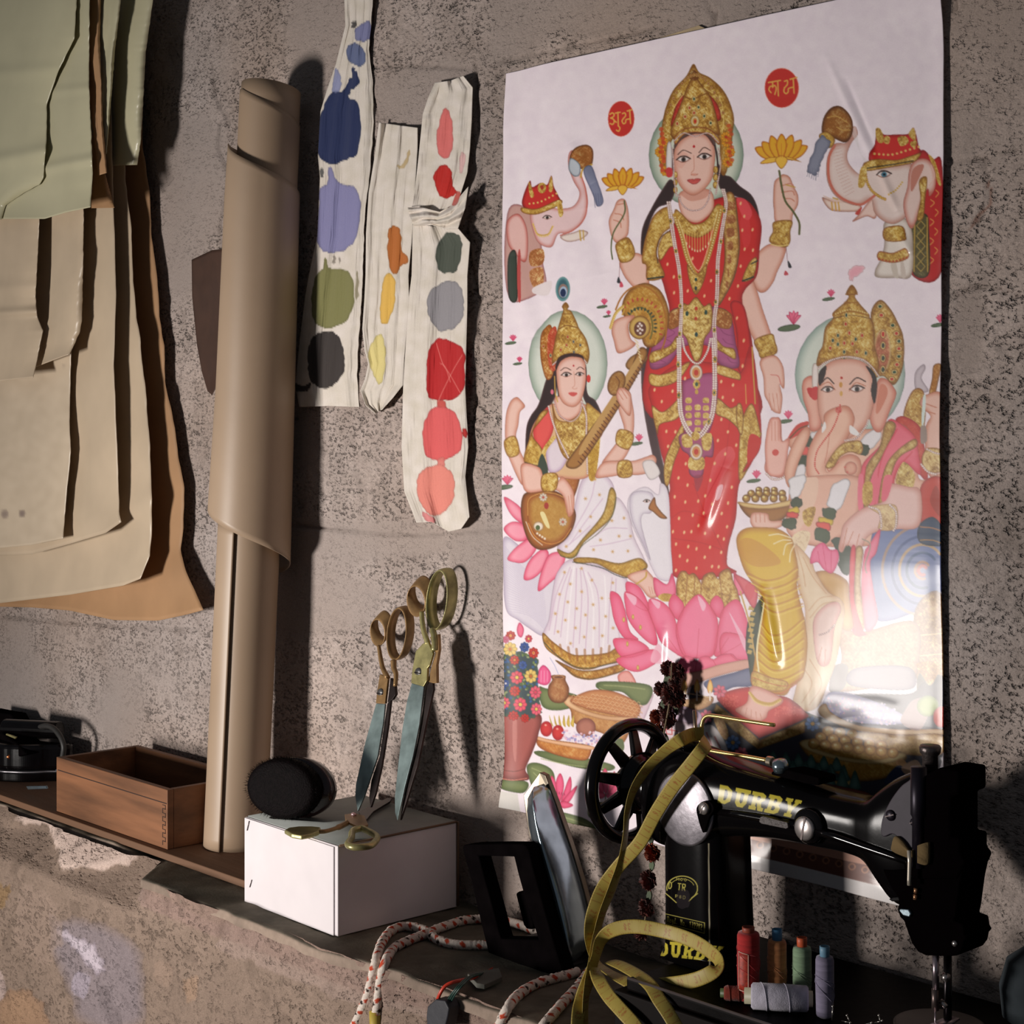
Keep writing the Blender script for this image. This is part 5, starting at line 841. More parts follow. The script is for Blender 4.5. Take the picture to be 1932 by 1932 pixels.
# ================================================================ wall poster
def build_poster():
    W0 = (aty(959, 139, 0), aty(1785, -43, 0)); xl, xr = W0[0].x, W0[1].x; zt = (W0[0].z+W0[1].z)/2; zb = (aty(958, 1521, 0).z+aty(1783, 1722, 0).z)/2
    nu, nv = 600, 1060; u, v = np.meshgrid(np.linspace(0, 1, nu), np.linspace(0, 1, nv))
    X = xl+(xr-xl)*u+.0016*np.sin(v*9); Z = zt+(zb-zt)*v+(.004*np.sin(u*3.4+.3)*(v > .5)*(v-.5)*2)
    fx = CX+((X*R[0]+D*R[1])/(X*V[0]+D*V[1]))*F; fy = HY-((Z-ZC)/(X*V[0]+D*V[1]))*F
    wav = .0030*np.sin(u*5.2+1.4*v+.6)*np.sin(v*4.1+.5)+.0006*nz((nv, nu), 45, 71)
    wav += .003*np.exp(-((1-u)/.02)**2)*(.6+.4*np.sin(v*7))+.003*np.exp(-(u/.03)**2)+.010*np.exp(-((1-v)/.03)**2)*np.sin(u*7+.8)**2
    def crease(x0, y0, x1, y1, wd, h):
        dx, dy = x1-x0, y1-y0; L = math.hypot(dx, dy); t = np.clip(((fx-x0)*dx+(fy-y0)*dy)/L/L, 0, 1); d = np.hypot(fx-x0-t*dx, fy-y0-t*dy); return h*np.exp(-(d/wd)**2)*np.sin(np.pi*np.clip(t, .02, .98))**.5
    wav += crease(1565, 110, 1665, 330, 7, .0016)+crease(1600, 150, 1660, 290, 5, -.0012)+crease(1665, 320, 1700, 400, 7, .002)+crease(1120, 390, 1150, 520, 22, -.003)+crease(1085, 270, 1130, 350, 12, .003)+crease(990, 480, 1010, 640, 15, .0035)+crease(1040, 560, 1030, 660, 12, -.003)+crease(1700, 430, 1725, 480, 8, .002)+crease(1380, 880, 1340, 1000, 10, .0022)+crease(1455, 1110, 1480, 1250, 9, .0025)+crease(1265, 1180, 1260, 1270, 8, .002)
    wav += .0058*np.sin(u*np.pi)*np.clip((v-.1)/.3, 0, 1)
    wav += .00003*nz((nv, nu), 9, 77)
    Y = -.0065-wav
    c = paint_poster(); col = c.sample(fx, fy)
    grn = np.random.RandomState(5).randn(nv, nu, 1)*.012; col = np.clip(col*(1+grn), 0, 1)
    m = mat('laminated_print', (1, 1, 1), .42, attr='paint', var=.03, vs_=60, coat=.16, cr=.11, spec=.3)
    o = link('wall_poster', np.stack([X, Y, Z], -1).reshape(-1, 3), grid(nv, nu), m, cols=col, thick=.0006)
    tag(o, 'large glossy devotional poster of three haloed deities taped to the concrete wall', 'poster')
    bk = MB(); A = [aty(x, y, -.003) for x, y in ((1205, 84), (1318, 48), (1336, 56), (1336, 96), (1205, 118))]; bk.prism(A, (0, .0015, 0))
    tag(bk.link('backing_paper', mat('old_tan_paper', srgb(186, 164, 130), .8), smooth=False), 'tan paper scrap peeking out above the top edge of the poster', 'paper')
build_poster()
# ================================================================ sheets and cloths hanging flat on the wall
def coons(left, right, top, bottom, nu, nv):
    Lp, Rp = polyline(left, nv), polyline(right, nv); Tp = polyline(top, nu) if top else None; Bp = polyline(bottom, nu) if bottom else None
    u = np.linspace(0, 1, nu)[None, :, None]; v = np.linspace(0, 1, nv)[:, None, None]
    if Tp is None: Tp = Lp[0]*(1-u[0])+Rp[0]*u[0]
    if Bp is None: Bp = Lp[-1]*(1-u[0])+Rp[-1]*u[0]
    S = Lp[:, None]*(1-u)+Rp[:, None]*u+Tp[None]*(1-v)+Bp[None]*v
    return S-((1-u)*(1-v)*Lp[0]+u*(1-v)*Rp[0]+(1-u)*v*Lp[-1]+u*v*Rp[-1])
def sheet(name, left, right, bottom, off, m, nu=60, nv=120, top=None, fold=None, thick=.0007, canvas=None, parent=None, seed=0, wav=.004, jag=0, curl=0):
    if jag:
        Rr = polyline(right, 200); rs = np.random.RandomState(seed+3); e = blur(rs.randn(200, 1).astype(np.float32).repeat(3, 1), 1)[:, :1]; e[0] = e[-1] = 0; right = [tuple(p) for p in Rr+np.c_[e*jag*2, e*0]]
    S = coons(left, right, top, bottom, nu, nv); u, v = np.meshgrid(np.linspace(0, 1, nu), np.linspace(0, 1, nv))
    o_ = np.full(S.shape[:2], float(off)) if not callable(off) else off(u, v)
    o_ = o_+wav*nz((nv, nu), max(3, nv//14), 100+seed)*.5
    if fold is not None: o_ = o_+fold(u, v)
    if canvas is not None and m.name.startswith('dye'):
        rs = np.random.RandomState(seed+50); a_ = rs.randn(nv//14+3, nu//2+2); jj = np.linspace(0, a_.shape[0]-1.01, nv); kk = np.linspace(0, a_.shape[1]-1.01, nu)+.8*np.sin(np.linspace(0, 5, nv))[:, None]; kk = np.clip(kk, 0, a_.shape[1]-1.01)
        j0 = jj.astype(int)[:, None]; fj = (jj[:, None]-j0); k0 = kk.astype(int); fk = kk-k0; fk = fk*fk*(3-2*fk); fj = fj*fj*(3-2*fj)
        w_ = (a_[j0, k0]*(1-fk)+a_[j0, k0+1]*fk)*(1-fj)+(a_[j0+1, k0]*(1-fk)+a_[j0+1, k0+1]*fk)*fj; o_ = o_+.0002*w_
    if curl: o_ = o_+curl*np.clip((v-.9)/.1, 0, 1)**2
    a, b = (S[..., 0]-CX)/F, -(S[..., 1]-HY)/F; dy = V[1]+R[1]*a; t = (D-o_)/dy
    P = np.stack([(V[0]+R[0]*a)*t, -D+dy*t, ZC+b*t], -1).reshape(-1, 3)
    cols = canvas.sample(S[..., 0], S[..., 1]) if canvas is not None else None
    return link(name, P, grid(nv, nu), m, parent, cols=cols, thick=thick)
KR = mat('kraft_paper', srgb(202, 182, 156), .36, var=.08, vs_=9, bump=.25, bs=12, spec=.45, bdist=.004, det=3)
KR2 = mat('kraft_paper_old', srgb(178, 138, 100), .62, var=.1, vs_=9, bump=.25, bs=10, spec=.4, bdist=.004)
KR3 = mat('kraft_paper_olive', srgb(198, 192, 160), .32, var=.06, vs_=8, bump=.2, bs=9, spec=.5, bdist=.004)
GP = 'paper patterns hanging in a bundle at the upper left'
def pat(label, right, bottom, off, m, left=None, seed=0, rid=(), canvas=None, jag=.25, curve=.007, wav=.0022, curl=.008):
    y1 = bottom[0][1] if bottom else right[-1][1]; left = left or [(-70, -60), (-70, y1)]
    right = [(right[0][0], -60)]+right if right[0][1] > -50 and right[0][1] < 5 else right
    if bottom: bottom = [left[-1]]+bottom[1 if bottom[0][0] <= left[-1][0]+1 else 0:]+[right[-1]]
    o = sheet('paper_pattern', left, right, bottom, off, m, 70, 150, seed=seed, jag=jag, wav=wav, fold=lambda u, v: sum(h*np.exp(-((v-v0-sl*(u-.5))/w)**2) for v0, w, h, sl in rid)+curve*np.sin(u*math.pi*1.0)*np.sin(v*2.2+seed)-.004*np.clip((u-.8)/.2, 0, 1)**2, curl=curl, thick=.0005, canvas=canvas)
    return tag(o, label, 'paper pattern', GP)
pat('rearmost and longest brown paper pattern with torn right edge, lowest in the hanging bundle', [(262, 0), (269, 276), (281, 357), (287, 450), (297, 528), (301, 600), (310, 653), (311, 719), (331, 808), (335, 858), (348, 918), (348, 958), (341, 1040), (351, 1077), (384, 1151)], [(-70, 1143), (60, 1146), (132, 1152), (215, 1170), (298, 1171), (350, 1160)], .024, KR2, seed=1, rid=((.93, .03, .006, 0),), curl=.02, jag=.5)
pat('broad brown paper pattern with ragged right edge and folded bottom, second longest in bundle', [(225, 0), (237, 345), (248, 435), (251, 528), (258, 600), (265, 640), (270, 693), (282, 825), (286, 924), (287, 1007), (282, 1050), (265, 1092)], [(-70, 1145), (0, 1138), (132, 1122), (232, 1105)], .062, KR, seed=2, rid=((.90, .03, .008, -.06),), curl=.015, jag=.45)
pat('paper pattern ending in a pointed lower right corner just above the long folded one', [(205, 0), (214, 391), (217, 466), (219, 560), (215, 692), (219, 800), (222, 858), (225, 967), (229, 985)], [(-70, 1052), (60, 1046), (132, 1026), (199, 1006)], .092, KR, seed=3)
sc = Canvas(-80, 370, 160, 1060, (202, 184, 160)); sc.a += sc.n3[..., None]*2.; sc.T(0, 0, 1)
for x, y, r_, q in ((9, 970, 7, .55), (42, 969, 6, .7), (120, 690, 3, .3)): sc.E(x, y, r_, r_*1.2, (112, 96, 92), a=q, edge=(160, 142, 126), r=2)
KRS = mat('kraft_paper_spotted', (1, 1, 1), .36, attr='paint', var=.08, vs_=9, bump=.25, bs=12, bdist=.004)
pat('wide pale paper pattern with two small dark spots near its lower left corner', [(134, 380), (134, 673), (131, 792), (134, 852), (126, 930), (119, 1016)], [(-70, 1036), (0, 1034), (60, 1028)], .108, KRS, left=[(-70, 380), (-70, 1036)], seed=4, canvas=sc)
pat('curved paper pattern slip with slanting lower end beside the dark gap', [(160, 300), (158, 391), (157, 497), (155, 600), (151, 625), (142, 646), (132, 668)], [(68, 692), (100, 680)], .118, KR, left=[(99, 300), (97, 500), (92, 600), (80, 650), (68, 692)], seed=5)
pat('paper pattern with horizontal crease bands at the far left edge of the photo', [(78, 300), (75, 410), (67, 559), (70, 596), (81, 624), (72, 670), (63, 712)], [(-70, 722), (0, 719)], .138, KR, left=[(-70, 300), (-70, 722)], seed=6, rid=((.69, .02, .005, 0), (.58, .03, .003, 0)))
pat('tall dark olive paper pattern in shade with square lower end', [(289, 0), (275, 99), (266, 264), (259, 311)], None, .078, KR3, left=[(214, -60), (210, 150), (200, 313)], seed=7, curve=.01, curl=0)
pat('narrow greenish paper pattern slip tapering to a point', [(228, 0), (217, 93), (207, 220), (201, 290)], None, .118, KR3, left=[(186, -60), (190, 150), (199, 290)], seed=8, curve=.0, curl=0)
pat('thin tan paper pattern strip beside the tapering greenish slip', [(190, 0), (188, 78), (194, 233), (202, 326)], None, .130, KR2, left=[(150, -60), (165, 150), (186, 331)], seed=9, curve=.0, curl=0)
pat('small brown paper pattern corner below the thin tan strip', [(192, 250), (199, 329), (207, 360), (216, 392)], None, .10, KR2, left=[(150, 250), (160, 330), (168, 393)], seed=10, curve=0, curl=0)
pat('olive paper pattern with glossy crease and angled foot, second from the front', [(169, 0), (168, 155), (175, 326), (171, 391)], [(-70, 416), (3, 413), (84, 413), (124, 401)], .147, KR3, left=[(-70, -60), (-70, 416)], seed=11, curve=.006, rid=((.80, .022, .004, 0), (.50, .02, .002, 0)))
pat('frontmost olive paper pattern with wavy cut right edge', [(145, 0), (140, 73), (109, 137), (88, 199), (88, 264), (82, 335), (75, 348), (47, 363), (11, 387), (3, 414)], [(-70, 420)], .157, KR3, left=[(-70, -60), (-70, 420)], seed=12, curve=.006, rid=((.73, .03, .006, -.1), (.40, .03, .003, -.05)))
# spots on the pale pattern
# ---------------------------------------------------------------- dye test cloths
CW = (224, 214, 202)
cl = Canvas(540, -40, 930, 1030, CW, seed=9); cl.a += cl.n3[..., None]*np.array([3, 3, 4], np.float32)
cl.T(540, 0, 3.716)
def dye(c, t, col, rough=.8, a=.93): c.P(t, tuple(v*.88 for v in col), edge=None, rough=rough, a=a*.96); c.P(t, col, edge=tuple(v*.93 for v in col), r=3, rough=rough, a=a)
dye(cl, '490,200 560,150 590,170 590,270 510,290 485,260', (130, 132, 172)); dye(cl, '430,330 490,305 550,360 555,440 510,465 440,420', (104, 114, 150)); dye(cl, '465,150 490,150 492,185 470,188', (96, 92, 90)); dye(cl, '465,480 490,485 510,560 500,600 455,640 440,690 500,720 525,860 500,1070 440,1110 330,1150 230,1090 235,850 280,720 330,640 400,640 440,560 465,540', (44, 54, 92)); dye(cl, '350,480 385,560 370,640 325,640 335,560', (150, 156, 196), a=.7)
dye(cl, '300,1180 325,1180 345,1260 420,1300 480,1310 520,1420 500,1640 430,1740 330,1770 270,1760 215,1690 225,1500 240,1320 290,1290', (140, 138, 180)); dye(cl, '245,1180 262,1190 255,1240 240,1230', (110, 108, 106)); dye(cl, '330,1800 350,1800 345,1840 325,1840', (150, 140, 130), a=.6); dye(cl, '370,1800 385,1820 375,1850', (150, 140, 130), a=.6)
dye(cl, '1115,760 1150,810 1168,920 1160,1060 1110,1110 1075,1080 1060,950 1080,840', (232, 120, 116), a=.85); dye(cl, '1055,1190 1120,1160 1160,1210 1165,1300 1200,1350 1140,1385 1080,1370 1040,1270', (198, 46, 40)); dye(cl, '1230,1070 1260,1100 1240,1200 1215,1190', (236, 180, 180), a=.5); dye(cl, '1200,1345 1225,1360 1190,1440 1170,1430', (206, 80, 70), a=.6)
dye(cl, '725,1610 760,1580 800,1620 810,1740 855,1810 850,1840 800,1870 775,1920 730,1890 715,1740', (190, 112, 56)); dye(cl, '1110,1650 1160,1630 1220,1660 1232,1760 1200,1880 1150,1915 1070,1890 1052,1760', (82, 88, 78)); dye(cl, '780,1160 820,1150 860,1060 870,1080 835,1170 800,1180', (206, 176, 120), a=.5)
cl.T(540, 480, 3.579)
dye(cl, '255,90 258,30 275,30 285,90 350,95 430,130 460,250 450,370 400,450 300,495 220,480 180,400 180,260 200,150', (132, 130, 84)); dye(cl, '240,525 330,530 375,600 395,720 380,810 310,890 240,905 170,860 150,760 150,640 180,560', (64, 58, 56)); dye(cl, '60,880 120,885 160,870 158,910 110,925 62,915', (70, 62, 58)); dye(cl, '475,120 490,150 485,280 470,300', (150, 140, 110), a=.5)
dye(cl, '675,135 720,150 740,240 720,370 680,465 640,430 640,260', (232, 186, 92)); dye(cl, '640,535 660,600 672,700 650,850 620,870 580,780 555,690 580,600', (226, 210, 140)); dye(cl, '1060,190 1130,185 1180,230 1200,340 1180,450 1100,510 1030,510 975,430 955,350 970,260', (152, 148, 152))
dye(cl, '1010,580 1080,575 1190,640 1205,760 1200,900 1140,970 1040,985 960,960 950,820 965,650', (190, 44, 46)); dye(cl, '1030,985 1070,990 1080,1040 1030,1040', (206, 84, 76), a=.8); dye(cl, '990,1040 1080,1035 1150,1090 1185,1200 1180,1320 1110,1370 1030,1395 950,1350 920,1230 940,1120', (226, 100, 100)); dye(cl, '1030,1380 1065,1380 1070,1430 1030,1430', (226, 130, 120), a=.8); dye(cl, '960,1440 1050,1425 1120,1480 1140,1580 1110,1690 1030,1760 960,1750 900,1660 885,1540 910,1470', (232, 140, 126)); dye(cl, '1190,1190 1215,1180 1220,1230 1195,1225', (200, 60, 56)); dye(cl, '930,1740 1000,1790 990,1815 930,1780', (230, 130, 130), a=.6)
for q in ('1015,600 1060,740 1100,800 1180,940', '1190,680 1130,780 1060,920 1030,990', '1040,735 1075,760 1110,860'): cl.S(q, 5, (232, 140, 130), a=.8)
CLM = mat('dye_test_cotton', (1, 1, 1), .9, attr='paint', var=.07, vs_=500, bump=.35, bs=900, spec=.15, sheen=.2, bdist=.0006)
def folds(k, ph, amp, seed):
    def f(u, v): return amp*(np.sin(u*k+ph+.9*np.sin(v*5+seed))*.6+np.abs(np.sin(u*k*.5+1.3*ph+.5*v))*.8+.5*np.sin(u*k*2.3+v*2))
    return f
o = sheet('dye_test_cloth', [(660, -50), (650, 0), (652, 48), (634, 121), (618, 167), (605, 210), (600, 296), (604, 334), (599, 444), (583, 520), (576, 560), (566, 640), (557, 726), (565, 768)], [(704, -50), (704, 0), (696, 94), (703, 148), (705, 229), (699, 315), (689, 404), (684, 520), (682, 564), (677, 640), (674, 720), (678, 768)], [(565, 768), (620, 766), (678, 768)], .006, CLM, 110, 300, fold=folds(10, .4, .0022, 1), canvas=cl, seed=31, thick=.0009, wav=.002, jag=.5)
tag(o, 'long white cloth strip with dark blue, lilac, olive and charcoal dye blobs, leftmost of three', 'cloth strip', 'dye test cloth strips on the wall')
o = sheet('dye_test_cloth', [(715, 231), (707, 296), (696, 363), (691, 440), (690, 520), (688, 560), (684, 620), (688, 660), (695, 687), (689, 715), (680, 737), (690, 765), (708, 780)], [(788, 241), (788, 283), (782, 377), (777, 457), (771, 520), (772, 564), (768, 620), (763, 676), (761, 726), (742, 750), (722, 772)], None, .007, CLM, 90, 260, fold=folds(12, 1.4, .0026, 2), canvas=cl, seed=32, thick=.0009, wav=.0025)
tag(o, 'short white cotton cloth strip with orange and yellow dye blobs, middle one of the three', 'cloth strip', 'dye test cloth strips on the wall')
root = thing('dye_test_cloth', aty(835, 410, -.03), 'knotted white cotton cloth strip with grey, red and pink dye blobs, rightmost of the three', 'cloth strip', 'dye test cloth strips on the wall')
sheet('upper_cloth', [(821, 156), (808, 185), (798, 215), (790, 296), (784, 350), (776, 395)], [(874, 143), (892, 165), (890, 229), (887, 280), (882, 325), (868, 371), (852, 404)], [(776, 395), (815, 398), (852, 404)], .010, CLM, 90, 150, top=[(821, 156), (850, 152), (874, 143)], fold=folds(8, 2.2, .003, 3), canvas=cl, seed=33, parent=root, wav=.003, thick=.0009)
sheet('lower_cloth', [(779, 424), (778, 480), (777, 520), (772, 560), (769, 600), (761, 731), (758, 843), (763, 927), (786, 986)], [(862, 428), (887, 457), (882, 520), (882, 578), (878, 731), (884, 843), (878, 899), (886, 975)], [(786, 986), (815, 985), (847, 1003), (870, 998), (886, 975)], .010, CLM, 110, 260, fold=folds(9, .2, .0026, 4), canvas=cl, seed=34, parent=root, wav=.0025, thick=.0009)
sheet('knot', [(769, 392), (772, 408), (782, 428)], [(884, 352), (878, 392), (864, 432)], [(782, 428), (815, 424), (840, 432), (864, 432)], .018, CLM, 70, 60, top=[(769, 392), (800, 392), (830, 400), (856, 385), (884, 352)], fold=lambda u, v: .010*np.sin(v*math.pi)+.003*np.sin(v*16+u*6), canvas=cl, seed=35, parent=root, wav=.003, thick=.0009)
# ================================================================ plank, drawer box
WD = mat('worn_plank_wood', srgb(128, 92, 66), .75, var=.25, vs_=8, bump=.4, bs=60, stretch=(.12, 1, 1))
o = MB().box((-3.45, -.196, ZL+.0015), (-1.995, -.004, ZL+.0125)).link('wooden_plank', WD, bevel=.0015); tag(o, 'long thin wooden plank lying on the cement ledge under the roll and drawer', 'plank')
ZP = ZL+.013
def drawer():
    A, B = atz(115, 1530, ZP), atz(313, 1606, ZP); Ye = -.028; x0, x1, y0 = A.x-.004, B.x-.006, (A.y+B.y)/2; h = .092; th = .011; z0, z1 = ZP, ZP+h
    W = mat('walnut_drawer_wood', srgb(146, 98, 66), .55, var=.35, vs_=14, bump=.15, bs=120, stretch=(.25, 1, 2.2), spec=.4); WI = mat('drawer_inside_wood', srgb(96, 84, 64), .8, var=.25, vs_=14, stretch=(.3, 1, 1))
    r = thing('dovetailed_box', ((x0+x1)/2, (y0+Ye)/2, z0), 'small open reddish wooden box with dovetailed corner on the plank', 'box')
    m = MB().box((x0, y0, z0), (x1, y0+th, z1)); m.link('front_panel', W, r, bevel=.001)
    MB().box((x1-th, y0+th, z0), (x1, Ye-th, z1)).link('side_panel', W, r, bevel=.001); MB().box((x0, y0+th, z0), (x0+th, Ye-th, z1)).link('side_panel', W, r, bevel=.001)
    MB().box((x0, Ye-th, z0), (x1, Ye, z1)).link('back_panel', W, r, bevel=.001); MB().box((x0+th, y0+th, z0+.004), (x1-th, Ye-th, z0+.009)).link('bottom_panel', WI, r)
    g = MB().box((x0+.006, y0-.0006, z1-.022), (x1-.002, y0+.002, z1-.0205)).link('groove', mat('dark_seam', srgb(50, 30, 22), .8), r, smooth=False)
    d = MB()
    for k in range(5):
        zz = z0+.005+k*.0125; a = x1-.014
        d.box((a, y0-.0005, zz), (a+.0012, y0+.002, zz+.006)); d.box((a, y0-.0005, zz+.006), (a+.009, y0+.002, zz+.0072)); d.box((a+.008, y0-.0005, zz+.006), (a+.0092, y0+.002, zz+.0125)); d.box((a, y0-.0005, zz+.0118), (a+.009, y0+.002, zz+.0128))
    d.link('dovetail_joint', MATS['dark_seam'], r, smooth=False)
drawer()
# ================================================================ big paper roll
def paper_roll():
    yb, yt = -.090, -.058; B, T_ = aty(446, 1607, yb), aty(512, 160, yt)
    B.z = ZP; r = thing('paper_roll', B, 'tall roll of brown kraft paper leaning against the wall behind the white box', 'paper roll')
    ax = (T_-B).normalized(); L_ = (T_-B).length
    toc = (Vector((0, -D, 0))-Vector((B.x, B.y, 0))).normalized(); toc = (toc-ax*toc.dot(ax)).normalized(); rt = -ax.cross(toc)
    if rt.dot(Vector((R[0], R[1], 0))) < 0: rt = -rt
    M1 = mat('roll_kraft', srgb(164, 140, 116), .5, var=.07, vs_=5, bump=.12, bs=14, spec=.45, bdist=.003); M2 = mat('roll_kraft_outer', srgb(170, 146, 122), .46, var=.07, vs_=6, bump=.15, bs=10, spec=.5, bdist=.003)
    def zof(py, px=470): P = aty(px, py, yb+(yt-yb)*.5); return (P.z-B.z)/ax.z
    def surf(name, m, phis, lo, hi, rad, n=72, nv=40, off=Vector((0, 0, 0)), thick=.0009, parent=r):
        Vv = np.zeros((nv, n, 3))
        for i in range(n):
            ph = phis[0]+(phis[1]-phis[0])*i/(n-1); a, b = lo(ph), hi(ph)
            for j in range(nv):
                h = a+(b-a)*j/(nv-1); rr = rad(ph, h/L_); p = B+off+ax*h+(toc*math.cos(ph)+rt*math.sin(ph))*rr; Vv[j, i] = p
        return link(name, Vv.reshape(-1, 3), grid(nv, n), m, parent, thick=thick)
    P2 = math.pi
    surf('inner_roll', M1, (-P2, P2), lambda p: .0, lambda p: L_-.006+.008*math.cos(p+.8), lambda p, t: .0455, nv=50)
    surf('inner_layer', M1, (-P2*1.2, P2*.45), lambda p: L_-.2, lambda p: L_-.012-.02*max(0, p+1.2), lambda p, t: .0475, nv=20)
    MB().lathe(B+ax*.002, ax, [(.002, L_-.03), (.043, L_-.03)]).link('roll_core', mat('roll_inside_dark', srgb(90, 66, 48), .8), r)
    def hi(p): s = (p+P2/2)/P2; return zof(278+92*max(0, min(1.05, s))**.8 if s > 0 else 278-30*max(s, -.6))
    def lo(p): s = (p+P2/2)/P2; return zof(962+100*max(-.2, min(1.2, s)))
    surf('outer_wrap', M2, (-P2*.98, P2*.9), lo, hi, lambda p, t: .0545+.003*math.cos(p+1.4)+.024*(.85-t)+.006*max(0, math.cos(p+1.7))*max(0, min(1, (t-.6)*4)), n=90, nv=60, thick=.0012)
    surf('lower_wrap', M2, (-P2*.9, -P2*.17), lambda p: .0, lambda p: zof(985), lambda p, t: .0505, n=40, nv=30, thick=.0012)
    Q = [[(362, 490), (363, 560), (372, 650), (381, 700), (392, 738)], [(440, 468), (436, 560), (430, 650), (424, 700), (400, 745)]]
    sheet('loose_flap', Q[0], Q[1], None, lambda u, v: .03+.02*u, mat('roll_flap_shaded', srgb(70, 46, 34), .7, bump=.1, bs=12), 24, 40, top=[(362, 490), (400, 472), (440, 468)], parent=r, wav=.002, thick=.001)  # flap's shade is put into its colour, darker than the roll's kraft
paper_roll()
# ================================================================ white cardboard box
def white_box():
    a, b = atz(638, 1768, ZL), atz(465, 1700, ZL); c_ = atz(866, 1711, ZL); c_.y = -.03; b.y = -.229; a.y = -.234; c_.x = a.x+.003
    d_ = b+(c_-a); h = .118; z0 = ZL+.0005; up = Vector((0, 0, h))
    CB = mat('white_card', srgb(226, 218, 220), .6, var=.03, vs_=20, bump=.08, bs=80, spec=.3); CT = mat('shaded_card_lid', srgb(150, 154, 150), .75, var=.08, vs_=30)  # lid greyer than the carton: the unlit top's shade is in the colour
    r = thing('cardboard_box', (a+b+c_+d_)/4, 'white stapled cardboard box on the ledge with brush and shears on top', 'box')
    for p in (a, b, c_, d_): p.z = z0
    MB().hexa([b, a, c_, d_], [b+up, a+up, c_+up, d_+up]).link('carton', CB, r, bevel=.0012)
    n = Vector((0, -.0022, 0)); e = Vector((.0, 0, 0)); dx = (a-b).normalized()
    MB().prism([b+dx*.001+n*0, a-dx*.007, a-dx*.007+up*.985, b+dx*.001+up*.995], n).link('front_flap', CB, r, bevel=.0006)
    MB().hexa([b+up+Vector((.002, .003, .0002)), a+up+Vector((-.002, .003, .0002)), c_+up+Vector((-.002, -.002, .0002)), d_+up+Vector((.002, -.002, .0002))], [p+up+Vector(q) for p, q in ((b, (.002, .003, .0015)), (a, (-.002, .003, .0015)), (c_, (-.002, -.002, .0015)), (d_, (.002, -.002, .0015)))]).link('lid', CT, r)
    em = MB(); E_ = Vector((.0012, 0, 0)); em.tube([a+up+E_+Vector((0, .002, .0005)), c_+up+E_+Vector((0, -.002, .0005))], .0016, 6); em.tube([c_+E_*.6+Vector((0, 0, .002)), c_+up+E_*.6], .0022, 6); em.link('brown_edge', mat('brown_tape_edge', srgb(110, 84, 62), .7), r)
    st = mat('staple_steel', srgb(120, 110, 110), .4, metal=.8)
    for px, py, px2, py2 in ((470, 1549, 466, 1567), (475, 1660, 471, 1674), (631.5, 1598, 632, 1614), (629, 1720, 630.5, 1741)):
        MB().tube([aty(px, py, -.2325), aty(px2, py2, -.2325)], .0006, 6).link('staple', st, r)
    return h
BH = .118+.0018; ZB = ZL+BH
white_box()
# ================================================================ oval brush
def brush():
    c0 = atz(548, 1552, ZB); cy = -.193; C_ = aty(543, 1497, cy); C_.z = ZB+.0425
    r = thing('clothes_brush', (C_.x, C_.y, ZB), 'black oval bristle brush standing on edge on the white box', 'brush')
    nrm = Vector((.36, -.92, .10)).normalized(); u = Vector((0, 0, 1)).cross(nrm).normalized(); u = -u if u.x < 0 else u; v = nrm.cross(u); v = v if v.z > 0 else -v
    A, Bh = .057, .041
    def ell(off, k, n=48, s=0): return [C_+nrm*off+u*(math.cos(2*math.pi*i/n)*A*k)+v*(math.sin(2*math.pi*i/n)*Bh*k*(1))+u*s for i in range(n)]
    Vv = []; n = 48; prof = [(.0215, .003), (.0215, .5), (.021, .85), (.018, .97), (.010, 1.01), (0, 1.), (-.006, .9)]
    for o_, k in prof: Vv += ell(o_, k)
    Ff = [(i*n+k, i*n+(k+1) % n, (i+1)*n+(k+1) % n, (i+1)*n+k) for i in range(len(prof)-1) for k in range(n)]+[tuple(range(n)), tuple((len(prof)-1)*n+k for k in range(n))]
    BL = mat('black_bristle', srgb(16, 10, 11), .6, var=.3, vs_=200, bump=.6, bs=500, spec=.05)
    link('bristle_pad', Vv, Ff, BL, r)
    Vv = []; prof = [(-.006, .3, .004), (-.006, .98, .006), (-.014, 1.03, .008), (-.024, .99, .009), (-.027, .3, .009)]
    for o_, k, s in prof: Vv += ell(o_, k, s=s)
    Ff = [(i*n+k, i*n+(k+1) % n, (i+1)*n+(k+1) % n, (i+1)*n+k) for i in range(len(prof)-1) for k in range(n)]+[tuple(range(n)), tuple((len(prof)-1)*n+k for k in range(n))]
    link('wooden_back', Vv, Ff, mat('dark_lacquer', srgb(46, 24, 24), .25, coat=.5), r)
    m = MB(); rs = random.Random(3)
    for i in range(1500):
        t = rs.uniform(0, 2*math.pi); k = 1.0-.02*rs.random(); o_ = rs.uniform(-.002, .02)
        p = C_+nrm*o_+u*math.cos(t)*A*k+v*math.sin(t)*Bh*k
        d = (u*math.cos(t)/A+v*math.sin(t)/Bh).normalized()*rs.uniform(.0015, .0055)+nrm*rs.uniform(0, .004)
        if p.z+d.z < ZB+.001: continue
        s = u.cross(d).normalized()*.0003; s2 = d.cross(s).normalized()*.0003
        m.add([p+s, p-s, p+s2, p+d], [(0, 1, 3), (1, 2, 3), (2, 0, 3)])
    m.link('bristle_fringe', BL, r, smooth=False)['kind'] = 'stuff'
brush()
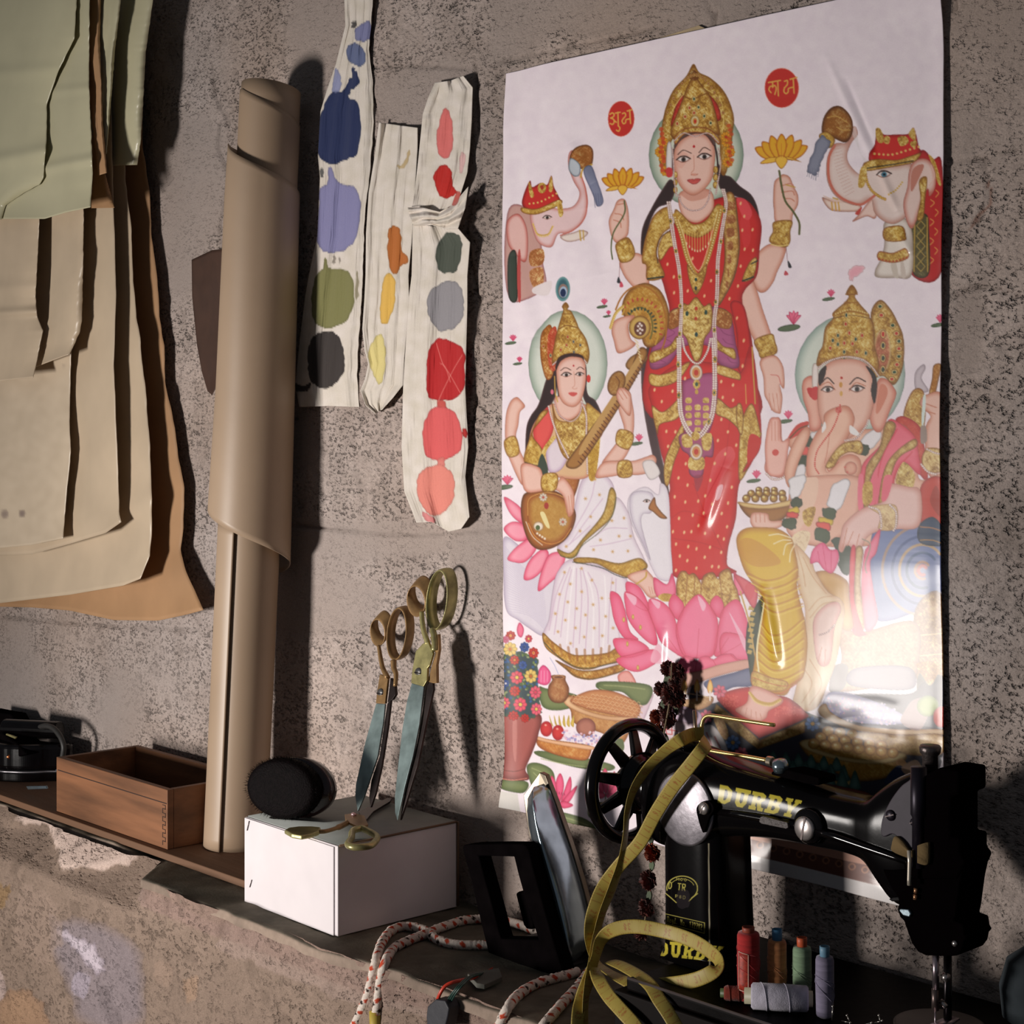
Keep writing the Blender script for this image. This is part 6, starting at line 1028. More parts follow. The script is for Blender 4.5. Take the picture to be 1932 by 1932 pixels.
# ================================================================ tailor's shears
BR = mat('worn_brass', srgb(196, 186, 128), .35, metal=.55, var=.25, vs_=60, bump=.15, bs=200); BRD = mat('dull_brass', srgb(168, 132, 88), .42, metal=.45, var=.2, vs_=70, bump=.1, bs=200)
ST = mat('blued_steel', srgb(170, 190, 188), .3, metal=.6, var=.25, vs_=40, bump=.12, bs=160, bdist=.001); STD = mat('dark_steel', srgb(70, 60, 58), .4, metal=.7, var=.3, vs_=40)
def ring(C2, rx, ry, yf, tilt, vec, m, name, parent, wall=1.3, n=48, bul=.0015):
    # a finger bow: an oval band of metal with real depth
    P = []; t_ = math.radians(tilt)
    for k, (s, w_) in enumerate(((0, 0), (.15, .6), (.5, 1), (.85, .6), (1, 0), (1, -1), (.5, -1.2), (0, -1))):
        for i in range(n):
            a = 2*math.pi*i/n; rr = 1+(w_*.04 if w_ > 0 else w_*wall/((rx+ry)/2))
            x, y = math.cos(a)*rx*rr, math.sin(a)*ry*rr
            p = aty(C2[0]+x*math.cos(t_)-y*math.sin(t_), C2[1]+x*math.sin(t_)+y*math.cos(t_), yf); P.append(p+Vector(vec)*s)
    Ff = [(j*n+i, j*n+(i+1) % n, ((j+1) % 8)*n+(i+1) % n, ((j+1) % 8)*n+i) for j in range(8) for i in range(n)]
    return link(name, P, Ff, m, parent)
def pz(T0, k, t, yt, yb, y0, y1):
    out = []
    for q in t.split():
        x, y = map(float, q.split(',')); px, py = T0[0]+x/k, T0[1]+y/k; f = (py-y0)/(y1-y0); out.append(aty(px, py, yt+(yb-yt)*f))
    return out
def shears(label, lst, top, rings, screw, yt, yb, y0, y1, group, T0=(440, 1040), k=3.45):
    base = pz(T0, k, lst[0][1].split()[0], yt, yb, y0, y1)[0]; base.z = ZB
    r = thing('tailor_shears', base, label, 'shears', group)
    for nm, poly, m, dep, off in lst:
        P = [p+Vector((0, off, 0)) for p in pz(T0, k, poly, yt, yb, y0, y1)]
        MB().prism(P, (0, dep, 0)).link(nm, m, r, smooth=False, bevel=.0006)
    for (c, rx, ry, tl, vec, m, nm) in rings:
        f = (c[1]-y0)/(y1-y0); ring(c, rx, ry, yt+(yb-yt)*f-.003, tl, vec, m, nm, r)
    for nm, pts, rad, m in top:
        P = sp3(pz((640, 1040), 6.438, pts, yt, yb, y0, y1), 6); n = len(P); MB().tube(P, [rad[0]+(rad[1]-rad[0])*i/(n-1) for i in range(n)], 10).link(nm, m, r)
    f = (screw[1]-y0)/(y1-y0); p = aty(screw[0], screw[1], yt+(yb-yt)*f); s = MB().lathe(p+Vector((0, -.0045, 0)), (0, 1, 0), [(.001, 0), (.0065, .0005), (.0072, .002), (.0072, .005)], 20).link('pivot_screw', mat('grey_screw', srgb(120, 118, 116), .35, metal=.7), r)
    MB().box((p.x-.0065, p.y-.0052, p.z-.0008), (p.x+.0065, p.y-.0042, p.z+.0008)).link('screw_slot', STD, s)
    return r
GS = 'brass handled shears leaning on the wall'
shears('large bright shears with brass handles, the taller and more right of the leaning pair',
       [('blade', '1172,858 1250,880 1222,1120 1180,1330 1130,1520 1078,1752 1064,1700 1062,1600 1085,1380 1112,1150 1140,980', ST, .003, -.003), ('blade', '1250,880 1285,800 1295,900 1250,1100 1190,1400 1110,1660 1078,1755 1110,1560 1190,1250', STD, .004, .002),
        ('brass_plate', '1200,650 1245,600 1280,590 1312,665 1290,740 1275,760 1272,840 1250,880 1170,856 1178,770', BR, .004, -.0035), ('rear_shank_plate', '1275,560 1330,540 1335,640 1318,740 1320,860 1296,860 1262,850 1290,740 1310,665', BRD, .005, .001)],
       [('handle_shank', '1000,740 1010,860 1030,980 1065,1080 1075,1130', (.0034, .0042), BR), ('handle_shank', '1130,950 1150,1010 1160,1100 1160,1210', (.0045, .005), BR)],
       [((823.3, 1132.4), 19.6, 57, 6, (0, .020, .002), BR, 'finger_bow'), ((784.5, 1134.7), 17.2, 29.5, -6, (.002, .014, .014), BRD, 'thumb_bow')], (792.5, 1269), -.017, -.114, 1075, 1548, GS)
shears('smaller dark bladed shears with dull brass handles, left of the leaning pair',
       [('blade', '940,990 998,994 985,1120 950,1330 900,1480 860,1600 820,1692 805,1600 808,1520 830,1420 870,1240', ST, .003, -.003), ('blade', '998,994 1022,960 1000,1150 960,1400 920,1580 888,1672 880,1600 895,1490 950,1330', STD, .004, .001),
        ('brass_plate', '966,800 1000,812 1018,830 1012,880 1000,992 940,988 950,900', BRD, .004, -.0035), ('rear_shank_plate', '1018,826 1046,860 1052,935 1030,968 1000,985 1014,880', STD, .005, .001)],
       [('handle_shank', '480,1150 500,1280 530,1420 590,1540', (.0028, .004), BRD), ('handle_shank', '660,1330 665,1420 690,1500 680,1640', (.0045, .003), BRD)],
       [((747.4, 1196.3), 18.2, 49.5, 5, (0, .016, .002), BRD, 'finger_bow'), ((712, 1194), 14, 26, -5, (.002, .013, .012), BRD, 'thumb_bow')], (720.8, 1308), -.019, -.118, 1145, 1530, GS)
def flat_shears():
    T0, k = (440, 1400), 3.632; z = ZB+.004
    def q(t, dz=0): return [atz(T0[0]+float(a.split(',')[0])/k, T0[1]+float(a.split(',')[1])/k, z+dz) for a in t.split()]
    r = thing('small_scissors', q('825,500')[0]*1., 'small dark scissors with brass handles lying flat on the white box lid', 'scissors'); up = (0, 0, .003)
    MB().prism(q('860,490 900,470 1060,395 1085,400 1075,420 960,490 910,550 880,540'), up).link('blade', STD, r, bevel=.0004); MB().prism(q('765,510 830,500 900,520 925,580 870,600 800,570 770,545', .003), up).link('pivot_plate', BRD, r, bevel=.0004)
    MB().tube(sp3(q('780,555 720,585 640,610 590,615', .004)), [.004]*9+[.003]*16, 8).link('handle_shank', BRD, r)
    MB().prism(q('350,632 380,615 450,606 540,606 600,612 590,640 540,660 470,672 400,660'), (0, 0, .006)).link('finger_bow', BR, r, bevel=.002)
    pts = q('880,590 925,610 975,640 985,665 950,705 900,718 820,720 785,700 810,660 820,610 880,590', .006); MB().tube(sp3(pts, 6), .0045, 8).link('thumb_bow', BR, r)
    MB().lathe(q('826,502', .006)[0], (0, 0, 1), [(.004, 0), (.0035, .003), (.001, .004)], 16).link('pivot_screw', mat('pink_steel', srgb(220, 180, 180), .3, metal=.6), r)
flat_shears()
# ================================================================ clothes irons, cord, plug
BK = mat('black_bakelite', srgb(14, 11, 12), .6, var=.2, vs_=40, spec=.0); CR = mat('worn_chrome', srgb(166, 184, 194), .2, metal=.85, var=.12, vs_=50, bump=.12, bs=120, bdist=.001)
BKG = mat('black_enamel', srgb(12, 9, 10), .14, var=.2, vs_=30, bump=.04, bs=60, spec=.35)
def iron():
    r = thing('clothes_iron', atz(1010, 1835, ZL), 'chrome and black electric clothes iron standing on its heel beside the white box', 'iron')
    def z(t, y): return [aty(640+float(a.split(',')[0])/3.864, 1440+float(a.split(',')[1])/3.864, y) for a in t.split()]
    # chrome shell: left flank, ridge, right flank, sole behind
    yr, yl, yb = -.118, -.085, -.058
    Lf = z('1340,240 1372,480 1400,620 1442,840 1470,960 1540,1220 1610,1500', yl); Rd = z('1392,150 1425,470 1480,660 1545,880 1590,1040 1640,1240 1700,1525', yr); Tp = z('1400,95 1445,96 1462,130', yl)
    Rt = z('1445,100 1512,290 1580,500 1640,660 1700,860 1760,1090 1822,1375', yl-.004); n = len(Lf)
    Vv = []
    for a, b, c_ in zip(Lf, Rd, Rt):
        P = [a+Vector((0, .03, 0)), a, a*.5+b*.5+Vector((-.001, -.003, 0)), b*.92+a*.08, b*.92+c_*.08, b*.5+c_*.5+Vector((0, -.008, 0)), c_, c_+Vector((0, .03, 0))]; Vv += P
    Ff = [(i*8+k, i*8+(k+1) % 8, (i+1)*8+(k+1) % 8, (i+1)*8+k) for i in range(n-1) for k in range(8)]+[tuple(range(7, -1, -1)), tuple((n-1)*8+k for k in range(8))]
    o = link('chrome_shell', Vv, Ff, CR, r); s = o.modifiers.new('sub', 'SUBSURF'); s.levels = 1; s.render_levels = 1
    ed = [p+Vector((0, .012, 0)) for p in z('1452,96 1530,300 1600,500 1660,680 1720,880 1780,1110 1832,1370', yl)]
    sl = MB()
    for a, b in zip(ed[:-1], ed[1:]):
        pass
    sl.prism([p+Vector((-.004, .004, 0)) for p in Lf[::-1]]+[ed[0]+Vector((-.01, 0, .002))]+ed, (0, .008, 0)); sl.link('sole_plate', mat('sole_steel', srgb(120, 110, 96), .35, metal=.9, var=.2), r, smooth=False, bevel=.001)
    # open black handle with a window
    yo = -.135
    O = z('893,612 905,598 960,592 1180,588 1335,590 1362,604 1382,640 1410,760 1440,870 1500,1090 1560,1300 1630,1530 1560,1590 1480,1600 1300,1590 1110,1475 1085,1380 1040,1200 960,860', yo)
    I = z('1015,675 1272,682 1300,800 1336,930 1400,1130 1450,1288 1180,1282 1160,1220 1130,1100 1070,880', yo)
    bm = bmesh.new(); vo = [bm.verts.new(p) for p in O]; vi = [bm.verts.new(p) for p in I]
    eo = [bm.edges.new((vo[i], vo[(i+1) % len(vo)])) for i in range(len(vo))]; ei = [bm.edges.new((vi[i], vi[(i+1) % len(vi)])) for i in range(len(vi))]
    bmesh.ops.triangle_fill(bm, edges=eo+ei, use_beauty=True); bm.verts.index_update(); Vv = [tuple(v.co) for v in bm.verts]; Ff = [tuple(v.index for v in f.verts) for f in bm.faces]; bm.free()
    o = link('handle', Vv, Ff, BK, r, smooth=False); s = o.modifiers.new('thickness', 'SOLIDIFY'); s.thickness = .022; s.offset = 1 if o.data.polygons[0].normal.y > 0 else -1; b = o.modifiers.new('bevel', 'BEVEL'); b.width = .003; b.segments = 3; b.limit_method = 'ANGLE'
    MB().prism(z('1282,950 1300,938 1345,935 1375,980 1415,1180 1405,1215 1360,1210 1340,1180', -.095), (0, .02, 0)).link('thermostat_knob', BK, r, bevel=.003)
    MB().prism(z('1440,870 1448,840 1462,828 1475,850 1470,870 1460,900', -.125), (0, .01, 0)).link('chrome_stud', CR, r, bevel=.002)
    MB().prism(z('1110,1400 1250,1290 1440,1290 1620,1500 1700,1530 1680,1600 1500,1620 1300,1600 1160,1520', -.125), (0, .055, 0)).link('heel_rest', mat('sooty_black', srgb(16, 12, 12), .55, bump=.4, bs=90), r, bevel=.004)
    return r
IR = iron()
def surf_y(px, py, lift=.006, edge=-.262):
    p = atz(px, py, ZL+lift)
    return p if p.y > edge+.004 else aty(px, py, edge-.006)
def cord(pts, name, parent, rad=.0058, lab=None, seed=0):
    P = [surf_y(x, y) if not isinstance(x, Vector) else x for x, y in pts]; P = sp3(P, 14)
    # braided cloth: dense tube with a woven colour pattern
    n = 20; m = len(P); mb = MB(); mb.tube(P, rad, n, cap=True)
    L_ = [0.]
    for a, b in zip(P[:-1], P[1:]): L_.append(L_[-1]+(b-a).length)
    # resample evenly
    Q = []; tot = L_[-1]; K = max(40, int(tot/.0018))
    for i in range(K):
        s = tot*i/(K-1); j = max(0, min(m-2, int(np.searchsorted(L_, s))-1)); f = (s-L_[j])/max(1e-6, L_[j+1]-L_[j]); Q.append(P[j]*(1-f)+P[j+1]*f)
    mb = MB(); rs = np.random.RandomState(seed); mb.tube(Q, [rad*(1+.05*math.sin(i*2.1)+.04*rs.randn()) for i in range(K)], n)
    cols = []
    base, red, blk = np.array(srgb(228, 214, 202)), np.array(srgb(188, 74, 50)), np.array(srgb(52, 40, 36))
    for i in range(K):
        for k in range(n):
            a = k/n; s = i*.0018; q = math.sin((s*2*math.pi/.022)+a*2*math.pi*1); q2 = math.sin((s*2*math.pi/.018)-a*2*math.pi*2); q3 = math.sin(s*2*math.pi/.026+a*2*math.pi)
            c = base*(.86+.2*rs.rand())
            if q > .2 and q2 > .1: c = red*(.8+.4*rs.rand())
            elif q < -.6 and q2 > .2 and q3 > .0: c = blk
            cols.append(c)
    return link(name, mb.V, mb.F, mat('braided_cotton', (1, 1, 1), .9, attr='paint', var=.12, vs_=400, bump=.6, bs=900, spec=.1, bdist=.001), parent, cols=np.array(cols), label=lab)
cord([(1075, 1800), (1040, 1772), (1000, 1752), (960, 1739), (925, 1734), (880, 1736), (838, 1748), (800, 1763), (768, 1776), (742, 1790), (727, 1815), (718, 1850), (713, 1890), (709, 1925), (708, 1990)], 'power_cord', IR, seed=1)
cord([(1075, 1808), (1010, 1786), (940, 1783), (900, 1783), (860, 1782), (825, 1773), (806, 1758), (784, 1750), (758, 1748), (736, 1758), (720, 1780), (710, 1810), (703, 1840), (696, 1870), (685, 1900), (674, 1925), (655, 1990), (640, 2300)], 'power_cord', IR, seed=2)
cord([(1090, 1834), (1062, 1842), (1030, 1850), (1000, 1862), (975, 1880), (958, 1902), (945, 1930), (935, 1980), (925, 2300)], 'power_cord', IR, seed=3)
cord([(1112, 1832), (1090, 1862), (1066, 1888), (1045, 1912), (1022, 1940), (990, 1990), (975, 2300)], 'power_cord', IR, seed=4)
tag(MB().tube([aty(708, 1908, -.268), aty(712, 1990, -.268)], .0078, 14).link('cord_sleeve', mat('yellow_sleeve', srgb(190, 166, 70), .5), None), 'yellow plastic sleeve around the end of the braided cord at the bottom edge', 'cord sleeve')
def plug():
    p0 = aty(838, 1905, -.272); r = thing('wire_connector', p0, 'small black connector block hanging by thin red and dark green wires below the ledge', 'connector')
    z = lambda t, y: [aty(640+float(a.split(',')[0])/3.864, 1440+float(a.split(',')[1])/3.864, y) for a in t.split()]
    MB().prism(z('640,1775 700,1722 770,1730 800,1790 790,1850 770,1932 640,1932 632,1850', -.285), (0, .018, 0)).link('connector_body', mat('black_rubber', srgb(34, 34, 42), .6, bump=.2, bs=90), r, bevel=.002)
    W = lambda t, ys: [aty(640+a/3.864, 1440+b/3.864, y) for (a, b), y in zip(t, ys)]
    MB().tube(sp3(W([(710, 1750), (735, 1680), (780, 1620), (860, 1588), (960, 1570), (1050, 1540), (1135, 1490)], [-.278, -.28, -.275, -.262, -.235, -.2, -.16])), .0022, 8).link('red_wire', mat('red_insulation', srgb(206, 62, 40), .4), r)
    for i, (dx, c) in enumerate(((0, 'a'), (14, 'b'), (30, 'c'))): MB().tube(sp3(W([(780+dx, 1750), (820+dx, 1680), (870+dx, 1620), (930+dx, 1565), (1010+dx, 1535), (1110, 1500)], [-.276, -.278, -.272, -.25, -.21, -.165])), .0011, 6).link('green_wire', mat('dark_green_insulation', srgb(36, 64, 56), .4), r)
plug()
tag(MB().prism([atz(640+x/3.864, 1440+y/3.864, ZL+.001) for x, y in ((935, 1570), (1165, 1525), (1190, 1590), (1060, 1650), (1000, 1640))], (0, 0, .006)).link('chalk_wedge', mat('grey_chalk', srgb(96, 96, 88), .9), None, bevel=.001), 'flat grey wedge of tailor chalk lying under the wires at the ledge edge', 'chalk')
def old_iron():
    z = lambda t, y: [aty(float(a.split(',')[0])/10.735, 1330+float(a.split(',')[1])/10.735, y) for a in t.split()]
    c0 = atz(40, 1480, ZP); r = thing('black_iron', c0, 'black enamel electric iron with cable loop at the far left end of the plank', 'iron')
    x1 = atz(112, 1470, ZP).x; x0 = x1-.34; z0 = ZP
    def plate(name, h0, h1, g, m, bev):
        F_ = [(x0, -.14+g), (x1-.10, -.15+g), (x1-.035-g, -.13+g), (x1-g, -.085), (x1-g*.6, -.03), (x0, -.02)]
        b = MB(); P = sp3([Vector((a, b_, z0+h0)) for a, b_ in F_], 14, True); b.prism(P, (0, 0, h1-h0)); return b.link(name, m, r, bevel=bev)
    plate('sole_plate', 0, .016, 0, BKG, .002); plate('rim', .016, .019, .001, mat('grey_rim', srgb(150, 146, 150), .3, metal=.7), .001); plate('body', .019, .066, .006, BKG, .008)
    MB().prism(z('-200,700 0,560 300,760 520,1000 380,1060 0,900 -200,900', -.12), (0, .05, 0)).link('handle_strut', BK, r, bevel=.004)
    MB().tube([Vector((x1-.13, -.10, z0+.083)), Vector((x1-.02, -.045, z0+.086))], .0165, 20).link('grip', BKG, r, bevel=.002)
    MB().prism(z('-300,100 0,160 200,190 270,330 640,520 620,700 300,640 0,600 -300,600', -.06), (0, .035, 0)).link('rear_housing', BK, r, bevel=.004)
    MB().tube(sp3(z('640,540 760,470 900,430 1040,450 1160,550 1250,700 1290,860 1270,1050 1250,1200', -.07), 8), .0052, 10).link('cable_loop', mat('cable_rubber', srgb(52, 50, 48), .5), r)
    MB().prism(z('1110,1320 1185,1265 1260,1380 1200,1430', -.14), (0, .006, 0)).link('metal_tab', CR, r, bevel=.001); MB().prism(z('525,1650 920,1640 940,1700 560,1715', -.155), (0, .004, 0)).link('metal_strip', CR, r, bevel=.001)
    MB().prism(z('120,580 320,650 300,690 110,610', -.125), (0, .004, 0)).link('brass_clip', BR, r, bevel=.001)
    MB().tube(z('20,1040 200,1050', -.13), .004, 10).link('copper_pin', mat('copper', srgb(190, 110, 70), .35, metal=.9), r)
old_iron()
# ================================================================ stroke lettering
GL = {'R': ['0,1 0,0 .6,0 .7,.25 .6,.5 0,.5', '.3,.5 .7,1'], 'e': ['0,.65 .6,.65 .55,.4 .1,.4 0,.7 .1,1 .6,.95'], 'g': ['.6,.45 .1,.4 0,.65 .1,.85 .6,.8', '.6,.4 .6,1.15 .1,1.15'], 'd': ['.6,0 .6,1 .1,1 0,.7 .1,.45 .6,.45'], '.': ['0.1,.93 .2,1'], 'N': ['0,1 0,0 .65,1 .65,0'], 'o': ['.3,.4 0,.6 .05,.95 .35,1 .6,.85 .6,.5 .3,.4'],
      '1': ['.1,.2 .35,0 .35,1'], '7': ['0,0 .6,0 .25,1'], '2': ['0,.2 .2,0 .5,.05 .6,.3 0,1 .65,1'], '8': ['.3,.48 .05,.25 .3,0 .55,.25 .3,.48 .0,.75 .3,1 .6,.75 .3,.48'], 'T': ['0,0 .7,0', '.35,0 .35,1'], '0': ['.3,0 0,.3 0,.7 .3,1 .6,.7 .6,.3 .3,0'], '3': ['0,.1 .4,0 .55,.25 .25,.48 .6,.7 .4,1 0,.9'], '4': ['.5,1 .5,0 0,.7 .65,.7'], '5': ['.6,0 .1,0 .05,.45 .5,.45 .6,.75 .4,1 0,.95'], '6': ['.55,.05 .15,.3 0,.7 .25,1 .55,.8 .5,.5 .1,.6'], '9': ['.55,.4 .1,.45 .05,.1 .4,0 .6,.3 .5,1'], 'D': ['0,0 0,1 .4,1 .65,.7 .65,.3 .4,0 0,0'], 'P': ['0,1 0,0 .6,0 .65,.3 .55,.5 0,.5'], 'M': ['0,1 0,0 .35,.6 .7,0 .7,1'], 'O': ['.3,0 0,.3 0,.7 .3,1 .6,.7 .6,.3 .3,0'], ' ': []}
def word(c, txt, quad, w, col, adv=.85):
    (ax, ay), (bx, by), (cx_, cy_), (dx, dy) = quad; n = len(txt)
    for i, ch in enumerate(txt):
        for st in GL[ch]:
            pts = []
            for q in st.split():
                u, v = map(float, q.split(',')); u = (i+u*.85+.07)/n
                pts.append(((ax+(bx-ax)*u)*(1-v)+(cx_+(dx-cx_)*u)*v, (ay+(by-ay)*u)*(1-v)+(cy_+(dy-cy_)*u)*v))
            c.S(pts, w, col, sm=0)
def slab(c, quad, col, edge=None):
    (ax, ay), (bx, by), (cx_, cy_), (dx, dy) = quad
    G = {'D': ([(0, 0, .12, .99), (.14, 0, .26, 1)], ['.05,0 .55,0 .88,.2 .92,.5 .88,.8 .55,1 .05,1'], ['.42,.2 .55,.22 .64,.4 .64,.6 .55,.78 .42,.8']),
         'U': ([], ['0,0 .5,0 .5,.2 .4,.2 .4,.7 .5,.8 .6,.7 .6,.2 .5,.2 .5,0 .98,0 .98,.2 .88,.2 .88,.75 .7,1 .3,1 .12,.8 .12,.2 0,.2'], []),
         'R': ([], ['0,0 .65,0 .9,.12 .92,.38 .72,.52 .82,.8 .98,.8 .98,1 .62,1 .46,.6 .4,.6 .4,.8 .5,.8 .5,1 0,1 0,.8 .12,.8 .12,.2 0,.2'], ['.4,.2 .55,.2 .62,.3 .55,.42 .4,.42']),
         'B': ([], ['0,0 .65,0 .88,.12 .88,.38 .76,.48 .94,.62 .92,.88 .68,1 0,1 0,.8 .12,.8 .12,.2 0,.2'], ['.4,.18 .54,.18 .6,.3 .54,.4 .4,.4', '.4,.58 .56,.58 .63,.7 .56,.82 .4,.82']),
         'Y': ([], ['0,0 .45,0 .45,.18 .38,.18 .52,.42 .66,.18 .58,.18 .58,0 1,0 1,.18 .9,.18 .66,.6 .66,.82 .78,.82 .78,1 .26,1 .26,.82 .38,.82 .38,.6 .12,.18 0,.18'], [])}
    for i, ch in enumerate('DURBY'):
        def M(q):
            o = []
            for t in q.split():
                u, v = map(float, t.split(',')); u = (i+u*.93)/5
                o.append(((ax+(bx-ax)*u)*(1-v)+(cx_+(dx-cx_)*u)*v, (ay+(by-ay)*u)*(1-v)+(cy_+(dy-cy_)*u)*v))
            return o
        for q in G[ch][1]: c.P(M(q), col, sm=0)
        for q in G[ch][2]: c.P(M(q), (12, 10, 11), sm=0)
# ================================================================ the sewing machine
ZM = 1.05; YM = -.118
def machine():
    xb0 = atz(1200, 1868, ZM).x-.035; base = Vector((aty(1500, 1900, YM).x, YM, ZM))
    r = thing('sewing_machine', (base.x, YM, ZM), 'old black sewing machine with gold DURBY lettering and spoked handwheel', 'sewing machine')
    k2 = 2; c = Canvas(1220*k2, 1400*k2, 1660*k2, 1860*k2, (12, 10, 11)); c.ox, c.oy, c.k = 0, 0, .5
    YL = (196, 180, 66)
    slab(c, ((1357, 1480), (1516, 1511), (1352, 1514), (1500, 1544)), YL)
    slab(c, ((1238, 1774), (1368, 1786), (1242, 1803), (1352, 1815)), YL)
    # worn oval emblem and registration plate
    YE = (176, 166, 84)
    c.S([(1287+29*math.cos(t), 1676+23*math.sin(t)) for t in np.linspace(-3.3, .9, 20)], 2.2, YE); c.S([(1287+23*math.cos(t), 1675+17*math.sin(t)) for t in np.linspace(-2.6, -.3, 14)], 1.2, YE); c.S('1254,1684 1266,1694 1276,1703', 2, YE); c.S('1316,1686 1306,1694 1300,1700', 2, YE)
    word(c, 'D TR', ((1262, 1664), (1296, 1669), (1261, 1676), (1295, 1681)), 2.0, YE); word(c, 'MOO', ((1276, 1656), (1298, 1658), (1276, 1661), (1298, 1663)), 1.0, YE); word(c, 'P8D', ((1274, 1688), (1296, 1691), (1274, 1693), (1295, 1697)), 1.2, YE)
    c.P('1280,1680 1300,1684 1298,1712 1278,1710', (60, 52, 56), a=.5, rough=1.5)
    for a, b in (((1255, 1724), (1329, 1741)), ((1329, 1741), (1329, 1761)), ((1329, 1761), (1256, 1742)), ((1256, 1742), (1255, 1724))): c.S([a, b], 1.4, YE, sm=0)
    word(c, 'Regd. No. 172782', ((1259, 1729), (1326, 1744), (1259, 1739), (1326, 1755)), 1.25, YE)
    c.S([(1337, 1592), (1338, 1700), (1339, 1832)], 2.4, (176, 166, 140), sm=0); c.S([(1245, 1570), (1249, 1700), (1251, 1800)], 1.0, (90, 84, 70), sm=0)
    EN = mat('black_machine_enamel', (1, 1, 1), .17, attr='paint', var=.15, vs_=30, spec=.10, bump=.04, bs=50)
    def canvas_cols(P):
        P = P.reshape(-1, 3); q = np.array([proj(*p) for p in P]) if len(P) < 400 else None
        dx, dy = P[:, 0], P[:, 1]+D; d = dx*V[0]+dy*V[1]; px = CX+(dx*R[0]+dy*R[1])/d*F; py = HY-(P[:, 2]-ZC)/d*F
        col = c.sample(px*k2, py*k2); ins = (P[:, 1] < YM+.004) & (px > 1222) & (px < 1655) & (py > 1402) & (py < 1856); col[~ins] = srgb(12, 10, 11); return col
    def sup(a, b, e, n):
        t = np.linspace(0, 2*np.pi, 4001); x = np.sign(np.cos(t))*np.abs(np.cos(t))**e*a; y = np.sign(np.sin(t))*np.abs(np.sin(t))**e*b
        L_ = np.r_[0, np.cumsum(np.hypot(np.diff(x), np.diff(y)))]; q = np.linspace(0, L_[-1], n, endpoint=False); return np.interp(q, L_, x), np.interp(q, L_, y)
    # arm loft (axis along the wall)
    S = [(1236, 1462, 1545, .020), (1246, 1432, 1570, .034), (1262, 1410, 1590, .038), (1300, 1400, 1600, .040), (1340, 1414, 1592, .040), (1370, 1428, 1580, .038), (1400, 1438, 1574, .036), (1450, 1453, 1577, .034), (1500, 1466, 1584, .032), (1550, 1484, 1594, .030), (1600, 1497, 1603, .029), (1640, 1504, 1616, .029), (1656, 1501, 1630, .030), (1675, 1484, 1662, .031), (1700, 1466, 1700, .031), (1725, 1455, 1712, .031), (1745, 1452, 1712, .030), (1752, 1470, 1700, .022)]
    a = np.array(S, float); q = np.linspace(0, len(S)-1, 900); kk = [np.interp(q, range(len(S)), blurless) for blurless in a.T]
    px_, tp, bt, dp = [np.convolve(np.pad(v, 20, mode='edge'), np.ones(41)/41, 'valid') for v in kk]
    nu = 360; th = None; ex = 2/3.0
    P = np.zeros((len(px_), nu, 3))
    for i in range(len(px_)):
        A, B = aty(px_[i], tp[i], YM), aty(px_[i], bt[i], YM); cz, hz = (A.z+B.z)/2, (A.z-B.z)/2
        sx, sy = sup(dp[i], hz, ex, nu); P[i, :, 0] = A.x; P[i, :, 1] = YM+sx; P[i, :, 2] = cz+sy
    Fm = [tuple(f) for f in grid(len(px_), nu, True)]+[tuple(range(nu-1, -1, -1)), tuple((len(px_)-1)*nu+k for k in range(nu))]
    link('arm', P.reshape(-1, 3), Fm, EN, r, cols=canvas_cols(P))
    # pillar loft
    S = [(1470, 1240, 1392), (1520, 1240, 1394), (1600, 1241, 1398), (1700, 1242, 1402), (1790, 1241, 1408), (1815, 1238, 1413), (1828, 1230, 1424), (1836, 1222, 1432)]
    n = 620; a = np.array(S, float); zz = np.linspace(aty(1300, 1470, YM).z, ZM+.001, n); P = np.zeros((n, nu, 3)); za = [aty(1300, s[0], YM-.03).z for s in S]; za[-1] = ZM+.001
    xl_ = [aty(s[1], s[0], YM-.035).x for s in S]; xr_ = [aty(s[1]+105+(s[2]-s[1]-152)*.8, s[0], YM-.038).x for s in S]
    for i in range(n):
        x0 = np.interp(-zz[i], [-v for v in za], xl_); x1 = np.interp(-zz[i], [-v for v in za], xr_); fl = (zz[i]-ZM < .01)*(.01-(zz[i]-ZM))*.8
        sx, sy = sup(.038+fl, (x1-x0)/2, 2/3.6, nu); P[i, :, 0] = (x0+x1)/2+sy; P[i, :, 1] = YM+sx; P[i, :, 2] = zz[i]
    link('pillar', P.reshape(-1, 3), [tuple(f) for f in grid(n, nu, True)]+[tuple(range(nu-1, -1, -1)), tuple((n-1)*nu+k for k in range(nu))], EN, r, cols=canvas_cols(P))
    # bed on a dark wooden base
    xa, xz = xb0, -.60; fy = -.236
    MB().box((xa, fy, ZM-.014), (xz, -.012, ZM)).link('bed', mat('dark_bed', srgb(15, 11, 11), .5, var=.3, vs_=20, bump=.2, bs=80, spec=.04), r, bevel=.003)
    MB().box((xa-.012, fy-.006, ZL+.001), (xz, -.006, ZM-.0142)).link('wooden_base', mat('dark_base_wood', srgb(26, 18, 16), .65, var=.3, vs_=8, stretch=(.2, 1, 1), spec=.1), r, bevel=.002)
    pc = atz(1778, 1932, ZM+.002); MB().lathe((pc.x, pc.y-.005, ZM), (0, 0, 1), [(.001, 0), (.045, 0), (.045, .003), (.042, .004), (.001, .004)], 40).link('round_slide_plate', mat('grey_plate', srgb(92, 84, 78), .5, metal=.4), r)
    MB().tube([(xa+.004, fy-.001, ZM+.0006), (xz, fy-.001, ZM+.0006)], .0016, 8).link('bed_trim', mat('grey_trim', srgb(110, 100, 100), .35, metal=.6), r)
    # handwheel
    C_ = aty(1190, 1473, YM); hw = MB(); rr = .0695; n1, n2 = 72, 14; Vv = []
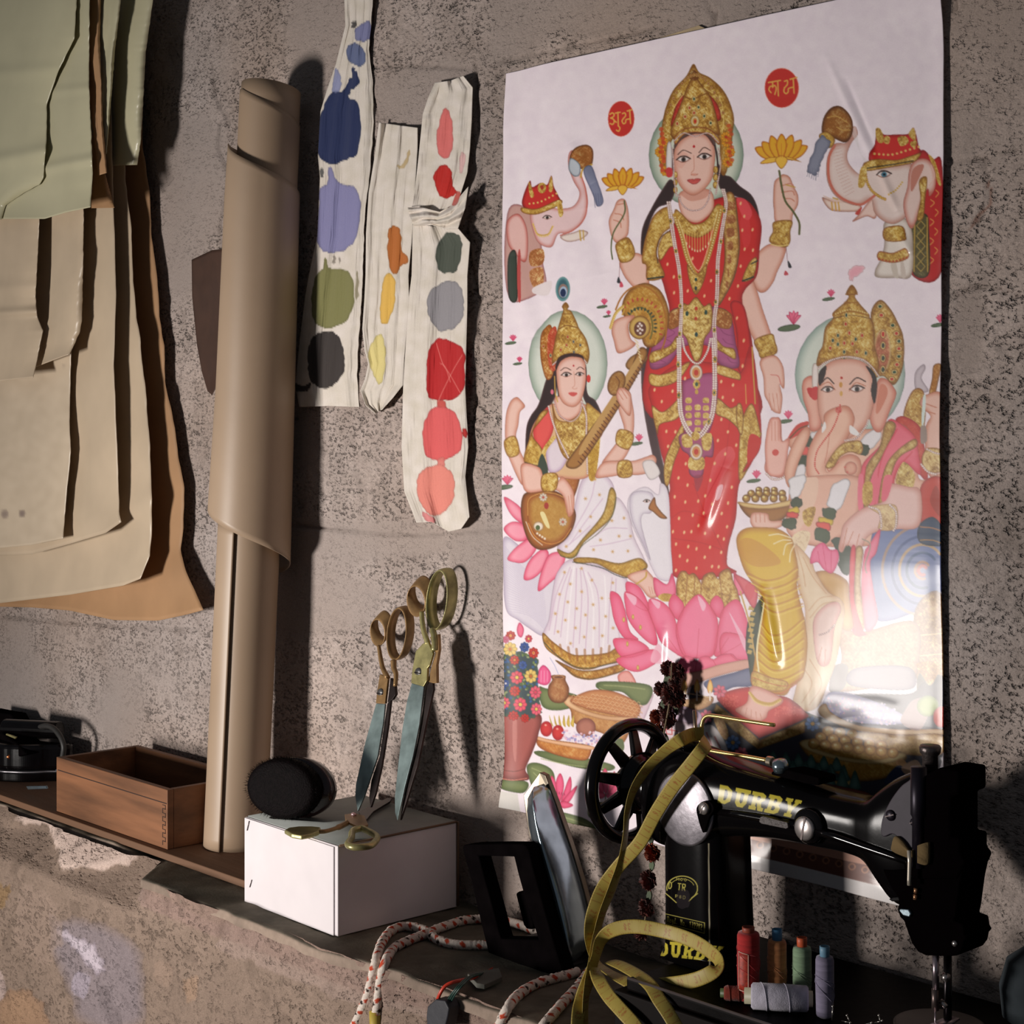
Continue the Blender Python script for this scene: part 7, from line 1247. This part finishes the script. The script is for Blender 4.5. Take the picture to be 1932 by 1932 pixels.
    for i in range(n1):
        t = 2*math.pi*i/n1
        for j in range(n2):
            s = 2*math.pi*j/n2; q_ = rr+.0078*math.cos(s)-.004; Vv.append((C_.x+.0085*math.sin(s), C_.y+q_*math.cos(t), C_.z+q_*math.sin(t)))
    wl = link('handwheel_rim', Vv, [(i*n2+j, i*n2+(j+1) % n2, ((i+1) % n1)*n2+(j+1) % n2, ((i+1) % n1)*n2+j) for i in range(n1) for j in range(n2)], BKG, r)
    for i in range(9):
        t = 2*math.pi*(i+.18)/9; d = Vector((0, math.cos(t), math.sin(t))); e = Vector((0, -math.sin(t), math.cos(t)))
        a0, a1 = C_+Vector((.012, 0, 0))+d*.017, C_+d*(rr-.008)
        MB().hexa([a0-e*.0085-Vector((.004, 0, 0)), a0+e*.0085-Vector((.004, 0, 0)), a0+e*.0085+Vector((.006, 0, 0)), a0-e*.0085+Vector((.006, 0, 0))], [a1-e*.0055-Vector((.003, 0, 0)), a1+e*.0055-Vector((.003, 0, 0)), a1+e*.0055+Vector((.003, 0, 0)), a1-e*.0055+Vector((.003, 0, 0))]).link('wheel_spoke', BKG, r, bevel=.0018)
    xp = aty(1240, 1480, YM).x
    MB().lathe((C_.x-.012, C_.y, C_.z), (1, 0, 0), [(.001, 0), (.014, 0), (.016, .003), (.016, .012), (.024, .016), (.034, .022), (.036, .030), (.030, .036), (.027, .042), (.030, .046), (.030, xp-C_.x+.03), (.001, xp-C_.x+.03)], 48).link('wheel_hub', BKG, r)
    # round cover plate, screws
    pc = aty(1290.5, 1526, YM-.041); pl_ = MB().lathe(pc+Vector((0, -.0005, 0)), (0, 1, 0), [(.001, 0), (.0385, 0), (.041, .0012), (.041, .004), (.001, .004)], 64).link('round_cover_plate', mat('brushed_plate', srgb(150, 144, 150), .42, metal=.75, var=.3, vs_=50, bump=.15, bs=150), r)
    def screw(px, py, y, rad, nm='screw', slot=20, m=None):
        p = aty(px, py, y); s = MB().lathe(p, (0, 1, 0), [(.0005, 0), (rad*.85, .0003), (rad, .0015), (rad, .007)], 24).link(nm, m or mat('bright_screw', srgb(206, 196, 192), .28, metal=.85, var=.15), r)
        t = math.radians(slot); d = Vector((math.cos(t), 0, math.sin(t)))*rad*.95; e = Vector((-math.sin(t), 0, math.cos(t)))*rad*.09
        MB().prism([p+Vector((0, -.0003, 0))+v for v in (-d-e, d-e, d+e, -d+e)], (0, .0008, 0)).link('screw_slot', STD, s, smooth=False)
    z4 = lambda t, y, T0=(1060, 1300), k=3.057: [aty(T0[0]+float(a.split(',')[0])/k, T0[1]+float(a.split(',')[1])/k, y) for a in t.split()]
    MB().prism(sp3(z4('775,690 800,655 840,645 868,665 875,700 850,740 830,800 815,830 800,800 785,750', YM-.045), 5, True), (0, .008, 0)).link('tension_bracket', BK, r, bevel=.0015)
    screw(1325, 1526, YM-.050, .0068, slot=60)
    screw(1515, 1564, YM-.040, .0125, slot=78)
    MB().lathe(aty(1522, 1560, YM-.036), (0, 1, 0), [(.001, 0), (.0165, 0), (.0185, .002), (.0185, .01)], 32).link('screw_boss', BKG, r)
    rail = MB(); q = 'x'
    rail.tube([aty(px, py, YM-.0345+.0000*px) for px, py in ((1348, 1530), (1400, 1537), (1450, 1546), (1500, 1557))], .0042, 10); rail.link('lower_rail', BKG, r)
    r2 = MB(); r2.tube([aty(px, py, YM-.033) for px, py in ((1532, 1566), (1580, 1580), (1620, 1594), (1655, 1606), (1690, 1618), (1715, 1628))], [.0045, .0042, .004, .004, .0035, .003], 10); r2.link('lower_rail', BKG, r)
    z5 = lambda t, y: z4(t, y, (1320, 1240), 3.864)
    MB().prism(z5('440,1165 460,1158 640,1205 645,1245 630,1252 450,1215 432,1200', YM-.0415), (0, .004, 0)).link('model_badge', mat('cast_badge', srgb(60, 52, 50), .5, metal=.3, bump=.5, bs=300), r, bevel=.0006)
    # top: lid block, wire guide, spool pin
    MB().prism(z5('520,836 640,822 868,880 872,905 868,935 780,925 520,858', YM-.022), (0, .03, 0)).link('oil_cover', BK, r, bevel=.002)
    GB = mat('bright_brass_wire', srgb(236, 206, 130), .25, metal=.85, var=.1)
    zt = lambda px, py, y=YM-.012: aty(px, py, y)
    pts = [zt(1461, 1368), zt(1400, 1359), zt(1350, 1351), zt(1334, 1351), zt(1326, 1360), zt(1323, 1380), zt(1322, 1398), zt(1327, 1410), zt(1340, 1416), zt(1400, 1426), zt(1450, 1435)]
    MB().tube(sp3(pts, 6), .0022, 12).link('wire_guide', GB, r)
    MB().tube([zt(1448, 1435), zt(1458, 1437)], .0052, 14).link('wire_collar', mat('collar_chrome', srgb(230, 214, 190), .2, metal=.9), r, bevel=.001)
    MB().lathe(zt(1472, 1444, YM-.02), (0, -.3, 1), [(.008, -.006), (.009, 0), (.0075, .005), (.001, .007)], 24).link('wire_guide_screw', CR, r)
    MB().tube([zt(1314, 1410, YM-.005), zt(1310, 1340, YM-.005)], .0022, 10).link('spool_pin', mat('pin_steel', srgb(170, 150, 130), .3, metal=.9), r)
    MB().lathe(zt(1304, 1400, YM-.005), (0, 0, 1), [(.016, -.006), (.017, 0), (.015, .004), (.001, .005)], 28).link('spool_seat', BKG, r)
    # head: face plate swoop, post, bars
    MB().prism(sp3(z5('1590,905 1500,915 1430,985 1370,1080 1330,1180 1320,1270 1340,1310 1400,1290 1440,1310 1500,1380 1560,1390 1595,1340', YM-.0335), 5, True), (0, .004, 0)).link('head_face', mat('blue_black_enamel', srgb(62, 54, 64), .5, var=.15, vs_=60, spec=.2), r, bevel=.001)
    z6 = lambda t, y: z4(t, y, (1640, 1640), 6.618); z7 = lambda t, y: z4(t, y, (1640, 1380), 6.9)
    MB().prism(z7('635,680 700,640 730,560 900,480 1165,520 1165,830 1060,860 1060,1380 1180,1400 1180,1600 1250,1690 1200,1800 1140,1932 500,1932 380,1560 480,1600 620,1480', YM-.033), (0, .05, 0)).link('face_plate', mat('soot_black', srgb(8, 5, 6), .5, bump=.1, bs=60, spec=0), r, bevel=.003)
    MB().prism(z6('160,0 500,0 1170,0 1130,180 1080,560 1060,650 1170,690 1190,820 1220,860 1180,900 1160,1000 1100,1080 1000,1090 700,1080 600,1030 530,930 480,800 430,650 380,600 345,500 370,420 350,340 280,250 220,130', YM-.031), (0, .046, 0)).link('needle_bar_housing', MATS['soot_black'], r, bevel=.003)
    MB().prism(z6('240,375 290,350 420,340 480,360 400,400 280,405', YM-.03), (0, .012, 0)).link('thread_lever', BKG, r, bevel=.001)
    MB().prism(z6('370,520 380,495 490,505 520,560 500,600 420,580', YM-.034), (0, .004, 0)).link('chrome_edge', CR, r, bevel=.001)
    xk = aty(1755, 1420, YM-.012); zt_ = aty(1755, 1406, YM-.012).z; zm_ = aty(1755, 1480, YM-.012).z
    MB().lathe((xk.x, xk.y, 0), (0, 0, 1), [(.001, zt_), (.0095, zt_), (.0108, zt_-.002), (.0102, zt_-.007), (.0078, zt_-.010), (.0075, zm_-.02)], 32).link('pressure_knob', mat('grey_knob', srgb(110, 100, 98), .35, metal=.8, bump=.3, bs=300), r)
    MB().lathe((xk.x, xk.y-.02, 0), (0, 0, 1), [(.008, zm_+.02), (.008, aty(1755, 1540, YM-.03).z), (.0065, aty(1755, 1545, YM-.03).z), (.0065, aty(1755, 1640, YM-.03).z)], 20).link('presser_spring', mat('dark_screw_thread', srgb(40, 34, 44), .4, metal=.6), r)
    YN = YM-.026; tb = mat('bar_steel', srgb(186, 170, 176), .3, metal=.9)
    zz = lambda px, py, y=YN: aty(px, py, y)
    MB().tube([zz(1765.5, 1800), zz(1765.5, 1866)], .0033, 12).link('needle_bar', tb, r); MB().tube([zz(1764.5, 1866), zz(1764.5, 1906)], .0036, 12).link('needle_clamp', mat('clamp_steel', srgb(120, 104, 100), .4, metal=.8), r); MB().tube([zz(1764.5, 1906), zz(1764.5, 1950)], .0009, 8).link('needle', tb, r)
    MB().tube([zz(1788, 1800, YM-.01), zz(1788, 1950, YM-.01)], .0042, 12).link('presser_bar', mat('dark_bar', srgb(46, 42, 44), .3, metal=.9), r)
    MB().tube([zz(1780, 1842, YM-.02), zz(1789, 1846, YM-.02)], .0042, 12).link('clamp_screw', mat('bright_screw', srgb(220, 210, 200), .3, metal=.9), r)
    MB().tube([zz(1774, 1888, YM-.02), zz(1785, 1900, YM-.02)], .0028, 10).link('foot_screw', MATS['bright_screw'], r)
    f = zz(1790, 1950, YM-.012); MB().prism([Vector((f.x-.008, f.y-.02, ZM+.012)), Vector((f.x+.008, f.y-.02, ZM+.012)), Vector((f.x+.006, f.y+.01, ZM+.014)), Vector((f.x-.006, f.y+.01, ZM+.014))], (0, 0, .002)).link('presser_foot', tb, r)
    MB().tube(z7('518,1550 526,1700 520,1932', YM-.042)+z6('500,200', YM-.042), .0021, 8).link('take_up_rod', mat('rod_ivory', srgb(226, 214, 196), .3, metal=.5), r)
    MB().prism(sp3(z7('330,1370 290,1480 300,1560 480,1640 560,1640 600,1700 720,1740 760,1700 765,1500 750,1450 620,1490 540,1560 500,1540 420,1430', YM-.038), 4, True), (0, .004, 0)).link('felt_pad', mat('felt_tan', srgb(120, 98, 62), .95, bump=.3, bs=200), r)
    MB().tube(sp3(z7('1060,1230 1130,1220 1170,1290 1160,1380 1120,1390', YM-.01), 5), .003, 8).link('lifter_loop', BK, r)
    screw(1678, 1539, YM-.036, .0055, m=MATS['dark_screw_thread']); screw(1722, 1552, YM-.036, .004, m=MATS['dark_screw_thread'])
    z6p = aty(1799, 1781, YM-.034); MB().lathe(z6p, (0, 1, 0), [(.001, 0), (.0028, .001), (.003, .004)], 12).link('face_screw', MATS['bright_screw'], r)
    for nm, px, py in (('guide_eyelet', 1728, 1680), ('guide_eyelet', 1727, 1692)): MB().tube([aty(px, py-4, YM-.034), aty(px, py+5, YM-.034)], .0022, 8).link(nm, mat('copper_pale', srgb(206, 150, 110), .35, metal=.8), r)  # eyelets in a paler copper
    return r
SM = machine()
# ================================================================ thread
def spool(label, base, top_y, wpx, core, thread, cap, lying=None, caps=.014, labelbox=False):
    thr = mat('thread_'+core, srgb(*thread), .75, var=.18, vs_=60, bump=.7, bs=420, stretch=(.3, .3, 4) if lying is None else (2.2, 1.4, 1.4), spec=.15, sheen=.3, bdist=.0006); cp = mat('core_'+core, srgb(*cap), .5)
    if lying is None:
        b = atz(base[0], base[1], ZM+.0005); t = aty(base[0], top_y, b.y); h = t.z-b.z; d = (b.xy-Vector((0, -D))).length; dd = b.x*V[0]+(b.y+D)*V[1]; rad = wpx/2/F*dd
        r = thing('thread_spool', b, label, 'thread spool', 'thread spools on the machine bed')
        MB().lathe(b, (0, 0, 1), [(rad*.6, 0), (rad*.85, .0015), (rad*.92, .003), (rad*1.0, h*.5), (rad*.99, h-.004), (rad*.9, h-.0008), (rad*.55, h)], 40).link('wound_thread', thr, r)
        MB().lathe(b, (0, 0, 1), [(rad*.5, h-.004), (rad*.55, h+caps*.6), (rad*.55, h+caps), (rad*.45, h+caps+.0003), (rad*.42, h), (.001, h)], 24).link('cardboard_core', cp, r)
        m = MB(); rs = random.Random(int(base[0]))
        for j in range(3):
            z0 = h*rs.uniform(.15, .5); m.tube([b+Vector((math.cos(a+j)*rad*1.015, math.sin(a+j)*rad*1.015, z0+h*.35*math.sin(a*.5))) for a in np.linspace(0, 6.28, 40)], .0005, 5)
        m.link('loose_strand', thr, r)
        if labelbox:
            dv = (Vector((0, -D, 0))-Vector((b.x, b.y, 0))).normalized(); a0 = math.atan2(dv.y, dv.x)
            pt = lambda t, z: b+Vector((math.cos(a0+t)*rad*1.03, math.sin(a0+t)*rad*1.03, z*h))
            L1 = [pt(-.95+.95*i/8, .74-.02*i/8) for i in range(9)]; L2 = [pt(0, .72-.54*i/8) for i in range(9)]; L3 = [pt(0-.95*i/8, .18+.01*i/8) for i in range(9)]; L4 = [pt(-.95, .19+.55*i/8) for i in range(9)]
            # paper label inset with a pale border
            mb = MB()
            for L_ in (L1, L2, L3, L4): mb.tube(L_, .0005, 5)
            mb.link('label_border', mat('label_white', srgb(232, 190, 170), .6), r)
            P = [[pt(-.95+.95*i/8, .19+.54*j/6)-Vector((math.cos(a0), math.sin(a0), 0))*.0002 for i in range(9)] for j in range(7)]
            link('paper_label', [p for q in P for p in q], grid(7, 9), mat('label_red', srgb(190, 60, 40), .5, var=.3, vs_=300), r, thick=.0003)
    else:
        (x0, y0), (x1, y1), rp = lying; a = aty(x0, y0, -.215); dd = a.x*V[0]+(a.y+D)*V[1]; rad = rp/2/F*dd; a.z = ZM+rad+.0005
        t = (x1-x0)/F*dd/.78; b = a+Vector((R[0]+.1, R[1]-.12, 0)).normalized()*((x1-x0)/F*dd); r = thing('thread_spool', ((a.x+b.x)/2, a.y, ZM), label, 'thread spool', 'thread spools on the machine bed'); ax = (b-a)
        L_ = ax.length; MB().lathe(a, ax, [(rad*.8, 0), (rad*.98, .002), (rad, L_*.5), (rad*.96, L_-.002), (rad*.8, L_)], 40).link('wound_thread', thr, r)
        MB().lathe(a, ax, [(rad*.45, -caps), (rad*.6, -caps+.0003), (rad*.6, L_+.004), (rad*.45, L_+.0045)], 28).link('cardboard_core', cp, r)
        m = MB()
        for j in range(2):
            u = ax.normalized(); e = u.orthogonal().normalized(); g = u.cross(e); s0 = .12+.4*j
            m.tube([a+ax*(s0+.16*math.sin(q*.5))+(e*math.cos(q)+g*math.sin(q))*rad*1.01 for q in np.linspace(0, 6.28, 40)], .0005, 5)
        m.link('loose_strand', thr, r)
spool('tall red thread spool with a bordered label, nearest to the machine pillar', (1412, 1888), 1758, 43, 'red', (188, 44, 44), (150, 66, 46), labelbox=True, caps=.005)
spool('upright orange-brown thread spool with blue core top', (1466, 1886), 1773, 36, 'brown', (206, 136, 84), (70, 130, 170), caps=.011)
spool('upright pale green thread spool with orange core top', (1513, 1890), 1785, 36, 'green', (140, 166, 132), (204, 90, 50), caps=.009)
spool('upright lavender grey thread spool with pale blue core top, rightmost standing', (1556, 1919), 1804, 35, 'lavender', (142, 134, 158), (110, 150, 174), caps=.010)
spool('white thread spool lying on its side in front of the standing spools', None, None, None, 'white', (206, 200, 214), (196, 190, 160), lying=((1417, 1893), (1524, 1900), 50), caps=.007)
spool('small dark red thread spool with green end lying left of the white one', None, None, None, 'rust', (140, 52, 36), (84, 100, 60), lying=((1366, 1884), (1408, 1886), 28), caps=.004)
def pins():
    rs = random.Random(4)
    for i, (px, py, dx, dy) in enumerate(((1570, 1925, 1, -26), (1588, 1926, 16, 4), (1604, 1930, -6, -14), (1650, 1930, 14, -4), (1662, 1932, -4, -16), (1622, 1936, 22, -6))):
        p = atz(px, py, ZM+.001); q = p+(aty(px+dx, py+dy, p.y)-p)
        if q.z < ZM+.001: q.z = ZM+.0012
        o = MB().tube([p, q], .0006, 6).lathe(q, (q-p), [(.001, -.0005), (.0013, 0), (.0008, .0012)], 10).link('sewing_pin', mat('pin_bright', srgb(230, 224, 214), .25, metal=.9), None); tag(o, 'loose steel pin scattered on the black machine bed in front of the lavender spool', 'pin', 'loose pins on the machine bed')
pins()
gb = aty(1958, 1840, -.05); o = MB().lathe((gb.x, -.05, ZM+.001), (0, 0, 1), [(.02, 0), (.034, .010), (.037, .04), (.030, .066), (.012, .08), (.001, .082)], 32).link('cloth_bundle', mat('blue_grey_cloth', srgb(60, 66, 70), .85, spec=.1), None); tag(o, 'blurred blue-grey rounded bundle cut off by the lower right edge of the photo', 'bundle')
# ================================================================ measuring tape
def tape():
    k = 3.057; r = None
    YT = YM-.062
    Wd = .0152
    def run(seq, name, off=0, seed=0):
        # seq: x, y (zoomed), distance from wall plane, facing angle (0 = flat to the viewer)
        A = np.array([(aty(1060+x/k, 1300+y/k, yy)) for x, y, yy, al in seq]); al = np.array([q[3] for q in seq], float)
        n = 16; Q = spline(np.c_[A, al], False, n); P, al = Q[:, :3], Q[:, 3]; m = len(P); nw = 11
        L_ = np.r_[0, np.cumsum(np.linalg.norm(np.diff(P, axis=0), axis=1))]; tot = L_[-1]; K = int(tot/.0009); s = np.linspace(0, tot, K)
        P = np.stack([np.interp(s, L_, P[:, i]) for i in range(3)], 1); al = np.interp(s, L_, al)
        c = Canvas(0, 0, int(tot*4000)+8, 64, (172, 152, 74), seed=seed+2)
        c.T(0, 0, 1); num = 11+off
        for i in range(int(tot/.0025)): h = 9 if i % 4 else 16; c.S([(i*10, 0), (i*10, h)], 1.5, (146, 112, 54), sm=0); c.S([(i*10, 64), (i*10, 64-h)], 1.5, (146, 112, 54), sm=0)
        for i in range(int(tot/.0254)+1):
            x = i*101+40; t = str(abs(num+i)); word(c, t, ((x, 18), (x+17*len(t)+6, 18), (x, 46), (x+17*len(t)+6, 46)), 4.0, (156, 104, 52)); c.S([(x+62, 8), (x+62, 56)], 2, (150, 112, 56), sm=0)
        Vv = np.zeros((K, nw, 3)); cam_ = np.array([0, -D, ZC]); up_prev = None
        for i in range(K):
            t = P[min(i+1, K-1)]-P[max(i-1, 0)]; t = t/np.linalg.norm(t); vd = cam_-P[i]; vd /= np.linalg.norm(vd); sd = np.cross(t, vd); sd /= np.linalg.norm(sd); dp = np.cross(sd, t)
            a = math.radians(al[i]); wv = sd*math.cos(a)+dp*math.sin(a); nn = np.cross(wv, t)
            for j in range(nw): u = j/(nw-1)-.5; Vv[i, j] = P[i]+wv*u*Wd+nn*(.0006*(1-4*u*u))
        u, v = np.meshgrid(np.linspace(2, 62, nw), s*4000+1); col = c.sample(v, u)
        return link(name, Vv.reshape(-1, 3), grid(K, nw), mat('oilcloth_tape', (1, 1, 1), .5, attr='paint', var=.05, vs_=80, spec=.35), r, cols=col, thick=.0005)
    r = thing('measuring_tape', aty(1130, 1900, -.24), 'yellow tailor measuring tape looped over the spool pin and curling down onto the machine bed', 'measuring tape')
    YS = YM-.05
    run([(840, 300, YM-.020, 30), (818, 340, YM-.05, 10), (740, 440, YS-.008, 0), (640, 565, YS-.008, 0), (540, 720, YS-.006, 0), (450, 885, YS-.006, 0), (330, 1020, YS-.012, 5), (240, 1140, YS-.02, 10), (190, 1260, YS-.03, 8), (163, 1370, YS-.035, 30), (165, 1480, YS-.035, 50), (200, 1575, YS-.03, 60), (260, 1625, YS-.03, 60), (350, 1675, YS-.035, 45), (450, 1705, YS-.04, 12), (600, 1705, YS-.045, 0), (760, 1680, YS-.045, 0), (865, 1635, YS-.04, 10), (905, 1590, YS-.03, 50), (880, 1535, YS-.02, 30), (760, 1455, YS-.012, 15), (600, 1400, YS-.010, 8), (430, 1370, YS-.02, 5), (300, 1388, YS-.03, 8), (225, 1450, YS-.036, 30), (190, 1560, YS-.05, 50), (150, 1680, YS-.06, 25), (110, 1800, YS-.07, 12), (90, 1932, YS-.085, 20), (85, 2300, YS-.09, 20), (95, 2700, YS-.09, 20)], 'long_loop')
    run([(820, 262, YM-.012, 10), (760, 262, YM-.02, 10), (690, 292, YS, 15), (600, 355, YS, 35), (500, 450, YS+.002, 45), (420, 570, YS-.006, 55), (380, 700, YS-.010, 65), (366, 850, YS-.010, 68), (340, 1000, YS-.010, 60), (290, 1150, YS-.014, 55), (235, 1290, YS-.022, 60), (200, 1420, YS-.028, 60), (180, 1560, YS-.05, 50), (150, 1700, YS-.064, 60), (135, 1850, YS-.07, 65), (140, 2040, YS-.07, 65)], 'rear_strand', off=5)
    run([(185, 1600, YS-.05, 50), (215, 1680, YS-.065, 10), (270, 1770, YS-.078, 0), (340, 1850, YS-.085, 0), (420, 1940, YS-.088, 0), (480, 2040, YS-.09, 0)], 'front_strand', off=24)
    run([(280, 1570, YS-.035, 60), (350, 1598, YS-.04, 45), (440, 1650, YS-.055, 35), (510, 1710, YS-.068, 20), (560, 1790, YS-.078, 15), (620, 1880, YS-.08, 15), (690, 2000, YS-.08, 15)], 'curled_strand', off=3)
tape()
# ================================================================ dried flower garland
def garland():
    r = thing('flower_garland', aty(1262, 1250, -.06), 'dried dark red marigold garland hanging behind the handwheel in front of the poster', 'garland')
    FM = mat('dried_marigold', srgb(112, 40, 24), .85, var=.35, vs_=120, sheen=.2, col2=srgb(60, 22, 16)); FO = mat('orange_marigold', srgb(150, 62, 26), .8, var=.3, vs_=120); LM = mat('dried_leaf', srgb(82, 96, 66), .7, var=.25, vs_=60); rs = random.Random(7)
    def flo(c_, rad, m, name='marigold'):
        mb = MB()
        for i in range(150):
            z = rs.uniform(-.7, 1); t = rs.uniform(0, 6.28); q = math.sqrt(max(0, 1-z*z)); d = Vector((q*math.cos(t), -abs(z)*.8, q*math.sin(t))).normalized(); a = c_+d*rad*.25; L_ = rad*rs.uniform(.6, .85); s = d.cross(Vector((rs.random(), rs.random(), rs.random()))).normalized()*rad*.3; n = d.cross(s).normalized()*rad*.07
            tip = a+d*L_; mb.add([a, a+d*L_*.6+s+n, tip+n, a+d*L_*.6-s+n, a+d*L_*.5-n], [(0, 1, 4), (0, 4, 3), (1, 2, 4), (2, 3, 4), (0, 3, 2, 1)])
        mb.lathe(c_-Vector((0, 0, rad*.3)), (0, 0, 1), [(.001, 0), (rad*.4, rad*.1), (rad*.45, rad*.35), (.001, rad*.6)], 12); return mb.link(name, m, r, smooth=False)
    y = -.022
    for px, py, q, m in ((1262, 1262, 14, FM), (1280, 1266, 15, FM), (1248, 1300, 13, FM), (1266, 1312, 17, FM), (1282, 1318, 15, FM), (1258, 1335, 14, FM), (1240, 1352, 13, FO), (1264, 1356, 16, FM), (1244, 1378, 12, FO), (1275, 1290, 13, FM), (1233, 1608, 15, FO), (1226, 1660, 16, FM), (1222, 1712, 15, FM), (1212, 1755, 15, FM)):
        yy = y-rs.random()*.02 if py < 1500 else -.10; c_ = aty(px, py, yy); flo(c_, q/F*2.05*1.25, m)
    for px, py, a, L_ in ((1256, 1286, 95, 34), (1260, 1280, 80, 30), (1250, 1330, 100, 30), (1254, 1362, 95, 30), (1246, 1395, 92, 34), (1256, 1398, 85, 30), (1274, 1335, 80, 30), (1228, 1580, 95, 30), (1229, 1632, 92, 26), (1224, 1690, 95, 26)):
        yy = y-.012 if py < 1500 else -.10; P = []; ca, sa = math.cos(math.radians(a)), math.sin(math.radians(a))
        for t, w in ((-.5, 0), (-.25, 3.5), (0, 5), (.25, 4), (.5, 0)): P.append((t, w))
        pts = [aty(px+ca*t*L_-sa*w_, py+sa*t*L_+ca*w_, yy) for t, w_ in P]+[aty(px+ca*t*L_+sa*w_, py+sa*t*L_-ca*w_, yy) for t, w_ in P[::-1][1:-1]]
        MB().prism(pts, (0, .002, 0)).link('leaf', LM, r, bevel=.0004)
    MB().tube(sp3([aty(1268, 1250, -.04), aty(1264, 1320, -.045), aty(1250, 1400, -.05), aty(1238, 1500, -.05), aty(1230, 1600, -.08), aty(1222, 1700, -.09), aty(1212, 1770, -.09)]), .0012, 6).link('string', mat('garland_string', srgb(120, 104, 80), .9), r)
garland()
